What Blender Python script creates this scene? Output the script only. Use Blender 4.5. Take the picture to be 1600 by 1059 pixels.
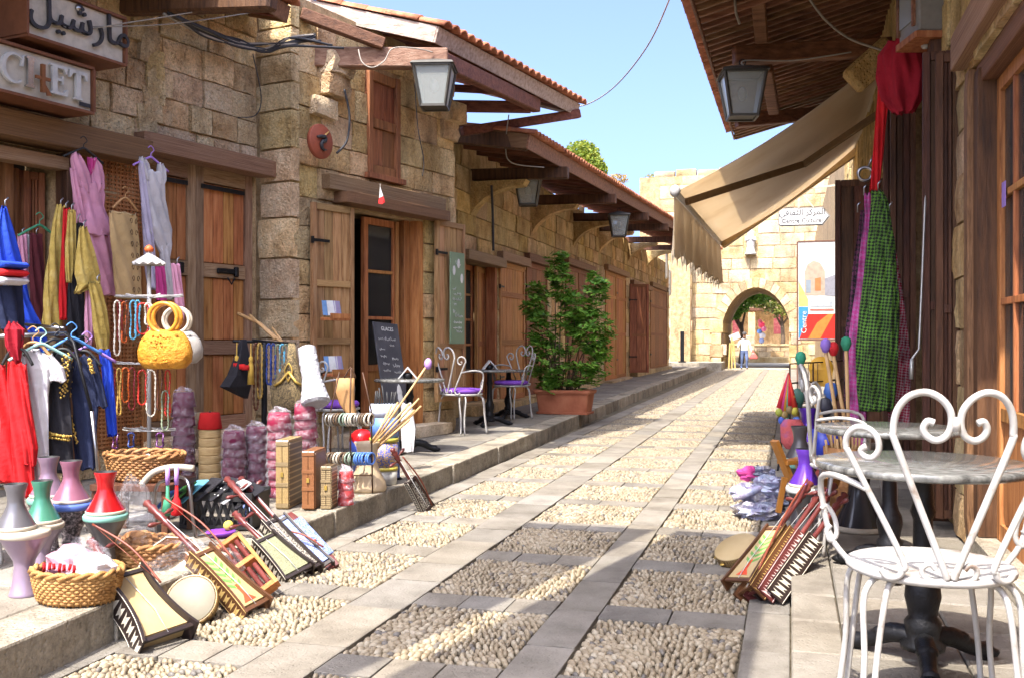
import bpy, math, random
from math import sin, cos, pi, radians as R
from mathutils import Vector as V, Matrix, noise
for _o in list(bpy.data.objects): bpy.data.objects.remove(_o)
rnd = random.Random(11)
S = bpy.context.scene; C = S.collection
# ------------------------------------------------------------------ camera, sky, sun, exposure
F = 1555.0; TH = math.atan2(435, 1555); ST, CT = sin(TH), cos(TH); EYE = 1.3
cam = bpy.data.objects.new('camera', bpy.data.cameras.new('camera')); C.objects.link(cam)
cam.location = (0, 0, EYE); cam.rotation_euler = (R(90), 0, TH)
cam.data.sensor_width = 36; cam.data.lens = 36 * F / 1600; cam.data.clip_end = 500; cam.data.clip_start = .05
S.camera = cam
W = bpy.data.worlds.new('World'); S.world = W; W.use_nodes = True
LIGHT = V((.16, .58, -1.0)).normalized()                # direction the sunlight travels
nt = W.node_tree; nt.nodes.clear()
sky = nt.nodes.new('ShaderNodeTexSky'); sky.sky_type = 'NISHITA'; sky.sun_disc = False
sky.sun_elevation = math.asin(-LIGHT.z); sky.sun_rotation = R(195); sky.altitude = 0
sky.air_density = .40; sky.dust_density = 5.0; sky.ozone_density = 6.0
bg = nt.nodes.new('ShaderNodeBackground'); bg.inputs[1].default_value = .15
wo = nt.nodes.new('ShaderNodeOutputWorld')
nt.links.new(sky.outputs[0], bg.inputs[0]); nt.links.new(bg.outputs[0], wo.inputs[0])
sun = bpy.data.objects.new('sun', bpy.data.lights.new('sun', 'SUN')); C.objects.link(sun)
sun.data.energy = 2.0; sun.data.angle = R(.5); sun.data.color = (1, .93, .82)
sun.rotation_euler = LIGHT.to_track_quat('-Z', 'Y').to_euler(); sun.location = (0, 0, 20)
S.view_settings.view_transform = 'Standard'; S.view_settings.look = 'None'
S.view_settings.exposure = 2.35; S.view_settings.gamma = 1; S.view_settings.use_curve_mapping = False
S.cycles.max_bounces = 7; S.cycles.diffuse_bounces = 4; S.cycles.transparent_max_bounces = 12
S.cycles.use_denoising = True

# ------------------------------------------------------------------ from a pixel of the photograph to a place in the street
def ray(u, v):
    a = (u - 800) / F
    return V((-ST + a * CT, CT + a * ST, (529.5 - v) / F))
def at(u, v, d): return V((0, 0, EYE)) + ray(u, v) * d
def onz(u, v, z): return at(u, v, (z - EYE) / ray(u, v).z)
def onx(u, v, x): return at(u, v, x / ray(u, v).x)
def ony(u, v, y): return at(u, v, y / ray(u, v).y)
class Frame:
    "a facade: local x along it, local y into the building, z up"
    def __init__(s, ox, oy, rz):
        s.o = V((ox, oy, 0)); s.rz = rz; s.M = Matrix.Translation(s.o) @ Matrix.Rotation(rz, 4, 'Z'); s.I = s.M.inverted()
    def pix(s, u, v, y=0.0):
        a = s.I @ V((0, 0, EYE)); b = s.I.to_3x3() @ ray(u, v); t = (y - a.y) / b.y; p = a + b * t
        return p.x, p.z
    def w(s, x, y, z): return s.M @ V((x, y, z))

# ------------------------------------------------------------------ mesh building
class MB:
    def __init__(s): s.v = []; s.f = []; s.m = []; s.sm = []
    def add(s, vs, fs, mi=0, smooth=False, M=None):
        b = len(s.v)
        s.v += [tuple(M @ V(p)) if M is not None else tuple(p) for p in vs]
        for f in fs:
            s.f.append([i + b for i in f]); s.m.append(mi); s.sm.append(smooth)
        return s
    def box(s, c, d, M=None, mi=0, b=0.0):
        cx, cy, cz = c; x, y, z = d[0] / 2, d[1] / 2, d[2] / 2
        if b:
            vs, fs = CHAM(x, y, z, min(b, .45 * min(d)))
        else:
            vs = [(i * x, j * y, k * z) for i in (-1, 1) for j in (-1, 1) for k in (-1, 1)]
            fs = [(0, 1, 3, 2), (4, 6, 7, 5), (0, 4, 5, 1), (2, 3, 7, 6), (0, 2, 6, 4), (1, 5, 7, 3)]
        return s.add([(p[0] + cx, p[1] + cy, p[2] + cz) for p in vs], fs, mi, False, M)
    def bar(s, p, q, w, h=None, mi=0, b=0.0, up=V((0, 0, 1))):
        p, q = V(p), V(q); d = q - p; L = d.length; x = d / L
        y = up.cross(x)
        if y.length < 1e-4: y = V((0, 1, 0)).cross(x)
        y.normalize(); z = x.cross(y)
        M = Matrix(((x.x, y.x, z.x, (p.x + q.x) / 2), (x.y, y.y, z.y, (p.y + q.y) / 2), (x.z, y.z, z.z, (p.z + q.z) / 2), (0, 0, 0, 1)))
        return s.box((0, 0, 0), (L, w, h or w), M, mi, b)
    def rings(s, rs, mi=0, smooth=True, cap=True, closed=True, M=None):
        n = len(rs[0]); vs = [p for r in rs for p in r]; fs = []
        for i in range(len(rs) - 1):
            for j in range(n if closed else n - 1):
                k = (j + 1) % n
                fs.append((i * n + j, i * n + k, (i + 1) * n + k, (i + 1) * n + j))
        if cap and closed:
            fs.append(tuple(range(n))[::-1]); fs.append(tuple(range((len(rs) - 1) * n, len(rs) * n)))
        return s.add(vs, fs, mi, smooth, M)
    def tube(s, pts, r, n=7, mi=0, loop=False, M=None, twist=0):
        pts = [V(p) for p in pts]; N = len(pts); rs = []
        t = (pts[1] - pts[0]).normalized()
        a = t.orthogonal().normalized()
        for i, p in enumerate(pts):
            if loop: d = pts[(i + 1) % N] - pts[i - 1]
            else: d = pts[min(i + 1, N - 1)] - pts[max(i - 1, 0)]
            if d.length < 1e-9: d = t
            d.normalize(); a = (a - d * a.dot(d))
            if a.length < 1e-6: a = d.orthogonal()
            a.normalize(); b = d.cross(a)
            ri = r[i] if isinstance(r, (list, tuple)) else r
            rs.append([p + (a * cos(2 * pi * j / n) + b * sin(2 * pi * j / n)) * ri for j in range(n)])
        if loop: rs.append(rs[0])
        return s.rings(rs, mi, True, not loop, True, M)
    def lathe(s, prof, n=20, mi=0, M=None, cap=True, smooth=True):
        return s.rings([[(r * cos(2 * pi * j / n), r * sin(2 * pi * j / n), z) for j in range(n)] for r, z in prof], mi, smooth, cap, True, M)
    def ell(s, c, r, n=10, m=6, mi=0, M=None):
        prof = [(max(sin(pi * i / m), 1e-3), -cos(pi * i / m)) for i in range(m + 1)]
        T = Matrix.Translation(V(c)) @ Matrix.Diagonal((r[0], r[1], r[2], 1))
        return s.lathe(prof, n, mi, (M @ T) if M is not None else T)
    def prism(s, poly, y0, y1, mi=0, M=None):
        "polygon in x,z extruded from y0 to y1"
        n = len(poly); vs = [(x, y0, z) for x, z in poly] + [(x, y1, z) for x, z in poly]
        fs = [tuple(range(n)), tuple(range(n, 2 * n))[::-1]] + [(i, i + n, (i + 1) % n + n, (i + 1) % n) for i in range(n)]
        return s.add(vs, fs, mi, False, M)
    def mesh(s, name, mats):
        me = bpy.data.meshes.new(name); me.from_pydata(s.v, [], s.f)
        for m in (mats if isinstance(mats, (list, tuple)) else [mats]): me.materials.append(m)
        me.polygons.foreach_set('material_index', s.m); me.polygons.foreach_set('use_smooth', s.sm)
        me.update(); return me
    def build(s, name, mats, parent=None, loc=None, rz=0):
        return put(name, s.mesh(name, mats), parent, loc, rz)
def CHAM(x, y, z, b):
    vs = []; idx = {}
    for i in (-1, 1):
        for j in (-1, 1):
            for k in (-1, 1):
                for a in range(3):
                    p = [i * x, j * y, k * z]; e = (x, y, z)
                    for t in range(3):
                        if t != a: p[t] = (i, j, k)[t] * (e[t] - b)
                    idx[(i, j, k, a)] = len(vs); vs.append(tuple(p))
    fs = []
    sg = (-1, 1)
    for a in range(3):
        o = [t for t in range(3) if t != a]
        for sgn in sg:
            q = []
            for (m, n_) in ((-1, -1), (1, -1), (1, 1), (-1, 1)):
                c = [0, 0, 0]; c[a] = sgn; c[o[0]] = m; c[o[1]] = n_; q.append(idx[(c[0], c[1], c[2], a)])
            fl = sgn > 0
            if a == 1: fl = not fl
            fs.append(tuple(q) if fl else tuple(q[::-1]))
        # edges along axis a
        for m in sg:
            for n_ in sg:
                q = []
                for (sgn, ax) in ((-1, o[0]), (1, o[0]), (1, o[1]), (-1, o[1])):
                    c = [0, 0, 0]; c[a] = sgn; c[o[0]] = m; c[o[1]] = n_; q.append(idx[(c[0], c[1], c[2], ax)])
                fl = (m * n_ > 0)
                if a == 1: fl = not fl
                fs.append(tuple(q) if not fl else tuple(q[::-1]))
    for i in sg:
        for j in sg:
            for k in sg:
                q = [idx[(i, j, k, a)] for a in range(3)]
                fs.append(tuple(q) if i * j * k > 0 else tuple(q[::-1]))
    return vs, fs

PM = {}                                                   # world matrix of each parent
def put(name, me, parent=None, loc=None, rz=0, rot=None, scale=None):
    o = bpy.data.objects.new(name, me); C.objects.link(o)
    if parent is not None: o.parent = parent
    if loc is not None: o.location = loc
    if rot is not None: o.rotation_euler = rot
    elif rz: o.rotation_euler = (0, 0, rz)
    if scale is not None: o.scale = scale
    return o
def wput(mb, name, mats, parent):
    "a mesh given in street coordinates, made a part of parent"
    o = mb.build(name, mats, parent); o.matrix_parent_inverse = PM[parent.name].inverted(); return o
def tag(o, label, cat, group=None):
    o['label'] = label; o['category'] = cat
    if group: o['group'] = group
    return o
def thing(name, label, cat, loc=(0, 0, 0), rz=0, group=None, rot=None, M=None):
    o = bpy.data.objects.new(name, None); C.objects.link(o); o.empty_display_size = .1
    if M is None:
        o.location = loc; o.rotation_euler = rot if rot else (0, 0, rz)
        M = Matrix.Translation(V(loc)) @ (o.rotation_euler.to_matrix().to_4x4())
    else:
        o.matrix_world = M
    PM[o.name] = M
    return tag(o, label, cat, group)
def struct(o): o['kind'] = 'structure'; return o
def stuff(o): o['kind'] = 'stuff'; return o
def kids(o): return [c for c in bpy.data.objects if c.parent == o]
def dup(root, loc, rz=0, label=None, rot=None, group=None):
    r = root.copy(); C.objects.link(r); r.location = loc; r.rotation_euler = rot if rot else (0, 0, rz)
    if label: r['label'] = label
    if group: r['group'] = group
    PM[r.name] = Matrix.Translation(V(loc)) @ r.rotation_euler.to_matrix().to_4x4()
    for ch in root.children:
        c = ch.copy(); C.objects.link(c); c.parent = r
        for g in ch.children:
            d = g.copy(); C.objects.link(d); d.parent = c
    return r
def axes(o, x, y, z):
    x, y, z = V(x), V(y), V(z)
    return Matrix(((x.x, y.x, z.x, o[0]), (x.y, y.y, z.y, o[1]), (x.z, y.z, z.z, o[2]), (0, 0, 0, 1)))
def lean(p, q, face):
    "a frame at p whose z runs to q and whose -y looks as far as it can towards face"
    z = (V(q) - V(p)).normalized(); f = V(face); y = -(f - z * f.dot(z)).normalized(); x = y.cross(z)
    return axes(p, x, y, z)

# ------------------------------------------------------------------ materials
def mat(name, cols, scale=6., st=(1, 1, 1), rough=.75, metal=0., bump=.0, bs=None, coord='Object', rv=.12, detail=6., spec=.35, coat=0., pits=0., band=None, hv=0., sat=0.):
    m = bpy.data.materials.new(name); m.use_nodes = True; n = m.node_tree.nodes; l = m.node_tree.links
    p = n['Principled BSDF']; p.inputs['Roughness'].default_value = rough; p.inputs['Metallic'].default_value = metal
    p.inputs['Specular IOR Level'].default_value = spec; p.inputs['Coat Weight'].default_value = coat
    if coord == 'Position':
        co = n.new('ShaderNodeNewGeometry').outputs['Position']
    else:
        co = n.new('ShaderNodeTexCoord').outputs['Object']
    oi = n.new('ShaderNodeObjectInfo')
    mp = n.new('ShaderNodeMapping'); mp.inputs['Scale'].default_value = st; l.new(co, mp.inputs['Vector'])
    nz = n.new('ShaderNodeTexNoise'); nz.noise_dimensions = '4D'; nz.inputs['Scale'].default_value = scale; nz.inputs['Detail'].default_value = detail
    nz.inputs['Roughness'].default_value = .62
    mw = n.new('ShaderNodeMath'); mw.operation = 'MULTIPLY'; mw.inputs[1].default_value = 37.; l.new(oi.outputs['Random'], mw.inputs[0])
    l.new(mw.outputs[0], nz.inputs['W']); l.new(mp.outputs[0], nz.inputs['Vector'])
    rp = n.new('ShaderNodeValToRGB'); e = rp.color_ramp.elements
    k = len(cols)
    while len(e) < k: e.new(.5)
    for i, c in enumerate(cols):
        e[i].position = .3 + .4 * i / max(k - 1, 1) if k > 1 else 0; e[i].color = (*c, 1)
    if k == 1: e[1].color = (*cols[0], 1)
    l.new(nz.outputs['Fac'], rp.inputs['Fac'])
    hs = n.new('ShaderNodeHueSaturation'); mr = n.new('ShaderNodeMapRange')
    mr.inputs['To Min'].default_value = 1 - rv; mr.inputs['To Max'].default_value = 1 + rv
    l.new(oi.outputs['Random'], mr.inputs['Value']); l.new(mr.outputs[0], hs.inputs['Value']); l.new(rp.outputs[0], hs.inputs['Color'])
    if hv or sat:
        wn = n.new('ShaderNodeTexWhiteNoise'); wn.noise_dimensions = '1D'; l.new(oi.outputs['Random'], wn.inputs['W'])
        m2 = n.new('ShaderNodeMapRange'); m2.inputs['To Min'].default_value = .5 - hv; m2.inputs['To Max'].default_value = .5 + hv
        l.new(wn.outputs['Value'], m2.inputs['Value']); l.new(m2.outputs[0], hs.inputs['Hue'])
        m3 = n.new('ShaderNodeMapRange'); m3.inputs['To Min'].default_value = 1 - sat; m3.inputs['To Max'].default_value = 1 + sat * .5
        l.new(wn.outputs['Color'], m3.inputs['Value']); l.new(m3.outputs[0], hs.inputs['Saturation'])
    colr = hs.outputs[0]
    if bump >= .8 and coord == 'Position':
        def mul(c0, fac, lo, hi, f0, f1):
            r_ = n.new('ShaderNodeMapRange'); r_.inputs['From Min'].default_value = f0; r_.inputs['From Max'].default_value = f1; r_.inputs['To Min'].default_value = lo; r_.inputs['To Max'].default_value = hi; l.new(fac, r_.inputs['Value'])
            x_ = n.new('ShaderNodeVectorMath'); x_.operation = 'SCALE'; l.new(c0, x_.inputs[0]); l.new(r_.outputs[0], x_.inputs['Scale']); return x_.outputs[0]
        g1 = n.new('ShaderNodeTexNoise'); g1.inputs['Scale'].default_value = 42; g1.inputs['Detail'].default_value = 6; g1.inputs['Roughness'].default_value = .75; l.new(co, g1.inputs['Vector'])
        colr = mul(colr, g1.outputs['Fac'], .74, 1.16, .36, .6)
        sm = n.new('ShaderNodeMapping'); sm.inputs['Scale'].default_value = (1.6, 1.6, .5); l.new(co, sm.inputs['Vector'])
        g2 = n.new('ShaderNodeTexNoise'); g2.inputs['Scale'].default_value = 1.5; g2.inputs['Detail'].default_value = 7; g2.inputs['Roughness'].default_value = .68; l.new(sm.outputs[0], g2.inputs['Vector'])
        colr = mul(colr, g2.outputs['Fac'], .70, 1.08, .36, .52)
    l.new(colr, p.inputs['Base Color'])
    if bump or pits:
        bn = n.new('ShaderNodeTexNoise'); bn.inputs['Scale'].default_value = bs or scale * 3; bn.inputs['Detail'].default_value = 8; bn.inputs['Roughness'].default_value = .65
        l.new(mp.outputs[0], bn.inputs['Vector']); h = bn.outputs['Fac']
        if pits:
            vo = n.new('ShaderNodeTexVoronoi'); vo.inputs['Scale'].default_value = pits; l.new(mp.outputs[0], vo.inputs['Vector'])
            pr = n.new('ShaderNodeMapRange'); pr.inputs['From Max'].default_value = .35; l.new(vo.outputs['Distance'], pr.inputs['Value'])
            ad = n.new('ShaderNodeMath'); ad.operation = 'MULTIPLY'; l.new(pr.outputs[0], ad.inputs[0]); l.new(h, ad.inputs[1]); h = ad.outputs[0]
        b = n.new('ShaderNodeBump'); b.inputs['Strength'].default_value = min(bump, 1.); b.inputs['Distance'].default_value = .02 * max(1, bump)
        l.new(h, b.inputs['Height']); l.new(b.outputs[0], p.inputs['Normal'])
    return m
def N(m, t): return m.node_tree.nodes.new(t)
def flat(name, c, rough=.5, metal=0., coat=0., bump=0., rv=0.05, scale=14.):
    d = .78
    return mat(name, [tuple(x * d for x in c), c, tuple(min(1, x * 1.12) for x in c)], scale, rough=rough, metal=metal, coat=coat, bump=bump, rv=rv)
def film(name, c=(1, 1, 1), a=.3, rough=.12, bump=.6):
    m = bpy.data.materials.new(name); m.use_nodes = True; n = m.node_tree.nodes; l = m.node_tree.links; n.clear()
    o = n.new('ShaderNodeOutputMaterial'); t = n.new('ShaderNodeBsdfTransparent'); p = n.new('ShaderNodeBsdfPrincipled'); x = n.new('ShaderNodeMixShader')
    p.inputs['Base Color'].default_value = (*c, 1); p.inputs['Roughness'].default_value = rough
    nz = n.new('ShaderNodeTexNoise'); nz.inputs['Scale'].default_value = 22; nz.inputs['Detail'].default_value = 5; nz.inputs['Distortion'].default_value = 1.5
    tc = n.new('ShaderNodeTexCoord'); l.new(tc.outputs['Object'], nz.inputs['Vector'])
    b = n.new('ShaderNodeBump'); b.inputs['Strength'].default_value = bump; b.inputs['Distance'].default_value = .02; l.new(nz.outputs['Fac'], b.inputs['Height']); l.new(b.outputs[0], p.inputs['Normal'])
    mr = n.new('ShaderNodeMapRange'); mr.inputs['From Min'].default_value = .42; mr.inputs['From Max'].default_value = .7; mr.inputs['To Min'].default_value = a * .35; mr.inputs['To Max'].default_value = min(1, a * 2)
    l.new(nz.outputs['Fac'], mr.inputs['Value']); l.new(mr.outputs[0], x.inputs[0]); l.new(t.outputs[0], x.inputs[1]); l.new(p.outputs[0], x.inputs[2]); l.new(x.outputs[0], o.inputs['Surface'])
    return m
stone = mat('sandstone', [(.34, .22, .10), (.56, .39, .205), (.66, .50, .29), (.72, .59, .385)], 5., rough=.9, bump=2.4, bs=26, coord='Position', rv=.2, pits=34, hv=.012, sat=.2)
stone_dk = mat('weathered_sandstone', [(.26, .155, .06), (.50, .325, .14), (.60, .425, .205), (.68, .51, .28)], 5., (1, 1, .75), rough=.92, bump=2.4, bs=28, coord='Position', rv=.2, pits=32, hv=.012, sat=.2)
stone_lt = mat('pale_sandstone', [(.27, .175, .075), (.39, .28, .145), (.46, .35, .20), (.51, .41, .265)], 1.6, rough=.9, bump=1., bs=14, coord='Position', rv=.2, pits=9, hv=.01, sat=.25)
mortar = mat('mortar', [(.25, .16, .075), (.38, .265, .14), (.48, .36, .21)], 7., rough=.95, bump=1., coord='Position', rv=.02)
slabm = mat('paving_stone', [(.12, .103, .08), (.19, .168, .134), (.235, .213, .176)], 4., rough=.8, bump=.5, bs=30, coord='Position', rv=.16, pits=45, sat=.3)
kerbm = mat('kerb_stone', [(.13, .108, .078), (.26, .225, .17), (.335, .30, .24)], 5., rough=.85, bump=.8, bs=26, coord='Position', rv=.16, pits=40)
dirt = mat('bedding_sand', [(.06, .047, .028), (.115, .093, .06), (.17, .14, .095)], 9., rough=.95, bump=.8, coord='Position', rv=.02)
def wood(name, a, b, c, st=(9, 9, .9), coord='Position', rv=.22, rough=.62, bump=.5):
    return mat(name, [a, b, c], 3., st, rough=rough, bump=bump, bs=9, coord=coord, rv=rv, detail=7, hv=.012)
w_or = wood('warm_wood', (.17, .056, .015), (.41, .165, .052), (.52, .25, .095))
w_red = wood('red_brown_wood', (.09, .03, .013), (.24, .088, .037), (.33, .14, .064))
w_pale = wood('sun_bleached_wood', (.17, .08, .03), (.38, .21, .09), (.49, .31, .155))
w_grey = wood('weathered_grey_wood', (.10, .052, .03), (.24, .142, .085), (.35, .24, .16))
w_dark = wood('dark_wood', (.03, .012, .007), (.085, .034, .016), (.14, .06, .03))
w_h = wood('red_beam_wood', (.06, .02, .011), (.155, .056, .03), (.235, .095, .055), (1.2, 9, 9), 'Object')
w_hg = wood('grey_beam_wood', (.12, .056, .03), (.28, .16, .09), (.38, .26, .17), (1.2, 9, 9), 'Object')
w_hw = wood('brown_beam_wood', (.08, .034, .016), (.20, .095, .046), (.29, .15, .08), (1.2, 9, 9), 'Object')
tilem = mat('terracotta_tile', [(.20, .065, .034), (.40, .15, .075), (.50, .23, .13)], 8., rough=.85, bump=.5, rv=.25, coord='Position')
terra = mat('planter_terracotta', [(.27, .085, .042), (.37, .125, .063), (.43, .17, .09)], 4., rough=.8, bump=.2, rv=.03)
iron = flat('black_iron', (.018, .018, .02), .45, .6, bump=.3)
steel = flat('grey_steel', (.35, .35, .36), .3, 1.)
wht = mat('white_paint', [(.14, .085, .055), (.32, .305, .285), (.37, .36, .345), (.385, .378, .365), (.395, .39, .375)], 9., rough=.38, rv=.02, bump=.1, bs=60)
cabm = flat('black_cable', (.03, .03, .034), .6)
cabg = flat('grey_cable', (.28, .25, .21), .6)
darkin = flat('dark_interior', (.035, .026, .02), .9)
def glassm(name, c, a, rough=.05):
    m = bpy.data.materials.new(name); m.use_nodes = True; n = m.node_tree.nodes; l = m.node_tree.links; n.clear()
    o = n.new('ShaderNodeOutputMaterial'); t = n.new('ShaderNodeBsdfTransparent'); p = n.new('ShaderNodeBsdfPrincipled'); x = n.new('ShaderNodeMixShader')
    fr = n.new('ShaderNodeFresnel'); mx = n.new('ShaderNodeMath'); mx.operation = 'ADD'; mx.inputs[1].default_value = a; mx.use_clamp = True
    l.new(fr.outputs[0], mx.inputs[0]); l.new(mx.outputs[0], x.inputs[0])
    p.inputs['Base Color'].default_value = (*c, 1); p.inputs['Roughness'].default_value = rough
    l.new(t.outputs[0], x.inputs[1]); l.new(p.outputs[0], x.inputs[2]); l.new(x.outputs[0], o.inputs['Surface']); return m
pane = glassm('window_glass', (.10, .10, .10), .10)
milk = glassm('dusty_lamp_glass', (.40, .43, .41), .38, .25)

HZ = {}
for _m, _a, _b, _c in (('w_or', (.17, .056, .015), (.41, .165, .052), (.52, .25, .095)), ('w_red', (.075, .022, .010), (.20, .066, .028), (.28, .11, .05)), ('w_pale', (.17, .08, .03), (.38, .21, .09), (.49, .31, .155))):
    HZ[globals()[_m].name] = wood(globals()[_m].name + '_rail', _a, _b, _c, (1.0, 7, 9), 'Object')
HZ[w_grey.name] = w_hg; HZ[w_hw.name] = w_hw
hz = lambda m: HZ.get(m.name, m)
# ------------------------------------------------------------------ shared unit meshes
_u = {}
def unit(m, b=.06):
    k = ('u', m.name, b)
    if k not in _u: _u[k] = MB().box((0, 0, 0), (1, 1, 1), None, 0, b).mesh('board', m)
    return _u[k]
def board(name, m, parent, c, s, rot=None, b=.04): return put(name, unit(m, b), parent, c, 0, rot, s)
def rough_block(seed, m):
    k = ('b', seed, m.name)
    if k in _u: return _u[k]
    r = random.Random(seed); n = 4; mb = MB(); g = []
    for j in range(n):
        for i in range(n):
            x = -.5 + i / (n - 1); z = -.5 + j / (n - 1); edge = (i in (0, n - 1)) + (j in (0, n - 1))
            y = .16 + r.uniform(-.09, .09) if not edge else .22 + .06 * (edge - 1) + r.uniform(-.05, .05)
            g.append((x + (r.uniform(-.05, .05) if not edge else (-1 if x > 0 else 1) * r.uniform(.0, .02)), y, z + (r.uniform(-.05, .05) if not edge else (-1 if z > 0 else 1) * r.uniform(0, .03))))
    fs = [(j * n + i, j * n + i + 1, (j + 1) * n + i + 1, (j + 1) * n + i) for j in range(n - 1) for i in range(n - 1)]
    mb.add(g, fs, 0, True)
    rim = [i for i in range(n)] + [j * n + n - 1 for j in range(1, n)] + [(n - 1) * n + i for i in range(n - 2, -1, -1)] + [j * n for j in range(n - 2, 0, -1)]
    k2 = len(rim); mb.add([g[i] for i in rim] + [(g[i][0], 1, g[i][2]) for i in rim], [(i, i + k2, (i + 1) % k2 + k2, (i + 1) % k2) for i in range(k2)], 0, False)
    _u[k] = mb.mesh('stone', m); return _u[k]
def text_mesh(s, size, depth, m, align='LEFT', shear=0, space=1.0):
    c = bpy.data.curves.new('lettering', 'FONT'); c.body = s; c.size = size; c.extrude = depth; c.align_x = align; c.shear = shear; c.resolution_u = 2; c.space_character = space
    o = bpy.data.objects.new('lettering', c); C.objects.link(o); bpy.context.view_layer.update()
    me = bpy.data.meshes.new_from_object(o.evaluated_get(bpy.context.evaluated_depsgraph_get())); bpy.data.objects.remove(o)
    me.materials.clear(); me.materials.append(m); return me
UPR = (R(90), 0, 0)                                       # text standing up, read from -y

# ------------------------------------------------------------------ masonry and joinery
def cut(iv, a, b):
    out = []
    for (p, q) in iv:
        if b <= p or a >= q: out.append((p, q)); continue
        if a > p: out.append((p, a))
        if b < q: out.append((b, q))
    return out
def wall_cells(parent, x0, x1, z0, z1, ops, thick, m, name='wall', y=0.0):
    xs = sorted({x0, x1} | {min(max(a, x0), x1) for o in ops for a in o[:2]}); zs = sorted({z0, z1} | {min(max(a, z0), z1) for o in ops for a in o[2:4]})
    mb = MB()
    for i in range(len(xs) - 1):
        for j in range(len(zs) - 1):
            cx, cz = (xs[i] + xs[i + 1]) / 2, (zs[j] + zs[j + 1]) / 2
            if any(o[0] < cx < o[1] and o[2] < cz < o[3] for o in ops): continue
            mb.box((cx, y + thick / 2, cz), (xs[i + 1] - xs[i], thick, zs[j + 1] - zs[j]))
    return mb.build(name, m, parent)
def stones(parent, x0, x1, z0, z1, ops, m, course=(.24, .32), lens=(.3, .62), proud=.05, rg=rnd, limit=300, skip=None, gap=.006):
    z = z0; k = 0; rest = MB()
    while z < z1 - .05:
        h = min(rg.uniform(*course), z1 - z)
        if z1 - z - h < .08: h = z1 - z
        iv = [(x0, x1)]
        for o in ops:
            if o[2] < z + h * .75 and o[3] > z + h * .25: iv = cut(iv, o[0], o[1])
        for (a, b) in iv:
            x = a
            while x < b - .02:
                w = min(rg.uniform(*lens), b - x)
                if b - x - w < .12: w = b - x
                cx, cz = x + w / 2, z + h / 2
                if not (skip and skip(cx, cz)):
                    pr = proud + rg.uniform(-.012, .022)
                    if k < limit:
                        put('stone', rough_block(rg.randrange(7), m), parent, (cx, -pr, cz), 0, (0, rg.uniform(-.012, .012), 0), (w - gap, .12, h - gap)); k += 1
                    else:
                        rest.box((cx, .03, cz), (w - gap, .06 + 2 * pr, h - gap), None, 0, .012)
                x += w
        z += h
    if rest.v: stuff(rest.build('stone', m, parent))
def shutter(parent, c, w, h, m, name='shutter', rot=None, n=4, rails=(.0, .42, 1.0), frame=.07, hinge=True, yd=.035, studs=True):
    "a ledged plank leaf: local x across, z up, seen from -y, c = bottom centre"
    o = MB().box((0, .012, h / 2), (w - .02, .012, h - .02)).build(name, m, parent, c)
    if rot: o.rotation_euler = rot
    iw = w - 2 * frame
    for i in range(n):
        board('plank', m, o, (-iw / 2 + iw * (i + .5) / n, -.004, h / 2), (iw / n - .008, .024, h - .03))
    for sx in (-1, 1): board('stile', m, o, (sx * (w / 2 - frame / 2), -.012, h / 2), (frame - .004, .045, h), b=.02)
    for r in rails:
        board('rail', hz(m), o, (0, -.0155, frame * .6 + (h - frame * 1.2) * r), (iw - .004, .036, frame * 1.15))
    if hinge:
        for r in (.18, .82): MB().box((-w / 2 + .12, -.037, h * r), (.22, .006, .03)).box((-w / 2 - .005, -.03, h * r), (.025, .025, .07)).build('hinge', iron, o)
    return o
def glazed(parent, c, w, h, m, rows=3, cols=1, panel=.3, rot=None, name='door', st=.075):
    o = MB().box((-(w - st) / 2, 0, h / 2), (st, .05, h), None, 0, .004).box(((w - st) / 2, 0, h / 2), (st, .05, h), None, 0, .004).box((0, 0, st / 2 + .01), (w - 2 * st, .045, st + .02)).box((0, 0, h - st / 2), (w - 2 * st, .045, st)).build(name, m, parent, c)
    if rot: o.rotation_euler = rot
    pz = h * panel; iw = w - 2 * st
    if panel:
        board('panel', m, o, (0, .004, (st + .02 + pz) / 2 + .01), (iw - .01, .028, pz - st - .02), b=.1); board('rail', m, o, (0, 0, pz + .035), (iw - .004, .044, .07))
        z0 = pz + .07
    else: z0 = st + .02
    z1 = h - st; dz = (z1 - z0) / rows; dx = iw / cols
    for i in range(rows):
        for j in range(cols):
            put('pane', unit(pane, .01), o, (-iw / 2 + dx * (j + .5), .004, z0 + dz * (i + .5)), 0, None, (dx - .004, .006, dz - .004))
        if i: board('muntin', m, o, (0, -.002, z0 + dz * i), (iw - .004, .036, .035))
    for j in range(1, cols): board('muntin', m, o, (-iw / 2 + dx * j, -.004, (z0 + z1) / 2), (.035, .03, z1 - z0 - .006))
    return o
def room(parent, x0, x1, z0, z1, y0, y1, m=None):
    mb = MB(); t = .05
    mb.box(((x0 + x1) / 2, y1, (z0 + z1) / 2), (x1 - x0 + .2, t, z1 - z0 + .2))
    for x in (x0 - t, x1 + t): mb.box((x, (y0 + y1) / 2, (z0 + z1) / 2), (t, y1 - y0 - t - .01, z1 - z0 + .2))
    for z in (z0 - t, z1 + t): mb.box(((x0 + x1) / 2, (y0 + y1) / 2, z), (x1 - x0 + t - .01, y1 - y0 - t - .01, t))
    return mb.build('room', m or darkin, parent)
_t = {}
def tile_mesh(m):
    if 't' not in _t:
        mb = MB(); n = 7; rs = []
        for y, r in ((0, .085), (.42, .07)):
            rs.append([(-r * cos(pi * i / (n - 1)), y, r * .8 * sin(pi * i / (n - 1))) for i in range(n)] + [(r * .82 * cos(pi * i / (n - 1)), y, r * .62 * sin(pi * i / (n - 1)) - .004) for i in range(n)])
        mb.rings(rs, 0, True, True); _t['t'] = mb.mesh('roof_tile', m)
    return _t['t']
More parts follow.
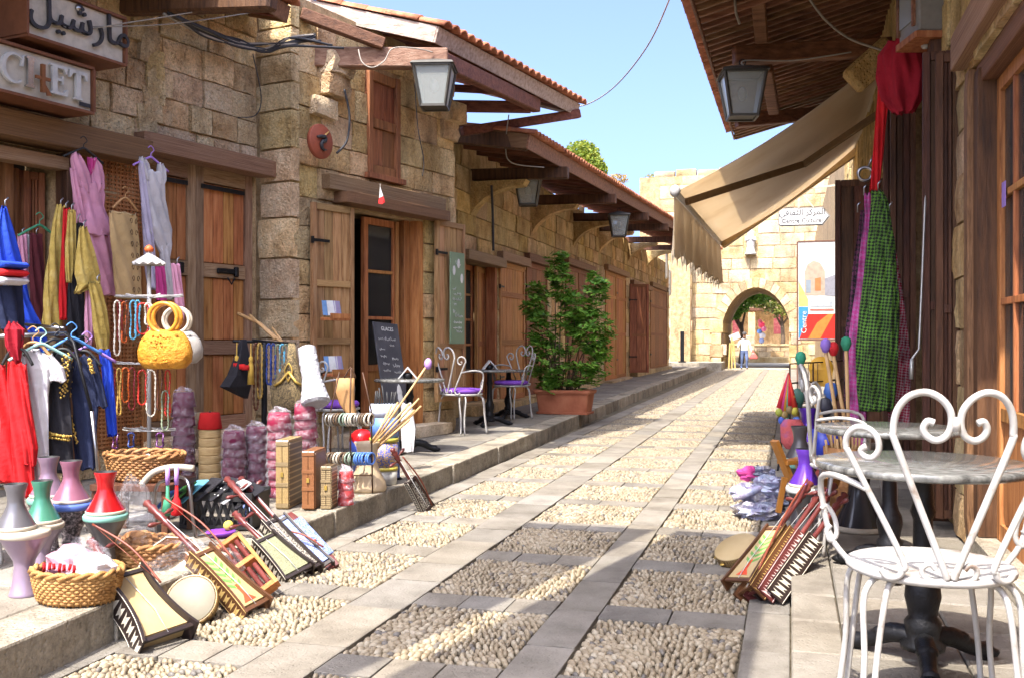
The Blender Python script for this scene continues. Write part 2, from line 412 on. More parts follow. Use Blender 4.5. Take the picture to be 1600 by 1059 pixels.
def roof(parent, e0, e1, inward, run, rise, rafters=.32, name='roof', boards=True, rows=2, fascia=(.16, w_hw), rm=w_h, purl=True, bm=w_dark, th=.05, hang=.1, rake=True):
    "sloped eave: e0-e1 = lower edge in street coordinates, inward = horizontal direction up the slope"
    e0, e1 = V(e0), V(e1); inw = V((inward[0], inward[1], 0)).normalized(); up = inw * run + V((0, 0, rise)); L = (e1 - e0).length; ax = (e1 - e0) / L
    sl = up.length; us = up / sl; nrm = ax.cross(us)
    if nrm.z < 0: nrm = -nrm
    mb = MB(); T = axes((0, 0, 0), ax, us, nrm); T0 = Matrix.Translation(e0) @ T
    mb.box((L / 2, sl / 2, th), (L, sl, .03), T0)
    rf = wput(mb, name, bm, parent)
    def part(mb2, nm, m):
        return mb2.build(nm, m, rf)
    if boards:
        nb = int(sl / .17)
        for i in range(nb): part(MB().box((L / 2, (i + .5) * sl / nb, th - .0245 + (i % 2) * .002), (L - .01, sl / nb - .008, .018), T0), 'roof_board', bm)
    n = max(2, int(L / rafters))
    for i in range(n + 1):
        x = .05 + (L - .1) * i / n
        part(MB().box((x, sl / 2, th - .085), (.05, sl - .02, .1), T0, 0, .006), 'rafter', rm)
    if fascia:
        f = part(MB().box((L / 2, -.012, -.03), (L + .04, .024, fascia[0]), T0, 0, .004), 'fascia', fascia[1])
        if rake:
            for x in (-.012, L + .012): part(MB().box((x, sl / 2, -.03), (.024, sl, fascia[0]), T0, 0, .004), 'bargeboard', fascia[1])
    nt_ = int(L / .175)
    e = Matrix.Rotation(0, 4, 'X')
    cnt = 0; rest = MB(); tm = tile_mesh(tilem)
    for r in range(int(sl / .34) + 1):
        for i in range(nt_ + 1):
            x = .03 + (L - .06) * i / nt_; y = -hang + r * .34
            if y > sl - .3: continue
            M = T0 @ Matrix.Translation((x, y, th + .02 + rnd.uniform(0, .008))) @ Matrix.Rotation(rnd.uniform(-.03, .03), 4, 'Z')
            if r < rows and cnt < 290:
                o = put('roof_tile', tm, rf); o.matrix_basis = M; cnt += 1
            else:
                s_ = .42
                rest.add([(-.08, 0, 0), (-.04, 0, .055), (.04, 0, .055), (.08, 0, 0), (-.07, s_, 0), (-.035, s_, .045), (.035, s_, .045), (.07, s_, 0)], [(0, 1, 5, 4), (1, 2, 6, 5), (2, 3, 7, 6), (0, 3, 2, 1)], 0, True, M)
    if rest.v: stuff(part(rest, 'roof_tile', tilem))
    return rf
# ================================================================== THE SETTING
import numpy as np
struct(MB().box((0, 60, -.13), (300, 320, .1)).build('ground', dirt))
road = struct(MB().box((-1.5, 22, -.046), (3.6, 46, .05)).build('road', dirt))
COLS = [(-2.71, -2.10), (-1.80, -1.09), (-.87, -.20)]; Y0, PIT, PL = 3.78, 1.045, .80
def slab(parent, x0, x1, y0, y1, z, m, th=.06, name='paving_slab', ind=True, rest=None):
    c = ((x0 + x1) / 2, (y0 + y1) / 2, z - th / 2 + rnd.uniform(-.003, .003)); s = (x1 - x0 - .007, y1 - y0 - .007, th)
    if ind: return board(name, m, parent, c, s, (rnd.uniform(-.004, .004), rnd.uniform(-.004, .004), 0), .02)
    rest.box(c, s, None, 0, .004)
k = 0; rest = MB(); jobs = []
for (a, b) in ((-2.93, -2.71), (-2.10, -1.80), (-1.09, -.87), (-.20, .0)):
    y = 2.3
    while y < 44.6:
        L = rnd.uniform(.38, .66); jobs.append((a, b, y, min(y + L, 44.7))); y += L
for i in range(-2, 39):
    y = Y0 + PIT * i + PL
    for (a, b) in COLS:
        n = rnd.choice((2, 2, 3)); xs = [a] + sorted(a + (b - a) * (j + rnd.uniform(-.12, .12)) / n for j in range(1, n)) + [b]
        for p, q in zip(xs, xs[1:]): jobs.append((p, q, y, y + PIT - PL))
jobs.sort(key=lambda j: j[2])
for j in jobs:
    slab(road, *j, 0., slabm, ind=k < 300, rest=rest); k += 1
stuff(rest.build('paving_slab', slabm, road))
# pebbles set on edge in panels
pebm = bpy.data.materials.new('pebble_stone'); pebm.use_nodes = True
def _peb():
    n = pebm.node_tree.nodes; l = pebm.node_tree.links; p = n['Principled BSDF']; p.inputs['Roughness'].default_value = .62
    g = n.new('ShaderNodeNewGeometry'); oi = n.new('ShaderNodeObjectInfo'); a = n.new('ShaderNodeMath'); a.operation = 'ADD'
    l.new(g.outputs['Random Per Island'], a.inputs[0]); l.new(oi.outputs['Random'], a.inputs[1]); f = n.new('ShaderNodeMath'); f.operation = 'FRACT'; l.new(a.outputs[0], f.inputs[0])
    r = n.new('ShaderNodeValToRGB'); e = r.color_ramp.elements; cs = [(0, (.10, .09, .08)), (.06, (.14, .12, .095)), (.12, (.19, .147, .092)), (.4, (.235, .188, .12)), (.75, (.27, .222, .15)), (1, (.31, .268, .195))]
    while len(e) < len(cs): e.new(.5)
    for x, (q, c) in zip(e, cs): x.position = q; x.color = (*c, 1)
    l.new(f.outputs[0], r.inputs[0]); l.new(r.outputs[0], p.inputs['Base Color'])
    nz = n.new('ShaderNodeTexNoise'); nz.inputs['Scale'].default_value = 120; b = n.new('ShaderNodeBump'); b.inputs['Strength'].default_value = .15; l.new(g.outputs['Position'], nz.inputs['Vector']); l.new(nz.outputs[0], b.inputs['Height']); l.new(b.outputs[0], p.inputs['Normal'])
_peb()
def half(n1):
    vs = [(0, 0, 1.)]
    for z, r in ((.62, .72), (.0, 1.0), (-.5, .9))[:3 if n1 > 6 else 2]:
        vs += [(r * cos(2 * pi * j / n1), r * sin(2 * pi * j / n1), z) for j in range(n1)]
    fs = [(0, 1 + j, 1 + (j + 1) % n1) for j in range(n1)]
    for k in range((len(vs) - 1) // n1 - 1):
        for j in range(n1):
            a, b = 1 + k * n1 + j, 1 + k * n1 + (j + 1) % n1; fs += [(a, a + n1, b + n1), (a, b + n1, b)]
    return np.array(vs), np.array(fs)
hi, lo = half(8), half(6)
pm_ = bpy.data.meshes.new('pebble'); pm_.from_pydata(hi[0].tolist(), [], hi[1].tolist()); pm_.materials.append(pebm); pm_.shade_smooth()
rs = np.random.RandomState(3); npeb = 0; bulk = {0: [], 1: []}
for i in range(-2, 39):
    ya = Y0 + PIT * i; far = ya > 17; sp = .046 if far else .0295
    for ci, (xa, xb) in enumerate(COLS):
        ny = int(PL / (sp * 1.12)); nx = int((xb - xa) / sp)
        ph = rs.uniform(0, 6.28)
        for r_ in range(ny):
            for c_ in range(nx):
                x = xa + .012 + (c_ + .5 + .25 * (r_ % 2) + rs.uniform(-.25, .25)) * (xb - xa - .024) / nx
                y = ya + .012 + (r_ + .5 + rs.uniform(-.25, .25)) * (PL - .024) / ny
                an = .9 * sin(x * 7 + ph) + .5 * cos(y * 6 + ph) + rs.uniform(-.35, .35)
                s = sp * rs.uniform(.82, 1.12); par = (x, y, -.012 + rs.uniform(-.003, .006), s * .43, s * .72, s * rs.uniform(.46, .62), an)
                if i == 0 and ci == 2 and npeb < 300 and ya > 3:
                    put('pebble', pm_, road, par[:3], par[6], None, par[3:6]); npeb += 1
                else: bulk[1 if far else 0].append(par)
for key, (bv, bf) in ((0, hi), (1, lo)):
    P = np.array(bulk[key]); n = len(P); c, s = np.cos(P[:, 6]), np.sin(P[:, 6])
    lx = bv[None, :, 0] * P[:, 3, None]; ly = bv[None, :, 1] * P[:, 4, None]; lz = bv[None, :, 2] * P[:, 5, None]
    vs = np.stack([P[:, 0, None] + lx * c[:, None] - ly * s[:, None], P[:, 1, None] + lx * s[:, None] + ly * c[:, None], P[:, 2, None] + lz], -1).reshape(-1, 3)
    fs = (bf[None] + (np.arange(n) * len(bv))[:, None, None]).reshape(-1, 3)
    me = bpy.data.meshes.new('pebble'); me.vertices.add(len(vs)); me.vertices.foreach_set('co', vs.ravel())
    me.loops.add(fs.size); me.loops.foreach_set('vertex_index', fs.ravel().astype(np.int32)); me.polygons.add(len(fs))
    me.polygons.foreach_set('loop_start', np.arange(0, fs.size, 3, dtype=np.int32)); me.update(calc_edges=True); me.materials.append(pebm); me.shade_smooth()
    stuff(put('pebble', me, road))
# left pavement with its kerb
KP = [(-2.75, 1.2), (-2.77, 3.0), (-2.81, 3.6), (-2.88, 5.8), (-2.93, 8.9), (-3.0, 12.5), (-3.14, 20), (-3.36, 42)]
def kx(y):
    for (a, p), (b, q) in zip(KP, KP[1:]):
        if p <= y <= q: return a + (b - a) * (y - p) / (q - p)
    return KP[-1][0]
SW = .17
poly = [(x - .02, y) for x, y in KP] + [(-8.5, 42), (-8.5, 1.2)]
lp = MB(); n = len(poly); lp.add([(x, y, -.05) for x, y in poly] + [(x, y, SW - .03) for x, y in poly], [tuple(range(n, 2 * n)), tuple(range(n))[::-1]] + [(i, (i + 1) % n, (i + 1) % n + n, i + n) for i in range(n)])
pav = struct(lp.build('pavement', dirt)); k = 0
def block4(pts, z0, z1, m, parent, name):
    mb = MB(); b = .012; c = V((sum(p[0] for p in pts) / 4, sum(p[1] for p in pts) / 4, 0))
    ins = [V((p[0], p[1], 0)) + (c - V((p[0], p[1], 0))).normalized() * b for p in pts]
    mb.rings([[(p[0], p[1], z0) for p in pts], [(p[0], p[1], z1 - b * .7) for p in pts], [(p.x, p.y, z1) for p in ins]], 0, False); return mb.build(name, m, parent)
y = 1.25
while y < 41.8:
    L = min(rnd.uniform(.55, 1.05), 42 - y); a, b = kx(y), kx(y + L); j = rnd.uniform(-.012, .012); w = .27
    block4([(a - w, y + .004), (a + j, y + .004), (b + j, y + L - .004), (b - w, y + L - .004)], -.06, SW + rnd.uniform(-.006, .006), kerbm, pav, 'kerb_stone'); y += L
y = 1.25
while y < 41.5:
    L = rnd.uniform(.5, .8); x = kx(y + L / 2) - .28
    xe = -4.4 if y > 12.6 else -6.6
    first = True
    while x > xe - .3:
        w = rnd.uniform(.45, .75)
        if first: pts = [(x - w, y + .004), (kx(y) - .278, y + .004), (kx(y + L) - .278, y + L - .004), (x - w, y + L - .004)]
        else: pts = [(x - w, y + .004), (x - .006, y + .004), (x - .006, y + L - .004), (x - w, y + L - .004)]
        first = False
        if k < 290: block4(pts, .04, SW + rnd.uniform(-.004, .004), slabm, pav, 'paving_slab'); k += 1
        x -= w
    y += L
block4([(-5.2, 42.02), (-2.75, 42.02), (-2.75, 44.4), (-5.2, 44.4)], -.05, .32, kerbm, pav, 'landing_step')
# right pavement
rp = struct(MB().box((.52, 22, .01), (1.03, 44, .15)).build('pavement', dirt)); RZ = .12
y = .6; k = 0
while y < 40:
    L = rnd.uniform(.42, .62)
    for (a, b) in ((-.0, .20), (.20, .62), (.62, 1.02)):
        block4([(a + .004, y), (b - .003, y), (b - .003, y + L - .007), (a + .004, y + L - .007)], .0 if a < .1 else .05, RZ + rnd.uniform(-.003, .003), slabm, rp, 'paving_slab'); k += 1
    y += L

# ================================================================== BUILDINGS ON THE LEFT
rA, rB = R(90 - 11.7), R(90 - 13.9)
FA = Frame(-5.07, 8.76, rA); FB = Frame(-4.744, 8.84, rB); FC = Frame(-4.65, 12.0, R(90))
# --- shop building with the goods outside (x runs away from the camera, 0 at the pillar)
A = thing('shop_building', 'golden stone shop building with a wide grey brown double door beside the stacked goods', 'building', (-5.07, 8.76, 0), rA); PMA = PM[A.name]
dl, dr = FA.pix(222, 300)[0], FA.pix(398, 300)[0]            # the double door
ol, orr = FA.pix(-30, 300)[0] - .9, FA.pix(92, 300)[0]       # the open shop
ops = [(dl, dr, .42, 2.94), (ol, orr, .17, 2.75)]
wall_cells(A, -8, 0, 0, 6.2, ops, .4, mortar)
stones(A, -3.9, -.02, .17, 5.7, ops + [(-3.9, orr, 2.2, 3.0)], stone, (.22, .31), (.2, .48), limit=290, rg=random.Random(4))
board('lintel', w_hg, A, ((dl + dr) / 2, -.07, 2.97), (dr - dl + .25, .2, .16)); board('threshold', stone, A, ((dl + dr) / 2, -.05, .32), (dr - dl + .1, .3, .24), b=.06)
mid = (dl + dr) / 2 - .05
for s_, (a, b) in enumerate(((dl, mid), (mid, dr))):
    w = b - a; o = MB().box((0, .03, 1.23), (w, .03, 2.46)).build('door', w_or, A, ((a + b) / 2, .07, .44))
    for sx in (-1, 1): board('stile', w_grey, o, (sx * (w / 2 - .05), -.012, 1.23), (.098, .06, 2.44), b=.03)
    for r in (.07, .78, 1.5, 2.39): board('rail', w_hg, o, (0, -.014, r), (w - .2, .055, .13 if r < 2 else .15), b=.03)
    for z0, z1 in ((.14, .71), (.85, 1.43), (1.57, 2.31)):
        for i in range(4): board('plank', w_or, o, (-(w - .2) / 2 + (w - .2) * (i + .5) / 4, -.003, (z0 + z1) / 2), ((w - .2) / 4 - .008, .034, z1 - z0 - .01))
    MB().box((.0, -.055, 1.5), (.24, .03, .05), None, 0, .01).box((.13, -.06, 1.5), (.05, .04, .1), None, 0, .01).tube([(.0, -.07, 1.44), (.05, -.075, 1.38), (.1, -.07, 1.44)], .008).build('bolt', iron, o)
    MB().box((-w * .05, -.055, 2.27), (w * .75, .012, .04)).build('hinge', iron, o)
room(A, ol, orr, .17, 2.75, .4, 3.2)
for x, nm in ((orr + .05, 'door_post'), (FA.pix(22, 300)[0], 'door_post')): board(nm, w_dark if x > orr else w_red, A, (x, -.04 if x > orr else .12, 1.5), (.12 if x > orr else .07, .14, 2.5))
for u, a in ((48, .5), (72, -.2)):
    x = FA.pix(u, 300)[0]; shutter(A, (x, .16, .2), .17, 2.4, w_red, 'door', (0, 0, a), 3, (.0, .5, 1.), .05, False)
board('lintel', w_hw, A, (ol / 2 + dl / 2 - .1, -.12, 2.86), (dl - ol, .26, .2)); board('lintel', w_hg, A, (ol / 2 + orr / 2, -.05, 2.66), (orr - ol, .14, .10))
# woven screen between shop and door
sx0, sx1 = orr + .12, dl - .03
scr = MB().box(((sx0 + sx1) / 2, -.03, 1.6), (sx1 - sx0, .02, 2.4)).build('woven_screen', w_or, A)
lat = MB()
for i in range(18): lat.box((sx0 + (sx1 - sx0) * (i + .5) / 18, -.046, 1.6), ((sx1 - sx0) / 36, .012, 2.4))
for i in range(70): lat.box(((sx0 + sx1) / 2, -.051, .42 + i * 2.37 / 70), (sx1 - sx0, .012, .016))
lat.build('lattice', w_or, scr)
for x in (sx0, sx1): board('screen_post', w_or, scr, (x, -.05, 1.6), (.05, .05, 2.44))
# return face towards the camera, up to the cafe corner
ret = Frame(-5.09, 8.78, R(0) - R(12))
for z in range(0): pass
# rough relieving arch and a springer in the shop wall
for i in range(6):
    t = i / 5; x = FA.pix(215 + 8 * t + (18 * sin(pi * t)), 60 + 130 * t)[0]; z = FA.pix(215, 40 + 150 * t)[1]
    put('arch_stone', rough_block(i, stone), A, (x, -.10, z), 0, (0, .15 - .25 * t, 0), (.2, .16, .31))
# roof over the shop, its bracket beam and end
e0 = at(20, -60, 6.6); e0 = V((-4.45, 3.4, 4.28)); e1 = V((-4.62, 8.55, 4.42))
roof(A, e0, e1, (-1, .1), 1.6, .42, .4, rows=1)
b0 = FA.w(FA.pix(190, 8)[0], .1, 0); zz = FA.pix(190, 8)[1]
wput(MB().bar((b0.x, b0.y, zz), at(428, 2, 7.75), .13, .15, 0, .02), 'roof_bracket', w_dark, A)

# --- cafe building: pillar corner, doorway, upper window, high roof
B = thing('cafe_building', 'tall stone cafe building with open glazed doorway and plank shutters', 'building', (-4.744, 8.84, 0), rB)
LB = 2.95; px = FB.pix
d0, d1 = px(531, 400)[0], px(660, 400)[0]; zt = px(600, 336)[1]
w0, w1 = px(570, 200)[0], px(619, 200)[0]; wz0, wz1 = px(594, 276)[1], px(594, 118)[1]
ops = [(d0, d1, .3, zt), (w0, w1, wz0, wz1)]
wall_cells(B, 0, LB, 0, 4.7, ops, .5, mortar)
stones(B, .0, LB, .17, 4.6, ops, stone_dk, (.25, .34), (.28, .55), limit=230, rg=random.Random(8))
# return face (towards -y) and its stones: the sunlit pillar
Rt = Frame(-4.744, 8.84, R(-13)); dR = Rt.M; inv = PM[B.name].inverted() @ dR
mb = MB().box((-.3, .29, 2.35), (.6, .5, 4.7), inv); mb.build('pillar', mortar, B)
rg = random.Random(5); z = .17
while z < 4.6:
    h = rg.uniform(.26, .42); w = rg.uniform(.40, .5)
    o = put('stone', rough_block(rg.randrange(7), stone), B); o.matrix_basis = inv @ Matrix.Translation((-w / 2 + .05, -.07, z + h / 2)) @ Matrix.Diagonal((w, .16, h - .012, 1)); z += h
z = 3.2
for i, (u, v, s) in enumerate(((512, 105, .30), (520, 128, .36), (514, 158, .26))):
    x, zz = px(u - 8 * i, v + 6 * i); put('corbel', rough_block(i + 2, stone), B, (x, -.30 + .05 * i, zz), 0, (0, .05, 0), (.34, .34, s * .75))
for i, (u, v) in enumerate(((700, 178), (698, 205))):
    x, zz = px(u, v); put('corbel', rough_block(i + 4, stone_dk), B, (x, -.26 + .1 * i, zz), 0, None, (.34, .36, .24))
# doorway
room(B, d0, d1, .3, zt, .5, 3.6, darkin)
board('threshold', stone_lt, B, ((d0 + d1) / 2 + .1, -.05, .24), (d1 - d0 + .5, .34, .14), b=.06)
xl, zl = px(492, 296); xr, zr = px(667, 330)
board('lintel', w_hg, B, ((d0 + d1) / 2 - .02, -.05, zt + .22), (d1 - d0 + .62, .2, .16)); board('lintel', w_hw, B, ((d0 + d1) / 2 + .06, -.10, zt + .08), (d1 - d0 + .42, .26, .12))
for x in (d1 - .04, d1 - .16): board('door_post', w_or, B, (x, .02 + (d1 - x) * .9, .3 + (zt - .3) / 2), (.11, .12, zt - .3))
m0 = px(586, 400)[0]
glazed(B, ((m0 + d1 - .28) / 2 - .03, .16, .31), d1 - .30 - m0, zt - .34, w_or, 3, 1, .27, None)
glazed(B, (d1 - .27, .34, .31), .5, zt - .34, w_or, 4, 1, .2, (0, 0, R(70)))
# lace cloth and a picture inside
MB().box((d0 + .34, .75, .95), (.8, .5, .02)).build('shop_counter', w_dark, B)
lc = flat('lace_cloth', (.62, .58, .52), .9)
zig = [(d0, 1.06), (d0 + .62, 1.06)] + [(d0 + .62 - .62 * i / 12, .98 - (.0 if i % 2 == 0 else .12) - .08 * (i % 4 == 1)) for i in range(13)]
MB().prism(zig, .46, .47).build('lace_cloth', lc, B)
# shutters
def leaf(fr, bld, u0, u1, vt, vb, m, n=4, yaw=0, y=-.07, rails=(0, .42, 1), **kw):
    x0, x1 = fr.pix(u0, 400)[0], fr.pix(u1, 400)[0]; zt_, zb_ = fr.pix((u0 + u1) / 2, vt)[1], fr.pix((u0 + u1) / 2, vb)[1]
    return shutter(bld, ((x0 + x1) / 2, y, zb_), x1 - x0, zt_ - zb_, m, 'shutter', (0, 0, yaw), n, rails, **kw)
sl = leaf(FB, B, 476, 536, 322, 640, w_pale, 4, R(-4), -.1, (0, .33, .62, 1), frame=.055)
sr = leaf(FB, B, 668, 716, 348, 625, w_hw if 0 else w_pale, 4, R(3), -.09, (0, .3, 1), frame=.055)
# upper window shutter
uw = MB().box(((w0 + w1) / 2, .03, (wz0 + wz1) / 2), (w1 - w0, .03, wz1 - wz0)).build('window_shutter', w_red, B); W_ = w1 - w0; H_ = wz1 - wz0
for sx in (w0 + .035, w1 - .035): board('stile', w_red, uw, (sx, -.02, (wz0 + wz1) / 2), (.07, .09, H_ + .02))
for z_ in (wz0 + .05, wz0 + H_ * .5, wz1 - .05): board('rail', w_red, uw, ((w0 + w1) / 2, -.018, z_), (W_ - .146, .07, .1))
for a, b in ((wz0 + .1, wz0 + H_ * .5 - .05), (wz0 + H_ * .5 + .05, wz1 - .1)):
    for i in range(2): board('plank', w_red, uw, (w0 + .07 + (W_ - .14) * (i + .5) / 2, .0, (a + b) / 2), ((W_ - .15) / 2, .05, b - a - .01))
board('sill', w_red, uw, ((w0 + w1) / 2, -.045, wz0 - .03), (W_ + .12, .12, .06))
# high roof with its beams
E0, E1 = V((-3.52, 9.70, 4.47)), V((-2.86, 13.6, 4.52)); ax = (E1 - E0).normalized(); inw = (-ax.y, ax.x)
roof(B, E0, E1, inw, 1.75, .55, .42, rows=2, fascia=(.17, wood('pale_fascia_wood', (.20, .15, .11), (.38, .31, .25), (.50, .43, .36), (1.2, 9, 9), 'Object')))
def beam(bld, p, q, w=.13, h=.17, m=w_h, name='roof_bracket'): return wput(MB().bar(p, q, w, h, 0, .012), name, m, bld)
q = at(700, 93, 10.2); p = FB.w(px(488, 88)[0], .15, 0); p.z = q.z; beam(B, p, q, .15, .2, w_hg)
q = at(838, 166, 12.9); p = at(690, 95, 10.25); beam(B, p, q, .12, .17)
beam(B, at(905, 178, 13.8), at(722, 206, 12.9), .10, .12); beam(B, at(830, 168, 12.75), at(690, 166, 12.75), .11, .14)
beam(B, at(470, 22, 9.9), at(600, 70, 10.1), .1, .12); beam(B, at(846, 146, 12.9), at(705, 138, 12.9), .08, .09)
# --- long low row of shops
Cc = thing('shop_row', 'long low row of shuttered stone shops running back to the archway', 'building', (-4.65, 12, 0), R(90)); pc = FC.pix
LC = 27.6
gates = [(722, 775, 412, 628, 'open'), (776, 815, 412, 625, 'sh'), (818, 851, 413, 615, 'sh'), (880, 921, 420, 600, 'sh2'), (943, 975, 428, 592, 'sh2'), (984, 1013, 450, 578, 'open2'), (1014, 1040, 452, 574, 'sh')]
ops = []
for g in gates:
    a, b = pc(g[0], 500)[0], pc(g[1], 500)[0]; um = (g[0] + g[1]) / 2; ops.append((a, b, max(.22, pc(um, g[3])[1]), pc(um, g[2])[1]))
wall_cells(Cc, -.2, LC, 0, 4.25, ops, .5, mortar)
rgc = random.Random(21); zz = []
stones(Cc, .9, LC, .17, 4.2, ops, stone_dk, (.3, .46), (.45, 1.0), limit=290, rg=rgc, proud=.055)
for gi, (g, o) in enumerate(zip(gates, ops)):
    a, b, z0, z1 = o; w = b - a; k = g[4]
    board('lintel', w_hg if gi in (0, 1) else w_hw, Cc, ((a + b) / 2, -.06, z1 + .07), (w + .25, .2, .15)); board('threshold', stone_lt if gi > 3 else stone_dk, Cc, ((a + b) / 2, -.08, (z0 + .17) / 2), (w + .1, .36, z0 - .16), b=.05)
    if k.startswith('open'):
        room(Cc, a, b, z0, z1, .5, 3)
        board('door_post', w_or, Cc, (a + .06, .06, (z0 + z1) / 2), (.12, .16, z1 - z0)); board('door_post', w_or, Cc, (b - .06, .06, (z0 + z1) / 2), (.12, .16, z1 - z0))
        glazed(Cc, (a + w * .42, .2, z0 + .01), w * .42, z1 - z0 - .03, w_or, 4, 1, .2); shutter(Cc, (b - w * .22, .16, z0 + .01), w * .4, z1 - z0 - .03, w_or, 'door', (0, 0, .1), 3, hinge=False)
        if k == 'open2': shutter(Cc, (a - .28, -.32, z0), .6, z1 - z0, w_red, 'shutter', (0, 0, R(-60)), 3)
    else:
        n = 2 if k == 'sh2' else 1
        for i in range(n):
            shutter(Cc, (a + w * (i + .5) / n, -.03, z0 + .01), w / n - .01, z1 - z0 - .02, (w_red, w_or, w_hw)[gi % 3] if gi != 2 else w_red, 'shutter', None, 4, (0, .42, .78, 1), .08)
# brackets of stone and timber under the low roof
q0, q1 = V((-3.3, 12.55, 3.9)), V((-2.98, 26.3, 4.32)); q1 = q0 + (q1 - q0) * 1.98
roof(Cc, q0, q1, (-1, .02), 1.75, .3, .62, rows=2, fascia=(.19, w_hw), bm=w_dark)
for i, (u, v, uw_) in enumerate(((735, 270, 835), (830, 300, 905), (895, 322, 950), (935, 335, 985), (980, 345, 1010), (1010, 352, 1032))):
    x, z = pc(u, v + 14); e = q0 + (q1 - q0) * ((x + 12 - q0.y) / (q1.y - q0.y)); z = min(z, e.z - .28)
    beam(Cc, FC.w(x, .2, z + .1), V((e.x + .12, x + 12, e.z - .22)), .13, .17, w_dark)
    pr = [(0, z - .02)] + [(-.9, z - .02)] + [(-.85 + .85 * sin(pi / 2 * t / 6), z - .1 - (.6 * (1 - cos(pi / 2 * t / 6)))) for t in range(7)]
    M = Matrix.Translation((x, 0, 0)) @ Matrix.Rotation(R(90), 4, 'Z')
    mb = MB(); mb.prism([(p_[0], p_[1]) for p_ in pr], -.12, .12, 0, M); mb.build('bracket_stone', stone_dk, Cc)
beam(Cc, V((-4.7, 12.5, 4.05)), V((-3.3, 12.6, 3.86)), .1, .2, w_dark)

# --- gate wall closing the street
G = thing('gate_wall', 'sunlit pale stone wall with a pointed archway closing the street', 'gate wall', (0, 44.5, 0)); FG = Frame(0, 44.5, 0)
xa, xb = FG.pix(1127, 540)[0], FG.pix(1236, 540)[0]; zs = FG.pix(1180, 524)[1]; za = FG.pix(1180, 449)[1]; xm = (xa + xb) / 2; rw = (xb - xa) / 2
def arch(x):
    t = abs(x - xm) / rw
    return zs + (za - zs) * (max(0, 1 - t ** 2) ** .5 * .95 + .05 * (1 - t)) if t < 1 else 0
TOP = 8.5; DEP = 6.5
mb = MB(); mb.box(((-6.5 + xa) / 2, DEP / 2, TOP / 2), (xa + 6.5, DEP, TOP)); mb.box(((9 + xb) / 2, DEP / 2, TOP / 2), (9 - xb, DEP, TOP))
n = 28
for i in range(n):
    x0, x1 = xa + 2 * rw * i / n, xa + 2 * rw * (i + 1) / n; h0, h1 = arch(x0) or zs, arch(x1) or zs
    mb.prism([(x0, h0), (x1, h1), (x1, TOP), (x0, TOP)], 0, DEP)
mb.build('wall', mortar, G)
def inarch(x, z): return xa - .32 < x < xb + .32 and z < zs + (za - zs + .25) * max(0, 1 - (abs(x - xm) / (rw + .32)) ** 2) ** .5 + .18
niche = FG.pix(1173, 380)
stones(G, -5.6, 3.2, 0, TOP, [(niche[0] - .3, niche[0] + .3, niche[1] - .6, niche[1] + .75)], stone_lt, (.46, .62), (.6, 1.25), limit=230, rg=random.Random(2), proud=.05, skip=inarch, gap=.02)
nv = 19
for i in range(nv):
    t0, t1 = pi * i / nv, pi * (i + 1) / nv; w_ = []
    for r in (0, .42):
        for t in (t0 + .006, t1 - .006):
            x = xm - (rw + r) * cos(t); w_.append((x, zs + (arch(xm - rw * cos(t)) - zs if 0 < t < pi else 0) * (1 + r / rw * .8)) if r == 0 else (x, zs + ((za - zs) * (sin(t) * .95 + .05 * (1 - abs(cos(t)))) + r * sin(t) * 1.0)))
    MB().prism([w_[0], w_[1], w_[3], w_[2]], -.07, .3).build('voussoir', stone_lt, G)
for sx, x in ((-1, xa - .21), (1, xb + .21)):
    z = 0
    for h in (.5, .55, .5, .62): board('jamb_stone', stone_lt, G, (x, .1, z + h / 2), (.42 + (.15 if int(z * 2) % 2 else 0), .36, h - .02), b=.05); z += h
    # stones inside the passage
    for j in range(9):
        for i2, h in enumerate((.5, .55, .5, .5)): board('stone', stone_dk, G, ((xa + .03 if sx < 0 else xb - .03), .7 + j * .68, .25 + i2 * .52), (.1, .66, .5), b=.08)
# corner pier left of the gate
z = .32; rg = random.Random(3)
while z < 6.3:
    h = rg.uniform(.5, .75); put('pier_stone', rough_block(rg.randrange(7), stone_lt), G, (FG.pix(1062, 500)[0] + .1, -.75, z + h / 2), 0, None, (.95 + rg.uniform(-.05, .05), .85, h - .02)); z += h
MB().box((FG.pix(1062, 500)[0] + .1, -.33, 3.2), (.85, .66, 6.3)).build('pier', mortar, G)
MB().box((niche[0], .0, niche[1] + .08), (.6, .02, 1.35)).build('niche', stone_dk, G)
# stones along the parapet seen over the low roof
for i in range(9):
    put('coping_stone', rough_block(i % 7, stone_lt), G, (-5.4 + i * .95, -.1, TOP + .1), 0, None, (.9, .5, .3 + .12 * (i % 2)))
# ================================================================== THE BUILDING ON THE RIGHT
RB = thing('corner_building', 'stone building on the right with brown glazed doors and a wide boarded eave', 'building', (1, 20, 0), R(-90)); FR = Frame(1.0, 20, R(-90)); pr_ = FR.pix
g0, g1 = 20 - 6.15, 20 - 3.3                                # near doorway, local x
h0, h1 = 20 - 9.3, 20 - 7.1                                 # dark shop opening
ops = [(g0, g1, .2, 2.84), (h0, h1, .14, 3.3)]
wall_cells(RB, -24, 19.4, 0, 5.6, ops, .4, mortar)
stones(RB, 1.0, 18.2, .13, 5.0, ops, stone_dk, (.26, .36), (.3, .6), limit=290, rg=random.Random(14))
board('lintel', w_hg, RB, ((g0 + g1) / 2, -.03, 2.96), (g1 - g0 + .35, .14, .2)); board('lintel', w_hw, RB, ((g0 + g1) / 2, .06, 2.78), (g1 - g0, .12, .15))
board('door_post', w_hw, RB, (g0 + .06, .05, 1.5), (.12, .2, 2.6)); board('door_post', w_dark, RB, (g0 + .19, .05, 1.5), (.13, .14, 2.55))
board('threshold', kerbm, RB, ((g0 + g1) / 2, .06, .165), (g1 - g0 + .3, .2, .11), b=.06)
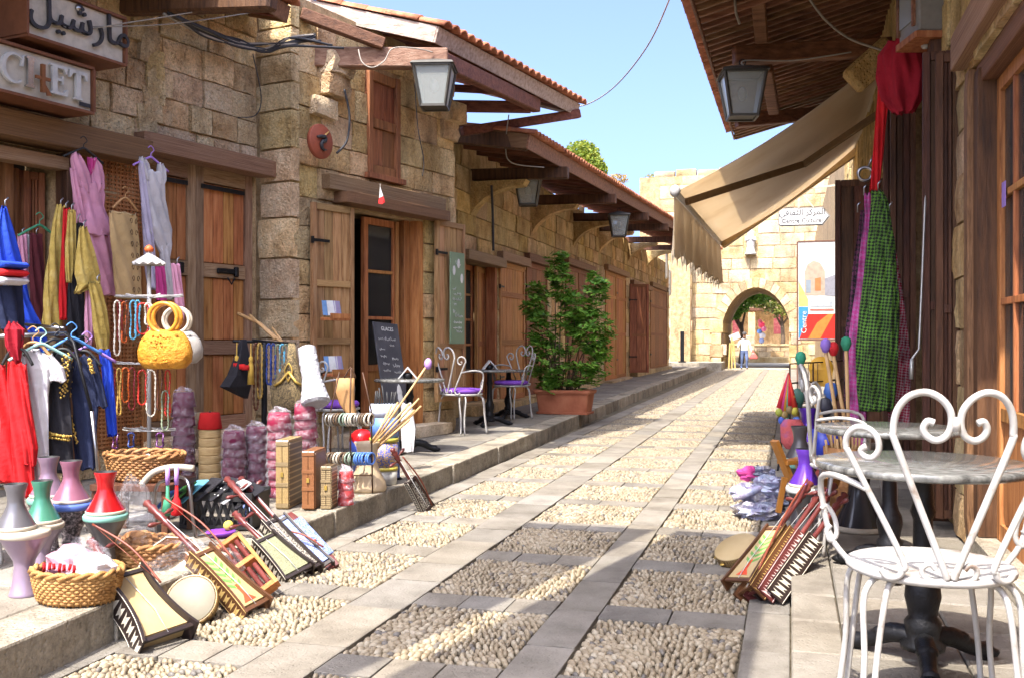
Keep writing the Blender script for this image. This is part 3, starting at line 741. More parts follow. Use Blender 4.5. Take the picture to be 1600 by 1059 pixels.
for i in range(3): glazed(RB, (g0 + .27 + .38 + i * .80, .10, .22), .78, 2.48, w_or, 3, 2, .26)
room(RB, g0, g1, .2, 2.84, .4, 2.5); room(RB, h0, h1, .14, 3.3, .4, 2.6)
MB().box((0, 0, 0), (.09, .003, .13)).build('sticker', flat('violet_sticker', (.35, .22, .6)), RB, (g0 + .48, .068, 2.05))
for y, x0, x1, z0, z1, m in ((9.05, .76, 1., .2, 3.48, w_dark), (8.85, .80, 1., .2, 3.46, w_dark), (6.62, .86, 1.0, .2, 3.05, w_dark), (6.75, .80, .98, .2, 3.1, w_dark), (11.25, .46, .98, .2, 3.0, w_dark), (11.32, .52, .99, .2, 2.95, w_dark)):
    c = FR.I @ V(((x0 + x1) / 2, y, z0)); shutter(RB, (c.x, c.y, z0), x1 - x0, z1 - z0, m, 'shutter', (0, 0, R(90)), 3 if x1 - x0 > .3 else 2, (0, .45, 1), .06 if x1 - x0 > .3 else .045, False)
board('shop_shelf', w_or, RB, (20 - 7.6, .1, 1.42), (.5, .3, .05)); board('door_post', w_dark, RB, (h0 - .07, -.04, 1.7), (.13, .18, 3.2)); board('door_post', w_dark, RB, (h1 + .07, -.04, 1.7), (.13, .18, 3.2))
for i in range(5): board('panel', w_dark, RB, (h0 + .25 + i * .4, .3, 1.7), (.34, .05, 3.0))
e0, e1 = V((-.80, 4.0, 4.10)), V((-.80, 15.0, 4.3))
roof(RB, e0, e1, (1, 0), 1.78, .46, .19, rows=2, fascia=(.08, w_hw), rm=w_hw, bm=w_red)
for (p, q) in ((at(1180, -60, 8.4), at(1190, 62, 9.3)), (at(1197, 105, 9.9), at(1209, 172, 11.3))): wput(MB().bar(p, q, .12, .12, 0, .01), 'purlin', w_hw, RB)
wput(MB().bar(at(1146, 88, 9.6), at(1392, 74, 9.6), .14, .17, 0, .012), 'roof_bracket', w_h, RB); wput(MB().bar(at(1150, 190, 13.2), at(1345, 172, 13.4), .14, .17, 0, .012), 'roof_bracket', w_h, RB)
wput(MB().bar(at(1393, 74, 9.55), at(1330, 130, 9.6), .2, .26, 0, .03), 'corbel', stone_dk, RB)

# ================================================================== LANTERNS
def lantern(top, w, h, label, first=[None]):
    if first[0] is None:
        o = thing('lantern', label, 'lantern', top, 0, 'lanterns hanging under the eaves'); mb = MB()
        a, b = .19, .125; z0, z1 = -.06, -.46
        for i in range(4):
            t = pi / 4 + i * pi / 2; mb.bar((a * 1.414 * cos(t), a * 1.414 * sin(t), z0), (b * 1.414 * cos(t), b * 1.414 * sin(t), z1), .024)
        for r, z in ((a, z0), (b, z1)):
            for sx, sy in ((1, 0), (-1, 0), (0, 1), (0, -1)): mb.box((sx * r, sy * r, z), (.024 if sx else 2 * r, .024 if sy else 2 * r, .024))
        mb.box((0, 0, z1 + .005), (2 * b, 2 * b, .008)); lgm = flat('lantern_grey', (.075, .07, .06), .5, .4); mb.build('frame', lgm, o)
        for i in range(4):
            t = i * pi / 2; M = Matrix.Rotation(t, 4, 'Z'); s = .012
            MB().add([(a - .006, -a + s, z0), (a - .006, a - s, z0), (b - .006, b - s, z1 + .01), (b - .006, -b + s, z1 + .01), (a - .012, -a + s, z0), (a - .012, a - s, z0), (b - .012, b - s, z1 + .01), (b - .012, -b + s, z1 + .01)], [(0, 1, 2, 3), (7, 6, 5, 4), (0, 4, 5, 1), (2, 6, 7, 3), (1, 5, 6, 2), (0, 3, 7, 4)], 0, False, M).build('pane', milk, o)
        MB().rings([[(sx * .22, sy * .22, -.055) for sx, sy in ((-1, -1), (1, -1), (1, 1), (-1, 1))], [(sx * .20, sy * .20, -.03) for sx, sy in ((-1, -1), (1, -1), (1, 1), (-1, 1))], [(sx * .03, sy * .03, .03) for sx, sy in ((-1, -1), (1, -1), (1, 1), (-1, 1))]], 0, False).build('cap', lgm, o)
        MB().tube([(.03 * cos(t), 0, .06 + .03 * sin(t)) for t in [2 * pi * i / 10 for i in range(10)]], .006, 5, loop=True).build('hook', iron, o)
        MB().ell((0, 0, -.24), (.045, .045, .07)).build('bulb', flat('bulb_glass', (.8, .8, .76), .3), o)
        first[0] = o
    else: o = dup(first[0], top, 0, label)
    o.scale = (w, w, h); return o
for (u, v, d, w, h, lb) in ((679, 98, 10.15, 1.0, 1.0, 'square grey glass lantern under the high roof beam of the cafe'), (825, 274, 15.3, 1.0, 1.0, 'square glass lantern under the near end of the low shop roof'),
                            (967, 333, 19.6, 1.0, 1.0, 'smaller looking glass lantern further along the low shop roof'), (1160, 108, 9.4, 1.0, 1.0, 'square glass lantern under the boarded eave on the right')):
    l_ = lantern(at(u, v, d), w, h, lb); l_.rotation_euler.z = R(12)
mbx = thing('meter_box', 'glass fronted metal meter box on the right wall above the red cloth', 'meter box', at(1446, 8, 6.6)); fb = flat('grey_box_paint', (.2, .19, .17), .5)
mbx.rotation_euler.z = R(-75)
MB().box((0, 0, 0), (.34, .22, .44), None, 0, .01).build('case', fb, mbx); MB().box((-.03, -.115, .02), (.22, .012, .3)).build('pane', milk, mbx)
for x in (-.16, .1): MB().box((x, -.118, .02), (.03, .02, .38)).build('frame', w_hw, mbx)
board('shelf', w_or, mbx, (0, -.01, -.245), (.36, .25, .045)); MB().box((-.178, 0, 0), (.012, .2, .44)).build('side_panel', flat('pale_tin', (.6, .62, .62), .4, .3), mbx)
MB().lathe([(.02, -.29), (.03, -.275), (.02, -.26)], 8).build('knob', wht, mbx)

# ================================================================== AWNING
canv = mat('tan_canvas', [(.68, .56, .40), (.77, .66, .50), (.80, .70, .55)], 1.4, rough=.9, bump=.15, bs=6, coord='Position', rv=.0)
_p = canv.node_tree.nodes['Principled BSDF']
_t = N(canv, 'ShaderNodeBsdfTranslucent'); _m = N(canv, 'ShaderNodeMixShader'); _m.inputs[0].default_value = .5; _o = canv.node_tree.nodes['Material Output']
canv.node_tree.links.new(_p.inputs['Base Color'].links[0].from_socket, _t.inputs['Color'])
canv.node_tree.links.new(_p.outputs[0], _m.inputs[1]); canv.node_tree.links.new(_t.outputs[0], _m.inputs[2]); canv.node_tree.links.new(_m.outputs[0], _o.inputs['Surface'])
f0, f1 = at(1056, 300, 10.8), at(1131, 379, 16.4); f1.z = f0.z - .02; f0.x = -1.2; f1.x = -1.1
r0, r1 = V((.97, 10.75, 4.22)), V((.97, 16.6, 4.2))
aw = thing('awning', 'large tan canvas awning with fringed valance stretched over the street', 'awning', (.97, 13.7, 4.2))
def cloth_sheet(a, b, c, d, nu, nv, f, th=.006):
    "sheet with corners a (u0v0) b (u1v0) c (u1v1) d (u0v1), f(u,v) = offset; closed with thickness"
    mb = MB(); g = []
    for s in (0, 1):
        for j in range(nv + 1):
            for i in range(nu + 1):
                u, v = i / nu, j / nv; p = (V(a) * (1 - u) + V(b) * u) * (1 - v) + (V(d) * (1 - u) + V(c) * u) * v
                nn = (V(b) - V(a)).cross(V(d) - V(a)).normalized(); g.append(p + f(u, v, p) - nn * th * s)
    n = (nu + 1) * (nv + 1); q = lambda i, j: j * (nu + 1) + i; fs = []
    for j in range(nv):
        for i in range(nu):
            fs.append((q(i, j), q(i + 1, j), q(i + 1, j + 1), q(i, j + 1))); fs.append((n + q(i, j), n + q(i, j + 1), n + q(i + 1, j + 1), n + q(i + 1, j)))
    for i in range(nu):
        for j in (0, nv): fs.append((q(i, j), q(i + 1, j), n + q(i + 1, j), n + q(i, j)))
    for j in range(nv):
        for i in (0, nu): fs.append((q(i, j), q(i, j + 1), n + q(i, j + 1), n + q(i, j)))
    return mb.add(g, fs, 0, True)
wput(cloth_sheet(r0, r1, f1, f0, 24, 14, lambda u, v, p: V((0, 0, -.10 * sin(pi * v) - .02 * sin(u * 22) * sin(pi * v)))), 'canopy', canv, aw)
mb = MB(); N_ = 60
rws = []
for k in range(5):
    rws.append([f0 + (f1 - f0) * (i / N_) + V((-.02 - .05 * sin(i * .7) * k / 4, 0, -.04 - .62 * k / 4 - (.05 if (k == 4 and i % 3 == 1) else 0))) for i in range(N_ + 1)])
back = [[p + V((.008, 0, 0)) for p in r] for r in rws]
mb.rings(rws, 0, True, False, False); mb.rings(back, 0, True, False, False); wput(mb, 'valance', canv, aw)
fr = MB()
for i in range(0, N_, 1):
    p = rws[4][i]; fr.add([p + V((0, -.04, .03)), p + V((0, .04, .03)), p + V((0, 0, -.07)), p + V((.008, -.04, .03)), p + V((.008, .04, .03)), p + V((.008, 0, -.07))], [(0, 1, 2), (5, 4, 3), (0, 3, 4, 1), (1, 4, 5, 2), (2, 5, 3, 0)])
wput(fr, 'fringe', flat('cream_fringe', (.66, .58, .44), .9), aw)
wput(MB().tube([f0, f1], .035, 8), 'front_bar', flat('ivory_bar', (.62, .58, .5), .5), aw); wput(MB().tube([r0, r1], .06, 10), 'roller', canv, aw)
brn = flat('brown_arm_paint', (.17, .11, .06), .5)
for y0, u0, v0, y1 in ((11.5, 1086, 338, 11.6),):
    pass
aA = f0 + (f1 - f0) * .10; aB = f0 + (f1 - f0) * .97
wput(MB().bar(aA + V((.05, 0, -.03)), at(1255, 257, 12.2), .06, .08).bar(at(1255, 258, 12.2), at(1392, 165, 11.2), .055, .07), 'folding_arm', brn, aw)
wput(MB().bar(aB + V((.03, 0, -.05)), at(1370, 215, 14.8), .09, .11), 'folding_arm', flat('tan_arm_paint', (.40, .28, .14), .5), aw)
wput(MB().ell(f0 + V((0, -.05, 0)), (.06, .05, .07)), 'end_cap', wht, aw)
crk = tag(MB().tube([at(1452, 95, 6.3), at(1450, 200, 6.3), at(1441, 430, 6.2), at(1436, 545, 6.2), at(1425, 560, 6.15)], .007, 6).tube([at(1425, 560, 6.15), at(1424, 592, 6.15)], .012, 6).build('crank_rod', flat('crank_metal', (.4, .4, .38), .4, .6)), 'long thin metal awning crank hanging in front of the dark shutters', 'crank')

# unseen cloths added out of view to cast the near shadow and its light streak
for (pts, lb) in ((((-2.44, 1.0), (-2.33, 1.0), (-1.53, 4.5), (-2.44, 4.5)), 'narrow unseen cloth added high up to cast the left street shadow'), (((-2.19, 1.0), (-.80, 1.0), (-.72, 4.42), (-1.38, 4.5)), 'wide unseen cloth added high up to cast the middle street shadow')):
    a, b, c, d = [V((x, y, 4.0)) for x, y in pts]; tag(cloth_sheet(a, b, c, d, 8, 8, lambda u, v, p: V((0, 0, -.06 * sin(pi * u) * sin(pi * v)))).build('shade_cloth', canv), lb, 'added shade caster', 'unseen shade casters added over the street')

# ================================================================== SIGNS
sgw = flat('sign_white', (.46, .46, .45), .5); blk = flat('sign_black', (.03, .03, .035), .5)
ar = lambda s: ''.join(chr(c) for c in s[::-1])
AR_CC = ar([0xFE8D, 0xFEDF, 0xFEE4, 0xFEAE, 0xFEDB, 0xFEB0, 0x20, 0xFE8D, 0xFEDF, 0xFE9C, 0xFED8, 0xFE8E, 0xFED3, 0xFEF2])
AR_CC = ar([0xFE8D, 0xFEDF, 0xFEE4, 0xFEAE, 0xFEDB, 0xFEB0, 0x20, 0xFE8D, 0xFEDF, 0xFE9C, 0xFED8, 0xFE8E, 0xFED3, 0xFEF2])
AR_M = ar([0xFEE3, 0xFE8E, 0xFEAD, 0xFEB7, 0xFEF4, 0xFEDE])
p0, p1 = at(1218, 340, 18.2), at(1283, 338, 18.2)
sg = thing('direction_sign', 'white arrow sign reading Centre Culturel in two scripts on a bracket', 'sign', p0); rz = math.atan2(p1.y - p0.y, p1.x - p0.x); sg.rotation_euler.z = 0
w = .62; hgt = .23; sg.scale = (1.2, 1, 1.2)
MB().prism([(0, -.1), (.02, -.12), (w, -.12), (w + .09, 0), (w, .12), (.02, .12), (0, .1)], -.015, .015).build('board', sgw, sg)
MB().prism([(0, .12), (.02, .14), (w + .01, .14), (w + .12, 0), (w + .01, -.14), (.02, -.14), (-.02, -.12), (-.02, .12)], .0, .012).build('rim', fb, sg)
put('lettering', text_mesh('Centre Culturel', .092, .0015, blk, 'CENTER'), sg, (w / 2 + .02, -.018, -.09), 0, UPR); put('lettering', text_mesh(AR_CC, .125, .001, blk, 'CENTER'), sg, (w / 2 + .02, -.018, .025), 0, UPR)
MB().bar((.28, .0, .13), (.28, 0, .42), .03).bar((.28, 0, .42), (.95, 0, .46), .03).bar((.28, .0, .42), (.5, 0, .13), .02).build('bracket', flat('bracket_paint', (.42, .36, .28), .6), sg)
# poster in its frame, standing on the right pavement
pb = at(1246, 621, 20.0); pb.z = RZ
ps = thing('poster_stand', 'framed upright poster for a cultural centre standing beyond the awning', 'poster', pb)
rust = flat('rusty_frame', (.12, .06, .04), .7)
H = lambda v: 1.3 + (529.5 - v) * 20 / 1555 - RZ
zt_, zb_ = H(378), H(531); PW = .98
fm = MB()
for x in (0, PW): fm.box((x, 0, zt_ / 2), (.03, .03, zt_))
for z in (zt_, zb_): fm.box((PW / 2, 0, z), (PW - .03, .03, .03))
fm.build('frame', rust, ps)
MB().box((PW / 2, .0, (zt_ + zb_) / 2), (PW - .03, .012, zt_ - zb_ - .03)).build('sheet', sgw, ps)
Pc = lambda u, v: ((u - 1246) * 20 / 1555 * 1.0, H(v))
def pr(pts, col, nm='print', y=-.008): MB().prism([Pc(*p) for p in pts], y, y + .0015).build('print', flat(nm, tuple(c * .6 for c in col), .5), ps)
pr([(1248, 480), (1262, 480), (1262, 528), (1248, 528)], (.05, .3, .6), 'blue_print')
pr([(1249, 529), (1262, 491), (1318, 491), (1318, 529)], (.62, .03, .02), 'red_print', -.010)
pr([(1262, 529), (1275, 505), (1292, 491), (1300, 491), (1280, 529)], (.75, .26, .05), 'orange_print', -.012)
pr([(1248, 440), (1262, 468), (1262, 479), (1248, 479)], (.72, .68, .2), 'yellow_print', -.009)
pr([(1257, 462), (1257, 425), (1261, 414), (1270, 408), (1280, 412), (1287, 425), (1287, 462)], (.52, .42, .32), 'arch_print', -.010)
pr([(1272, 455), (1272, 436), (1281, 434), (1281, 455)], (.58, .22, .08), 'door_print', -.012); pr([(1259, 458), (1259, 438), (1266, 438), (1266, 458)], (.3, .36, .42), 'window_print', -.012)
pr([(1287, 462), (1287, 436), (1318, 424), (1318, 466)], (.33, .33, .38), 'roof_print', -.011); pr([(1265, 470), (1298, 468), (1298, 480), (1265, 480)], (.5, .55, .6), 'sill_print', -.011); pr([(1265, 483), (1300, 483), (1300, 486), (1265, 486)], (.6, .2, .16), 'line_print', -.011)
for u in (1268, 1277, 1287): pr([(u, 471.5), (u + 7, 471.3), (u + 7, 478), (u, 478)], (.85, .87, .88), 'pane_print', -.013)
put('lettering', text_mesh('Centre', .155, .001, sgw), ps, (Pc(1259.5, 0)[0], -.014, Pc(0, 521)[1]), 0, (R(90), R(-90), 0))

# hanging signs over the open shop on the left
cream = flat('cream_sign_panel', (.50, .46, .39), .6); wed = flat('sign_edge_wood', (.16, .06, .028), .6); chrome = flat('worn_chrome', (.42, .42, .42), .25, .9); brs = flat('brown_letter', (.25, .10, .04), .4, .4)
def boxsign(name, label, u0, u1, vt0, vt1, vb1, d, L):
    p = at(u1, vb1, d); ht = (vb1 - vt1) * d / F; o = thing(name, label, 'sign', p, R(80))
    MB().box((-L / 2, .16, ht / 2), (L - .03, .3, ht - .03)).build('panel', cream, o); e = MB()
    for z in (0, ht): e.box((-L / 2, .15, z), (L, .34, .02))
    for x in (0, -L): e.box((x, .15, ht / 2), (.02, .34, ht - .02))
    e.build('edge', wed, o); return o, ht
o, ht = boxsign('shop_sign', 'cream box sign with metal letters CHET above the open shop', 0, 145, 65, 108, 178, 7.55, 1.35)
h_ = .215; z0_ = ht * .2
def ser(pts): return [(x * h_, z * h_) for x, z in pts]
Ip = [(0, 0), (.34, 0), (.34, .06), (.27, .08), (.27, .92), (.34, .94), (.34, 1), (0, 1), (0, .94), (.07, .92), (.07, .08), (0, .06)]
Ep = [(0, 0), (.68, 0), (.72, .24), (.66, .24), (.56, .10), (.28, .10), (.28, .47), (.46, .47), (.48, .38), (.53, .38), (.53, .66), (.48, .66), (.46, .56), (.28, .56), (.28, .90), (.54, .90), (.63, .76), (.68, .76), (.66, 1), (0, 1), (0, .94), (.08, .92), (.08, .08), (0, .06)]
Tp = [(.2, 0), (.56, 0), (.56, .06), (.48, .08), (.48, .89), (.62, .87), (.70, .72), (.76, .72), (.74, 1), (.02, 1), (0, .72), (.06, .72), (.14, .87), (.28, .89), (.28, .08), (.2, .06)]
for poly, x, m in ((Ip, -.60, chrome), (Ep, -.40, sgw), (Tp, -.235, sgw)): MB().prism(ser(poly), -.03, -.006).build('letter', m, o, (x, 0, z0_))
n_ = 26; ang = [R(48) + (2 * pi - R(100)) * i / n_ for i in range(n_ + 1)]
ou = [(.48 + .46 * cos(a), .5 + .5 * sin(a)) for a in ang]; inn = [(.53 + .36 * cos(a) , .5 + .42 * sin(a)) for a in ang]
cb = MB()
for i in range(n_): cb.prism(ser([ou[i], ou[i + 1], inn[i + 1], inn[i]]), -.03, -.006)
cb.prism(ser([(.74, .62), (.82, .62), (.86, 1), (.78, .92)]), -.031, -.006).build('letter', sgw, o, (-.80, 0, z0_))
MB().box((0, 0, 0), (.12, .02, .022)).box((.0, 0, -.0), (.028, .025, .2)).add([(.0, -.01, -.02), (.07, -.01, -.11), (.03, -.01, -.12), (.0, .0, -.02), (.07, .0, -.11), (.03, .0, -.12)], [(0, 1, 2), (5, 4, 3), (0, 3, 4, 1), (1, 4, 5, 2)]).build('letter_fragment', brs, o, (-.47, -.035, ht * .45))
MB().box((-.075, .0, .05), (.1, .004, .03)).build('maker_plate', blk, o, (0, -.003, 0))
o, ht = boxsign('shop_sign', 'cream box sign with Arabic letters hung above the lettered sign', 70, 195, 0, 30, 103, 7.75, .88)
put('lettering', text_mesh(AR_M, .30, .012, blk, 'CENTER'), o, (-.42, -.016, ht * .36), 0, UPR)
MB().lathe([(.03, 0), (.03, .02)], 12, 0, Matrix.Rotation(R(90), 4, 'X')).build('screw_cap', chrome, o, (-.44, -.002, ht * .86))
# round red plaque with a hook shape
pq = thing('wall_plaque', 'round red wooden plaque with a black hook shape by the cafe corner', 'plaque', at(497, 222, 9.85), rB - R(0))
MB().lathe([(.165, 0), (.172, .015), (.172, .04), (.165, .05)], 28, 0, Matrix.Rotation(R(90), 4, 'X')).build('disc', flat('red_plaque', (.26, .065, .035), .6), pq)
hk = [(-.08, .03), (-.02, .045), (.03, .05), (.05, .03), (.035, .005), (0, 0), (-.02, -.03), (-.01, -.07), (.02, -.085), (.055, -.075)]
MB().tube([(x, -.06, z) for x, z in hk], [.012, .018, .02, .018, .02, .022, .02, .018, .014, .006], 7).build('hook_shape', blk, pq); MB().tube([(.02, -.055, .05), (.1, -.05, .11)], .009, 6).build('pin', flat('ochre_pin', (.5, .3, .1)), pq)
# little flag above the cafe door
fl = thing('pennant', 'small red and white pennant hanging above the cafe doorway', 'flag', at(594, 292, 10.35))
MB().prism([(0, 0), (.035, -.10), (-.012, -.12)], -.004, .004).build('white_cloth', sgw, fl); MB().prism([(.036, -.103), (.055, -.165), (.02, -.185), (-.022, -.175), (-.012, -.122)], -.004, .004).build('red_cloth', flat('flag_red', (.6, .03, .03)), fl); MB().tube([(0, 0, .03), (0, 0, -.2)], .003, 5).build('stick', cabg, fl)
# statue in the niche
st_ = thing('niche_statue', 'small white robed statue in a niche above the archway', 'statue', (niche[0], 44.32, niche[1] - .52))
MB().lathe([(.26, 0), (.27, .05), (.2, .1), (.17, .35), (.19, .6), (.2, .74), (.13, .84), (.06, .87)], 14).build('robe', wht, st_); MB().ell((0, -.02, .96), (.085, .09, .115)).build('head', wht, st_)
MB().lathe([(.17, .62), (.15, .8), (.125, .98), (.06, 1.1)], 12, 0, Matrix.Translation((0, .04, 0))).build('veil', wht, st_)
for s in (-1, 1): MB().tube([(s * .17, 0, .76), (s * .2, -.06, .6), (s * .05, -.2, .66)], [.05, .045, .035], 7).build('arm', wht, st_)

# ================================================================== BEYOND THE ARCH
struct(MB().box((-.5, 58, -.026), (18, 26, .05)).build('courtyard', mat('courtyard_paving', [(.33, .28, .2), (.43, .38, .29), (.48, .43, .34)], 2., coord='Position', bump=.4)))
lw = thing('low_wall', 'low pale stone wall with a step beyond the archway', 'wall', (-1, 58, 0))
for j in range(3):
    for i in range(10): board('stone', stone_lt, lw, (-3.5 + i * .72 + .2 * (j % 2), .1, .16 + j * .3), (.7, .4, .29), b=.05)
board('coping', stone_lt, lw, (-.2, .1, .97), (7.4, .5, .1)); board('step', stone_lt, lw, (-.6, -.6, .15), (4.5, .9, .3), b=.03)
for x in (-1.2, 1.2): board('pillar', stone_lt, lw, (x, .1, .75), (.5, .5, 1.5), b=.05)
sh = thing('courtyard_shop', 'dark open fronted shop at the back of the courtyard', 'shop', (-.5, 66, 0))
MB().box((0, 2.2, 2.6), (16, .3, 5.2)).build('back_wall', stone_dk, sh); MB().box((0, 1.2, 3.2), (14, 2.4, .18)).build('roof', w_dark, sh)
for x in (-4, -1.9, 1.6, 4): board('post', stone_lt, sh, (x, .1, 1.5), (.45, .45, 3.0), b=.04)
MB().box((0, 1.2, 4.4), (16, .5, 2.2)).build('upper_wall', stone_dk, sh)
rugm = mat('patterned_rug', [(.10, .012, .015), (.17, .03, .035), (.24, .10, .08)], 8, rv=.2)
for i, (u, w) in enumerate(((1216, .5), (1152, .4))):
    p = at(u, 512, 64); tag(MB().box((0, 0, 0), (w, .06, 1.4), None, 0, .01).build('hanging_rug', rugm, None, (p.x, 63.8, 2.3)), ('dark red patterned rug hung at the right of the courtyard shop', 'narrow red patterned rug hung at the left of the courtyard shop')[i], 'rug', 'rugs hung outside the courtyard shop')
tb = thing('toy_bunch', 'bright red, pink and blue bunch of goods in front of the courtyard shop', 'toys', at(1190, 543, 60)); tb.location.z = 0.0
for i, (x, z, r, c) in enumerate(((0, 2.15, .2, (.6, .04, .1)), (.12, 1.9, .17, (.6, .15, .28)), (-.13, 1.75, .15, (.1, .2, .5)), (.05, 1.5, .19, (.5, .48, .52)), (.0, 1.2, .16, (.2, .25, .45)), (-.1, 2.35, .13, (.6, .12, .15)), (.14, 2.3, .1, (.6, .3, .1)))):
    MB().ell((x, 0, z), (r, r * .7, r)).build('toy', flat('toy_paint', c, .4), tb)
MB().tube([(0, 0, 0), (0, 0, 2.0)], .03).build('pole', iron, tb)

# foliage
def leafm(name, a, b, c):
    m = bpy.data.materials.new(name); m.use_nodes = True; n = m.node_tree.nodes; l = m.node_tree.links; p = n['Principled BSDF']; p.inputs['Roughness'].default_value = .5
    g = n.new('ShaderNodeNewGeometry'); oi = n.new('ShaderNodeObjectInfo'); ad = n.new('ShaderNodeMath'); ad.operation = 'ADD'; l.new(g.outputs['Random Per Island'], ad.inputs[0]); l.new(oi.outputs['Random'], ad.inputs[1]); f = n.new('ShaderNodeMath'); f.operation = 'FRACT'; l.new(ad.outputs[0], f.inputs[0])
    r = n.new('ShaderNodeValToRGB'); e = r.color_ramp.elements; e.new(.5)
    for x, q, cc in zip(e, (0, .5, 1), (a, b, c)): x.position = q; x.color = (*cc, 1)
    l.new(f.outputs[0], r.inputs[0]); l.new(r.outputs[0], p.inputs['Base Color'])
    t = n.new('ShaderNodeBsdfTranslucent'); l.new(r.outputs[0], t.inputs['Color']); x = n.new('ShaderNodeMixShader'); x.inputs[0].default_value = .3; l.new(p.outputs[0], x.inputs[1]); l.new(t.outputs[0], x.inputs[2]); l.new(x.outputs[0], n['Material Output'].inputs['Surface']); return m
lgreen = leafm('leaf_green', (.06, .16, .018), (.13, .30, .032), (.26, .44, .06)); lyel = leafm('leaf_yellow_green', (.13, .18, .02), (.28, .27, .03), (.42, .28, .04))
bark = mat('bark', [(.08, .055, .035), (.17, .12, .08)], 8, (4, 4, 1), rough=.9, bump=.6)
def leafcloud(mb, c, r, n, s, rg, drop=.0, core=.35, gap=-.28):
    for _ in range(n):
        d = V((rg.gauss(0, 1), rg.gauss(0, 1), rg.gauss(0, 1))).normalized(); q = core + (1 - core) * rg.random() ** .5
        if noise.noise(d * 2.3 + V(c)) < gap: continue
        p = V((c[0] + d.x * r[0] * q, c[1] + d.y * r[1] * q, c[2] + d.z * r[2] * q)); a = V((rg.gauss(0, 1), rg.gauss(0, 1), rg.gauss(0, .6) - drop)).normalized(); b = a.orthogonal().normalized(); b = b * cos(rg.random() * 3) + a.cross(b) * sin(rg.random() * 3); k = s * rg.uniform(.6, 1.3)
        mb.add([p - a * k, p - b * k * .45 + a.cross(b) * k * .1, p + a * k, p + b * k * .45 + a.cross(b) * k * .1], [(0, 1, 2, 3)])
def tree(loc, trunk_h, lobes, s, n, m, label, name='tree', cat='tree', group=None):
    o = thing(name, label, cat, loc, 0, group); rg = random.Random(len(label)); t = MB()
    t.tube([(0, 0, 0), (.1, .05, trunk_h * .5), (.0, .1, trunk_h)], [.16, .12, .09], 8)
    for c, r in lobes: t.tube([(0, .1, trunk_h * .8), (c[0] * .5, c[1] * .5, (trunk_h + c[2]) / 2), c], [.07, .05, .02], 6)
    t.build('trunk', bark, o); mb = MB()
    for c, r in lobes: leafcloud(mb, c, r, n, s, rg, gap=-.28 if cat == 'tree' else -.6)
    stuff(mb.build('crown', m, o)); return o
p = at(1160, 560, 59)
tree((p.x + .2, 54.5, 0), 2.2, [((-.6, -.2, 3.4), (1.3, 1.0, .9)), ((.6, .3, 4.0), (1.2, 1.2, .9)), ((-.8, .0, 2.8), (.9, .8, .6))], .13, 3000, lgreen, 'bright green leafy tree hanging over the courtyard beyond the arch')
p = at(1222, 560, 63)
tree((p.x, 60.5, 0), 2.6, [((0, 0, 3.6), (1.5, 1, 1.1)), ((1.4, .3, 3.3), (1.2, 1, 1.0)), ((-1.4, 0, 4.1), (1.3, 1, 1.0))], .14, 1400, leafm('leaf_olive', (.07, .09, .02), (.14, .17, .03), (.26, .28, .05)), 'olive coloured tree in front of the courtyard shop')
c = at(908, 262, 50); tree((c.x, c.y, c.z - 2.25), 2, [((0, 0, 2.5), (1.05, 1.0, 1.15)), ((.45, 0, 2.0), (.9, .8, .9)), ((-.35, 0, 2.2), (.75, .7, .8))], .10, 4200, lyel if 0 else leafm('leaf_lime', (.10, .17, .015), (.20, .27, .025), (.36, .36, .05)), 'rounded yellow green bush growing above the low shop roof', 'bush', 'bush')
c = at(962, 278, 46); tree((c.x, c.y + .4, c.z - .55), .3, [((0, 0, .5), (.55, .4, .3)), ((-.5, 0, .45), (.5, .4, .25))], .07, 350, leafm('leaf_dry', (.26, .17, .03), (.4, .24, .04), (.5, .36, .08)), 'dry orange plant on the wall top beside the rounded bush', 'wall_plant', 'plant')
c = at(1016, 279, 45); tree((c.x, c.y + .2, c.z - .3), .15, [((0, 0, .3), (.35, .3, .22))], .06, 160, lyel, 'tiny tuft of dry plant on the gate wall parapet', 'wall_plant', 'plant')

# ================================================================== PLANT IN ITS PLANTER
pl = at(883, 645, 15.1); pl.z = SW + .005
pt = thing('planter', 'rectangular terracotta planter holding the tall green bush', 'planter', pl, R(-4))
def ringbox(x, y, z, r=.02): return [(sx * x - sx * (r if k else 0), sy * y - sy * (0 if k else r), z) for sx, sy, o in ((1, -1, (1, 0)), (1, 1, (0, 1)), (-1, 1, (1, 0)), (-1, -1, (0, 1))) for k in o]
MB().rings([ringbox(.40, .19, 0), ringbox(.405, .195, .03)], 0, False).build('foot', terra, pt)
MB().rings([ringbox(.375, .165, .03), ringbox(.41, .20, .31)], 0, False).build('body', terra, pt)
MB().rings([ringbox(.425, .215, .305), ringbox(.44, .225, .33), ringbox(.44, .225, .36), ringbox(.41, .2, .365), ringbox(.40, .19, .335)], 0, False).build('rim', terra, pt)
MB().box((0, 0, .335), (.8, .37, .01)).build('soil', dirt, pt)
bu = thing('leafy_shrub', 'tall glossy umbrella leaf shrub with three stems in the terracotta planter', 'shrub', (pl.x, pl.y, SW + .34), R(-4))
def cluster_mesh():
    mb = MB(); n = 7
    for i in range(n):
        a = -2.2 + 4.4 * i / (n - 1); L = .085 * (1 - .25 * abs(a) / 2.2); M = Matrix.Rotation(a, 4, 'Z') @ Matrix.Rotation(R(22), 4, 'X')
        mb.add([(0, .012, 0), (-.018, .45 * L + .01, -.004), (0, .5 * L, .004), (.018, .45 * L + .01, -.004), (0, L + .012, -.012)], [(0, 1, 2), (0, 2, 3), (1, 4, 2), (2, 4, 3)], 0, True, M)
    return mb.mesh('leaf', lgreen)
cm = cluster_mesh(); rg = random.Random(9); st = MB(); kk = 0; extra = MB()
def inp(u, v): d = 15.1; return ((u - 885) * d / F, (645 - v) * d / F - .34 - .0)
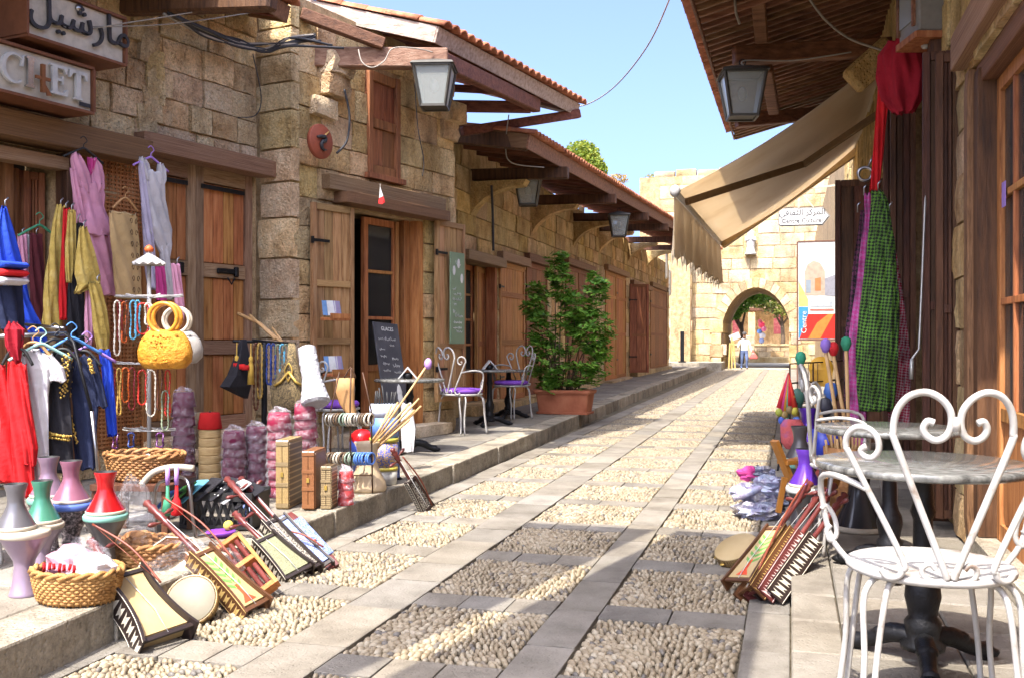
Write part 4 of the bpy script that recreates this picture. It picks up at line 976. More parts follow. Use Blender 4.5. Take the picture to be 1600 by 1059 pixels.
lobes = [(836, 480, 20, 34, 28), (845, 520, 24, 34, 34), (870, 420, 15, 26, 24), (880, 450, 15, 26, 22), (905, 480, 34, 30, 42), (935, 455, 18, 30, 32), (930, 520, 34, 42, 60), (858, 560, 34, 36, 56), (890, 585, 50, 22, 56), (935, 570, 22, 30, 36), (860, 600, 36, 10, 26), (895, 500, 26, 22, 26), (838, 455, 12, 18, 16), (878, 404, 12, 14, 16), (918, 540, 40, 40, 40), (845, 575, 20, 25, 20)]
lm = bpy.data.meshes
for (u, v, ru, rv_, n) in lobes:
    x, z = inp(u, v); rx, rz = ru * 15.1 / F, rv_ * 15.1 / F; tip = V((x, rg.uniform(-.05, .05), z))
    b0 = V((rg.uniform(-.12, .12) + .3 * x, 0, 0)); st.tube([b0, b0 * .5 + V((x * .5, 0, z * .55)), tip], [.012, .009, .004], 5)
    for i in range(int(n * 1.15)):
        d = V((rg.gauss(0, 1), rg.gauss(0, 1), rg.gauss(0, 1))).normalized() * (.35 + .65 * rg.random() ** .5)
        p = V((x + d.x * rx, d.y * min(.28, max(rx, .15)), z + d.z * rz)); yaw = math.atan2(d.y, d.x) - pi / 2 + rg.uniform(-.8, .8)
        if kk < 290:
            put('leaf', cm, bu, p, 0, (rg.uniform(-.9, .3), rg.uniform(-.5, .5), yaw), [rg.uniform(.85, 1.35)] * 3); kk += 1
        M = Matrix.Translation(p + V((rg.uniform(-.06, .06), rg.uniform(-.08, .08), rg.uniform(-.06, .06)))) @ Matrix.Rotation(yaw + 1, 4, 'Z') @ Matrix.Rotation(rg.uniform(-.9, .3), 4, 'X') @ Matrix.Scale(rg.uniform(.8, 1.2), 4)
        for rep in range(2):
            extra.add([v_.co for v_ in cm.vertices], [tuple(f.vertices) for f in cm.polygons], 0, True, M @ (Matrix.Rotation(rep * 2.1, 4, 'Z') @ Matrix.Translation((.03 * rep, .05 * rep, -.05 * rep))))
stuff(extra.build('leaf', lgreen, bu)); st.build('stem', bark, bu)
# ================================================================== CHAIRS AND TABLES
purple = mat('purple_cushion', [(.11, .03, .26), (.19, .06, .42), (.24, .09, .5)], 9, rough=.8, bump=.2)
def smooth(pts, k=5):
    P = [V(p) for p in pts]; out = []
    for i in range(len(P) - 1):
        a, b, c, d = P[max(i - 1, 0)], P[i], P[i + 1], P[min(i + 2, len(P) - 1)]
        for j in range(k):
            t = j / k; out.append(.5 * ((2 * b) + (c - a) * t + (2 * a - 5 * b + 4 * c - d) * t * t + (3 * b - a - 3 * c + d) * t ** 3))
    return out + [P[-1]]
def chair(name, label, loc, rz, cushion, group, scale=1., k=5, n=8):
    o = thing(name, label, 'chair', loc, rz, group); SH = .47; yb = lambda x, z: -.235 + 1.15 * x * x - .13 * z
    hr = [(.012, .018), (.022, .05), (.148, .385), (.162, .44), (.154, .50), (.125, .542), (.082, .555), (.043, .538), (.017, .503), (.013, .462), (.026, .43), (.052, .418), (.076, .43), (.085, .452), (.075, .472), (.058, .468)]
    orr_ = [(.185, .03), (.168, .008), (.142, .01), (.128, .03), (.133, .075), (.262, .345), (.282, .39), (.277, .425), (.255, .447), (.225, .444), (.203, .42), (.198, .385), (.213, .36), (.234, .362), (.243, .38), (.23, .393)]
    bs = [(.0, .03), (.012, .01), (.04, .004), (.068, .014), (.075, .04), (.055, .055), (.04, .04)]
    hb = MB(); ob = MB()
    for s in (-1, 1):
        hb.tube(smooth([(s * x, yb(x, z), SH + z) for x, z in hr], k), .0105, n); ob.tube(smooth([(s * x, yb(x, z), SH + z) for x, z in orr_], k), .0095, n)
        hb.tube(smooth([(s * x, yb(x, z) + .006, SH + z) for x, z in bs], k), .008, n)
        ab = MB(); a0 = (s * .225, yb(.225, .27), SH + .265)
        ab.tube(smooth([a0, (s * .285, -.10, SH + .285), (s * .315, .0, SH + .275), (s * .318, .05, SH + .23), (s * .29, .055, SH + .08), (s * .235, .04, SH + .0)], k), .0095, n)
        ab.tube(smooth([(s * .317, .05, SH + .16), (s * .30, .055, SH + .17), (s * .275, .055, SH + .13), (s * .27, .053, SH + .08), (s * .29, .05, SH + .06), (s * .3, .05, SH + .09), (s * .288, .05, SH + .11)], k), .008, n)
        ab.build('armrest', wht, o)
    hb.tube([(0, yb(0, .48), SH + .485), (0, yb(0, .48), SH + .445)], .013, n)
    hb.build('heart_back', wht, o); ob.build('scroll_back', wht, o)
    MB().lathe([(.0, -.012), (.235, -.014), (.247, -.008), (.25, .002), (.245, .010), (.235, .011), (.0, .007)], 40, 0, Matrix.Translation((0, 0, SH))).build('seat', wht, o)
    if cushion: MB().lathe([(.0, .012), (.22, .012), (.242, .03), (.245, .05), (.225, .07), (.1, .078), (0, .079)], 28, 0, Matrix.Translation((0, 0, SH))).build('cushion', purple, o)
    for a in (40, 140, 220, 320):
        ca, sa = cos(R(a)), sin(R(a)); lb = MB()
        for da in (-.14, .14):
            c2, s2 = cos(R(a) + da), sin(R(a) + da); c3, s3 = cos(R(a) + da * .55), sin(R(a) + da * .55)
            lb.tube(smooth([(c2 * .19, s2 * .19, SH - .012), (c2 * .235, s2 * .235, SH - .03), (c2 * .262, s2 * .262, SH - .09), (c3 * .275, s3 * .275, .2), (c3 * .30, s3 * .30, .008)], k), .0095, n)
        lb.build('leg', wht, o)
    o.scale = (scale,) * 3; return o
granite = mat('grey_granite', [(.03, .03, .03), (.085, .085, .08), (.16, .16, .15), (.25, .25, .235)], 18, (1, 3.5, 1), rough=.12, spec=.6, bump=0, rv=0)
def table(label, loc, r, group='granite cafe tables', h=.73, rz=0):
    o = thing('cafe_table', label, 'table', loc, rz, group)
    MB().lathe([(0, h - .03), (r - .012, h - .03), (r, h - .022), (r, h - .006), (r - .008, h), (0, h)], 56, 0).build('tabletop', granite, o)
    MB().lathe([(.0, .05), (.075, .05), (.08, .07), (.055, .09), (.062, .12), (.065, .15), (.05, .17), (.055, .2), (.064, .24), (.06, .28), (.045, .31), (.036, .34), (.034, .52), (.045, .55), (.036, .58), (.034, .68), (.06, .7), (.06, h - .032), (0, h - .032)], 16).build('pedestal', iron, o)
    for i in range(3):
        a = i * 2 * pi / 3 + .5; c, s = cos(a), sin(a)
        MB().tube(smooth([(c * .03, s * .03, .09), (c * .12, s * .12, .085), (c * .2, s * .2, .045), (c * .27, s * .27, .022)], 4), [.034, .034, .035, .036, .036, .035, .033, .031, .03, .029, .03, .034, .034][:13], 8).ell((c * .275, s * .275, .02), (.04, .036, .02)).ell((c * .15, s * .15, .08), (.04, .03, .028)).build('foot', iron, o)
    return o
CH = 'white scrolled iron chairs'
cp = at(1452, 885, 3.1); chair('iron_chair', 'white heart backed iron chair without cushion in the right foreground', (cp.x, cp.y, RZ + .005), R(-7.5) + TH * .9, False, CH, 1.0, 7, 10)
tp = at(1442, 722, 3.62); table('nearest round granite table behind the foreground chair on the right', (tp.x, tp.y, RZ + .005), .375)
tq = at(1390, 648, 5.05); table('second round granite table on the right standing before the scarves', (tq.x, tq.y, RZ + .005), .36)
cq = at(1338, 800, 5.55); chair('iron_chair', 'white iron chair turned sideways between the two right hand tables', (cq.x, cq.y, RZ + .005), R(-92), False, CH)
SWZ = SW + .005
def floor_at(u, v): p = onz(u, v, SW); p.z = SWZ; return p
t1 = at(640, 590, 9.95); table('round granite table beside the leaning menu board on the left pavement', (t1.x, t1.y, SWZ), .355)
t2 = at(765, 577, 13.0); table('round granite table between the two purple cushioned chairs', (t2.x, t2.y, SWZ), .36)
t3 = at(800, 584, 14.2); table('far granite table half hidden beside the planter', (t3.x - .05, t3.y, SWZ), .34, h=.69)
c1 = at(722, 600, 11.9); chair('iron_chair', 'white iron chair with purple cushion left of the far cafe table', (c1.x, c1.y, SWZ), R(-30), True, CH)
c2 = at(798, 600, 13.9); chair('iron_chair', 'white iron chair with purple cushion right of the far table near the planter', (c2.x - .05, c2.y + .2, SWZ), R(150), True, CH)
c3 = at(536, 630, 9.4); chair('iron_chair', 'white iron chair with purple cushion beside the bangle rack', (c3.x - .1, c3.y, SWZ), R(-38), True, CH)
def napkin(label, loc, rz): 
    o = thing('menu_holder', label, 'menu holder', loc, rz, 'tent shaped white holders on the cafe tables')
    MB().prism([(-.1, 0), (0, .12), (.1, 0), (.085, 0), (0, .10), (-.085, 0)], -.06, .06).build('folded_card', sgw, o)
    MB().lathe([(0, .0), (.045, .0), (.05, .04), (.03, .06), (0, .06)], 12).build('ashtray', iron, o); return o
napkin('white tent shaped holder on the table by the menu board', (t1.x - .02, t1.y, SWZ + .732), R(20)); napkin('white tent shaped holder on the table between the purple chairs', (t2.x, t2.y, SWZ + .732), R(30))

# ================================================================== MENU BOARDS AND CARD SHELVES
slate = mat('slate_board', [(.035, .035, .045), (.06, .06, .07), (.10, .10, .115)], 3, rough=.7, bump=.1, rv=0); chalk = flat('chalk', (.62, .62, .6), .9); gslate = mat('green_board', [(.13, .20, .125), (.19, .265, .17), (.25, .32, .22)], 1.2, rough=.55, rv=0)
B0 = at(640, 610, 11.0); B0.z = SW + .22; bt = at(600, 478, 11.25)
wv = (FB.w(1, 0, 0) - FB.w(0, 0, 0)); nv_ = V((wv.y, -wv.x, 0))
zdir = V((-.22, .12, 1.12)).normalized()
x_ = (wv - zdir * wv.dot(zdir)).normalized(); y_ = zdir.cross(x_)
M = axes(B0 - x_ * .2, x_, y_, zdir)
bd = thing('menu_board', 'tall black chalkboard headed GLACES leaning at the cafe door', 'menu board', M=M); HB = 1.10; WB = .44
MB().box((0, .0, HB / 2), (WB, .02, HB), None, 0, .004).build('slate', slate, bd)
put('lettering', text_mesh('GLACES', .062, .0006, chalk, 'CENTER'), bd, (.01, -.0115, HB - .09), 0, UPR)
def scrawl(parent, x, z, L, hgt, sd, y=-.0115):
    rg = random.Random(sd); n = max(6, int(L / .011)); pts = [(x + L * i / n + rg.uniform(-.004, .004), y, z + (rg.uniform(-.2, .35) if i % 2 else rg.uniform(.5, 1.3)) * hgt * (1.6 if rg.random() < .12 else 1)) for i in range(n + 1)]
    MB().tube(pts, .0022, 4).build('chalk_stroke', chalk, parent)
for i, (x, z, L) in enumerate(((-.17, .9, .09), (-.06, .9, .10), (.05, .9, .09), (.02, .835, .08), (-.17, .79, .09), (-.17, .71, .10), (.03, .69, .11), (-.15, .63, .11), (.03, .61, .12), (-.15, .555, .12), (.04, .54, .12), (-.14, .45, .12), (.08, .46, .07))): scrawl(bd, x, z, L, .022, i)
MB().lathe([(.001, 0), (.05, .16), (.04, .2), (.05, .23), (.03, .29), (.001, .32)], 10, 0, axes((.08, -.0105, .1), (1, 0, 0), (0, .02, 0), (0, 0, 1))).build('cone_drawing', chalk, bd)
x, zt1 = FB.pix(697, 396); _, zb1 = FB.pix(697, 537)
gb = thing('menu_board', 'green chalkboard menu fixed on the right cafe shutter', 'menu board', FB.w(x, -.16, zb1), rB + R(3)); hh = zt1 - zb1
MB().box((0, 0, hh / 2), (.34, .02, hh), None, 0, .003).build('slate', gslate, gb)
for i, (x, f, L) in enumerate(((-.05, .86, .12), (-.12, .58, .07), (-.10, .53, .18), (-.12, .47, .2), (-.09, .42, .05), (-.11, .34, .05), (-.07, .29, .19), (-.10, .22, .2), (-.11, .16, .2), (-.03, .12, .14))): scrawl(gb, x, hh * f, L, .028, i + 40)
for x_i, z_i in ((-.09, .8), (.1, .72), (.02, .88)): MB().ell((x_i, -.011, hh * z_i), (.035, .0012, .06), 12, 6).build('chalk_drawing', chalk, gb)
cards = [flat('card_blue', (.16, .30, .55)), flat('card_white', (.66, .68, .68)), flat('card_sand', (.55, .4, .22)), flat('card_violet', (.35, .3, .5))]
def cardshelf(label, u, v, d):
    p = at(u, v, d); o = thing('card_shelf', label, 'card shelf', p, rB, 'postcard shelves on the plank shutter')
    MB().box((0, 0, -.03), (.30, .13, .03), None, 0, .004).build('shelf', w_or, o); MB().box((0, -.065, .0), (.30, .012, .05)).build('lip', w_or, o)
    for i in range(5): MB().box((0, 0, .08), (.11, .004, .15)).build('postcard', cards[i % 4], o, (-.09 + .045 * i, .02 - .02 * (i % 2), 0)).rotation_euler = (R(-10), 0, R(8 * (i - 2)))
    return o
cardshelf('upper wooden shelf of blue postcards on the plank shutter', 524, 494, 9.95); cardshelf('lower wooden shelf of postcards behind the white chair', 527, 580, 9.9)

# ================================================================== CLOTHES
def cloth(name, c, c2=None, scale=4, rough=.9, bump=.7, **kw): return mat(name, [tuple(x * .72 for x in c), c, c2 or tuple(min(1, x * 1.15) for x in c)], scale, rough=rough, bump=bump, rv=.03, **kw)
pink = cloth('pink_cotton', (.62, .29, .41)); white_c = cloth('white_cotton', (.50, .48, .50)); yel = cloth('yellow_print', (.52, .37, .09), (.60, .47, .17), 12); redc = cloth('red_cloth', (.55, .012, .016)); dred = cloth('crimson_cloth', (.30, .008, .02)); blackc = cloth('black_cloth', (.016, .015, .02)); navy = cloth('navy_cloth', (.014, .02, .055)); bluec = cloth('blue_cloth', (.02, .07, .55)); maroon = cloth('maroon_cloth', (.09, .014, .02)); beige = cloth('beige_linen', (.52, .36, .17)); gold = flat('gold_thread', (.45, .30, .07), .4, .5); pinkd = cloth('deep_pink', (.5, .05, .22)); lil = cloth('lilac_cotton', (.45, .41, .54))
def drape(prof, m, name, parent, nf=5, amp=.18, seg=28, seed=0, n=36, d=.35):
    "closed hanging cloth: prof = list of (z, half width, x shift[, depth factor]) from the top down, folds deepen downwards"
    rg = random.Random(seed); ph = rg.uniform(0, 6); rs = []; zs_ = [p[0] for p in prof]
    for i in range(seg + 1):
        t = i / seg * (len(prof) - 1); k = min(int(t), len(prof) - 2); f = t - k; f = f * f * (3 - 2 * f)
        g = lambda j, dv=0: (prof[k][j] if len(prof[k]) > j else dv) * (1 - f) + (prof[k + 1][j] if len(prof[k + 1]) > j else dv) * f
        z, w, xs, df = g(0), g(1), g(2), g(3, d); q = i / seg; ring = []
        for j in range(n):
            a = 2 * pi * j / n; rr = 1 + amp * (.35 + .65 * q) * sin(nf * a + ph + .8 * sin(z * 5 + ph)) + amp * .5 * sin((nf * 2 + 1) * a + z * 9)
            ring.append((xs + w * cos(a) * (1 + (rr - 1) * .3), w * df * sin(a) * rr + .01 * sin(z * 14 + j), z + (.012 * sin(a * nf + ph) if i in (0, seg) else 0)))
        rs.append(ring)
    return MB().rings(rs, 0, True).build(name, m, parent)
def hanger(parent, m, w=.36, z=0, hook=.09):
    MB().tube(smooth([(-w / 2, 0, z - .09), (-.04, 0, z - .015), (0, 0, z), (.04, 0, z - .015), (w / 2, 0, z - .09)], 4), .009, 6).tube(smooth([(0, 0, z), (0, 0, z + .03), (.03, 0, z + .06), (.0, 0, z + hook), (-.03, 0, z + .07)], 4), .004, 5).build('hanger', m, parent)
def garment(name, label, cat, u, v, d, rz, parts, hm=None, group=None, hw=.36):
    o = thing(name, label, cat, at(u, v, d), rz, group)
    if hm: hanger(o, hm, hw, 0)
    for i, (prof, m, nf, amp, nm) in enumerate(parts): drape(prof, m, nm, o, nf, amp, seed=i + len(label))
    return o
k = lambda d: d / F
HG = 'clothes hung outside the shop'
def P(d, cx, vtop, pts, df=.35): return [((vtop - v) * k(d), w * k(d), (x - cx) * k(d), df) for v, w, x in pts]
purpleh = flat('violet_plastic', (.35, .2, .6)); woodh = flat('light_wood_hanger', (.40, .22, .09)); green_h = flat('green_plastic', (.05, .25, .14)); blackh = flat('black_plastic', (.02, .02, .02))
d = 7.55
garment('blouse', 'long pink blouse with trousers hanging on the woven screen', 'blouse', 131, 232, d, rA, [
    (P(d, 131, 232, [(243, 6, 116), (252, 11, 119), (270, 14, 125), (292, 13, 131), (300, 9, 134)], .5), pink, 4, .1, 'blouse_side'), (P(d, 131, 232, [(245, 5, 149), (254, 10, 154), (270, 12, 156), (290, 13, 155), (300, 9, 152)], .5), pink, 4, .1, 'blouse_side'), (P(d, 131, 232, [(284, 22, 143), (300, 25, 144), (318, 21, 147), (330, 24, 149), (352, 32, 152), (362, 36, 155), (366, 36, 156)], .28), pink, 9, .16, 'blouse'), (P(d, 131, 232, [(360, 22, 158), (400, 19, 166), (440, 17, 174), (458, 15, 176)], .4), pink, 5, .2, 'trousers'),
    (P(d, 131, 232, [(268, 5, 112), (330, 7, 122), (352, 8, 126)], .6), pink, 3, .2, 'sleeve'), (P(d, 131, 232, [(246, 6, 146), (268, 3, 142), (276, 1, 139)], .9), pinkd, 2, .1, 'neck_lining')], blackh, HG)
d = 7.95
garment('dress', 'long white cotton dress hanging in front of the double door', 'dress', 236, 246, d, rA, [
    (P(d, 236, 246, [(250, 5, 219), (258, 9, 222), (275, 10, 226), (284, 7, 228)], .5), white_c, 3, .1, 'shoulder'), (P(d, 236, 246, [(254, 5, 255), (262, 8, 257), (278, 9, 256), (286, 7, 254)], .5), white_c, 3, .1, 'shoulder'), (P(d, 236, 246, [(268, 18, 239), (285, 22, 240), (310, 20, 243), (330, 22, 247), (355, 25, 252), (380, 17, 260), (400, 7, 266)], .28), white_c, 7, .16, 'bodice'), (P(d, 236, 246, [(380, 8, 262), (420, 9, 266), (465, 10, 271)], .6), white_c, 4, .2, 'skirt_tail'),
    (P(d, 236, 246, [(258, 7, 219), (330, 7, 226), (400, 9, 233), (452, 11, 242)], .6), lil, 3, .2, 'sleeve')], purpleh, HG)
def scarf(label, cx, vt, pts, m, d, rz=rA, nf=5, amp=.25, name='scarf', cat='scarf', df=.5, group=HG):
    o = thing(name, label, cat, at(cx, vt, d), rz, group); drape(P(d, cx, vt, pts, df), m, 'cloth', o, nf, amp, seed=len(label)); MB().tube([(0, 0, -.02), (0, .0, .03), (.02, .0, .05)], .005, 5).build('hook', steel, o); return o
d = 7.2
scarf('long yellow printed scarf leftmost of the bunch by the pink blouse', 95, 320, [(322, 7, 96), (350, 10, 92), (420, 15, 86), (500, 16, 80), (512, 15, 80)], yel, d)
scarf('narrow red scarf hanging between the yellow scarves', 103, 325, [(327, 5, 105), (400, 7, 102), (470, 8, 100), (498, 6, 98)], redc, 7.1)
scarf('second yellow scarf hanging right of the red one', 112, 328, [(330, 6, 113), (380, 8, 110), (420, 7, 108), (440, 4, 107)], yel, 7.05)
scarf('long black scarf hanging behind the yellow ones', 122, 345, [(350, 9, 122), (420, 12, 118), (500, 14, 118), (545, 13, 120)], blackc, 7.15)
scarf('yellow scarf with a spreading corner in front of the black one', 131, 355, [(356, 6, 130), (390, 14, 134), (430, 22, 138), (445, 20, 140), (458, 6, 120)], yel, 6.95)
scarf('yellow scarf hanging below the pink blouse', 152, 440, [(442, 10, 147), (480, 12, 155), (520, 13, 160), (545, 10, 162)], yel, 6.9)
scarf('pink scarf hanging below the pink blouse', 140, 440, [(442, 6, 140), (500, 8, 140), (540, 5, 138)], pink, 7.0)
scarf('pale pink cloth hanging at the left shop door', 35, 366, [(368, 7, 35), (420, 8, 36), (500, 7, 34)], pink, 7.3); scarf('off white cloth hanging at the left shop door', 44, 366, [(368, 5, 45), (430, 6, 44), (510, 5, 44)], white_c, 7.35)
scarf('dark maroon cloth hanging at the left shop door', 57, 366, [(367, 10, 57), (430, 12, 57), (515, 10, 62)], maroon, 7.3)
# embroidered beige tunic and its scroll embroidery
d = 7.75
o = garment('tunic', 'beige embroidered tunic on a wooden hanger behind the necklace stand', 'tunic', 196, 310, d, rA, [(P(d, 196, 310, [(334, 26, 192), (380, 27, 195), (430, 26, 200), (465, 24, 203)], .16), beige, 6, .05, 'tunic')], woodh, HG, .24)
emb = MB(); stitch = flat('brown_stitching', (.10, .05, .02), .9)
for i in range(7):
    for s in (-1, 1):
        c = V(((206 - 196 + i * .9 + s * 4.5) * k(d), -.032, (310 - 346 - i * 18) * k(d))); emb.tube([c + V((s * .012 * cos(t) * (1 - t / 9), -.003, .03 * sin(t) * (1 - t / 9))) for t in [q * .55 for q in range(12)]], .0028, 4)
emb.build('embroidery', stitch, o)
d = 7.3
scarf('lilac top hanging below the small white parasol', 277, 412, [(414, 7, 274), (450, 8, 278), (485, 7, 283), (500, 4, 285)], pink, 7.5); scarf('purple beaded cloth hanging behind the white dress', 252, 415, [(417, 8, 250), (450, 9, 252), (470, 8, 252)], pinkd, 7.9)
# blue garment and folded stack at the left edge
d = 5.7
scarf('bright blue galabia hanging at the left edge of the picture', 8, 322, [(325, 4, 6), (360, 14, 8), (415, 24, 12), (425, 24, 12)], bluec, d, rA, 4, .12, 'robe', 'robe')
scarf('dark blue trousers under the folded clothes at the left edge', 14, 446, [(447, 20, 16), (490, 19, 18), (515, 17, 20)], navy, 5.75, rA, 4, .1, 'trousers', 'trousers', .7)
sk = thing('folded_clothes', 'stack of folded blue, red and white clothes on a ledge at the left edge', 'clothes', at(12, 447, 5.68), rA); 
for i, (m, z) in enumerate(((white_c, .0), (redc, .045), (bluec, .09))):
    MB().rings([[(x * cos(0) , .09 * cos(t), z + .028 + .024 * sin(t)) for t in [q * pi / 4 for q in range(8)]] for x in (-.08, -.04, 0, .04, .07, .076)], 0).build('folded_cloth', m, sk)
scarf('bright blue trouser legs hanging behind the clothes rail', 45, 490, [(440, 6, 32), (470, 8, 38), (500, 14, 48), (525, 12, 62), (560, 8, 72)], bluec, 6.3)
# rail of clothes
rl = thing('clothes_rail', 'chrome clothes rail at the left edge carrying red, white and black garments', 'clothes rail', at(50, 765, 5.6)); rl.location.z = SWZ; PM[rl.name] = Matrix.Translation(rl.location)
mb = MB(); a, b = at(-40, 527, 5.55), at(104, 521, 5.75); mb.tube([a, b], .014, 8); mb.tube([at(40, 507, 6.0), at(100, 513, 5.8)], .01, 6); wput(mb, 'rail', steel, rl)
for (u, v, dd) in ((143, 642, 5.6), (-20, 527, 5.6)):
    p = at(u, v, dd); wput(MB().tube([p, at(u + 14, 760, dd), ], .011, 7).tube([(at(u + 14, 760, dd)), V((at(u + 14, 760, dd).x, at(u + 14, 760, dd).y, SWZ))], .011, 7), 'leg', steel, rl)
wput(MB().tube([at(104, 521, 5.75), at(115, 535, 5.7), at(143, 642, 5.6)], .009, 6), 'brace', iron, rl)
CR = 'garments on the chrome rail'; d = 5.5; hr_ = R(25)
garment('jacket', 'bright red long sleeved garment hanging leftmost on the rail', 'jacket', 2, 556, d, hr_, [(P(d, 2, 556, [(572, 10, -2), (620, 14, 0), (700, 18, 4), (752, 18, 8)], .5), redc, 4, .2, 'cloth')], None, CR)
garment('jacket', 'bright red robe with long sleeve second from the left on the rail', 'jacket', 27, 545, d, hr_, [(P(d, 27, 545, [(567, 10, 24), (600, 16, 28), (660, 17, 32), (722, 15, 36), (775, 14, 38)], .5), redc, 4, .18, 'cloth'), (P(d, 27, 545, [(570, 6, 34), (640, 10, 38), (700, 13, 44), (726, 11, 44)], .7), redc, 3, .15, 'sleeve')], blackh, CR, .16)
garment('blouse', 'short sleeved white embroidered blouse on the rail', 'blouse', 52, 535, d + .1, hr_, [(P(d, 52, 535, [(548, 14, 48), (575, 22, 58), (620, 17, 58), (690, 15, 60), (755, 14, 62)], .4), white_c, 5, .14, 'cloth'), (P(d, 52, 535, [(555, 8, 72), (575, 14, 84), (596, 12, 90)], .6), white_c, 3, .12, 'sleeve')], woodh, CR, .2)
def goldtrim(o, d, cx, vt, pts, n=2):
    mb = MB()
    for (u0, v0, u1, v1, w) in pts:
        for i in range(26):
            t = i / 25; u = u0 + (u1 - u0) * t + w * sin(i * 1.9); v = v0 + (v1 - v0) * t; mb.ell(((u - cx) * k(d), -.052 - .01 * sin(i), (vt - v) * k(d)), (.007, .005, .007), 5, 3)
    mb.build('gold_embroidery', gold, o)
o = garment('vest', 'black vest and skirt with gold embroidery hanging on the rail', 'vest', 98, 545, d + .2, hr_, [(P(d, 98, 545, [(552, 10, 96), (575, 19, 95), (620, 17, 92), (665, 20, 92), (700, 21, 92), (742, 20, 95)], .35), blackc, 5, .14, 'cloth')], blackh, CR, .2)
goldtrim(o, d + .2, 98, 545, [(104, 555, 100, 620, 3), (110, 552, 106, 612, 2), (76, 672, 110, 682, 0), (76, 680, 110, 686, 2), (76, 676, 112, 680, 3)])
o = garment('robe', 'long navy robe with gold trimmed collar hanging on the rail', 'robe', 130, 548, d + .3, hr_, [(P(d, 130, 548, [(556, 12, 128), (590, 22, 130), (640, 20, 133), (700, 17, 132), (742, 15, 134)], .35), navy, 5, .12, 'cloth'), (P(d, 130, 548, [(560, 7, 143), (610, 9, 154), (640, 8, 160)], .6), navy, 3, .12, 'sleeve')], blackh, CR, .2)
goldtrim(o, d + .3, 130, 548, [(117, 560, 112, 640, 1), (142, 560, 147, 582, 2), (113, 640, 124, 690, 1)])
garment('robe', 'bright blue robe edge hanging at the right end of the rail', 'robe', 163, 545, d + .45, hr_, [(P(d, 163, 545, [(548, 9, 163), (580, 9, 168), (640, 9, 172), (690, 8, 176)], .5), bluec, 4, .15, 'cloth')], None, CR)
for i, (u, m, lb) in enumerate(((64, flat('mint_plastic', (.35, .6, .55)), 'mint green plastic hanger hooked on the rail'), (86, blackh, 'black plastic hanger hooked on the rail end'), (112, flat('blue_plastic', (.08, .25, .6)), 'blue plastic hanger hooked on the rail end'), (136, purpleh, 'violet plastic hanger behind the gold trimmed robes'), (62, green_h, 'green plastic hanger at the shop door'))):
    o = thing('hanger', lb, 'hanger', at(u, (537, 530, 528, 542, 352)[i], (5.6, 5.7, 5.75, 5.85, 7.1)[i]), R(60) if i < 4 else rA, 'spare plastic hangers'); hanger(o, m, .34)
garment('cloth_bundle', 'crumpled crimson cloth tied on the rail end', 'cloth', 22, 510, 5.5, hr_, [(P(5.5, 22, 510, [(505, 6, 20), (515, 14, 22), (540, 12, 22), (565, 5, 26)], .7), dred, 5, .3, 'cloth')])
# ================================================================== GOODS ON THE LEFT PAVEMENT
def paint(name, c, rough=.28): return mat(name, [tuple(x * .8 for x in c), c, tuple(min(1, x * 1.2) for x in c)], 3, rough=rough, metal=.25, coat=.4, rv=.0, bump=.05)
skin_ = flat('drum_skin', (.42, .37, .29), .6)
def speck(name, c):
    m = flat(name, c, .35); return mat(name, [c, c, (.18, .15, .16), (.5, .46, .46)], 70, rough=.35, rv=0)
def darbuka(label, loc, h, r, m, rim, inv=False, tilt=(0, 0, 0)):
    o = thing('goblet_drum', label, 'drum', loc, 0, 'goblet drums on the pavement', rot=tilt)
    P_ = [(.60 * r, 0), (.62 * r, .02 * h), (.57 * r, .05 * h), (.46 * r, .25 * h), (.40 * r, .46 * h), (.44 * r, .54 * h), (.66 * r, .68 * h), (.9 * r, .84 * h), (.99 * r, .9 * h)]
    if inv: P_ = [(.58 * r, 0), (.59 * r, .03 * h), (.48 * r, .18 * h), (.42 * r, .36 * h), (.44 * r, .46 * h), (.62 * r, .64 * h), (.88 * r, .84 * h), (.99 * r, .92 * h)]
    Rm = [(.99 * r, .9 * h), (1.03 * r, .92 * h), (1.04 * r, .97 * h), (1.0 * r, h), (0, h)]
    if inv: Rm = [(.99 * r, .92 * h), (1.02 * r, .93 * h), (1.03 * r, .98 * h), (.99 * r, h), (0, h)]
    fx = (lambda p: [(a, h - z) for a, z in p][::-1]) if inv else (lambda p: p)
    mb = MB().lathe(fx(P_), 32, 0, None, False); mb.build('body', m, o)
    inner = [(P_[0][0] - .006, P_[0][1]), (P_[3][0] - .008, P_[3][1]), (P_[4][0] - .01, P_[4][1]), (.0, P_[4][1] + .01)]
    MB().lathe(fx([(P_[0][0], 0)] + inner), 24, 0, None, False).build('bore', blackh, o)
    MB().lathe(fx(Rm), 32, 0, None, True).build('drum_head', rim, o); return o
lilp, gryp, grnp, mauv, pnkp, redp, drkp, mint = paint('lilac_metal', (.24, .18, .24)), paint('grey_metal', (.12, .115, .125)), paint('green_metal', (.05, .19, .125)), paint('mauve_metal', (.22, .145, .20)), paint('pink_metal', (.25, .10, .15)), paint('red_gloss', (.50, .012, .015), .2), paint('charcoal_metal', (.075, .07, .072), .4), flat('mint_rim', (.18, .38, .31), .5)
blkspk = speck('black_speckle', (.02, .018, .022))
def top(o_loc, h): return (o_loc[0], o_loc[1], o_loc[2] + h)
p = floor_at(38, 930); darbuka('lilac goblet drum standing upright in front of the baskets', p, .285, .105, lilp, skin_); q = V(p) + V((-.045, .0, .287)); darbuka('grey metal goblet drum upside down on the lilac drum', q, .20, .083, gryp, skin_, True)
p = at(66, 890, 4.75); p.z = SWZ; darbuka('second lilac drum half hidden under the green drum', p, .25, .095, lilp, skin_); darbuka('green metal goblet drum upside down beside the grey one', top(p, .252), .20, .083, grnp, skin_, True)
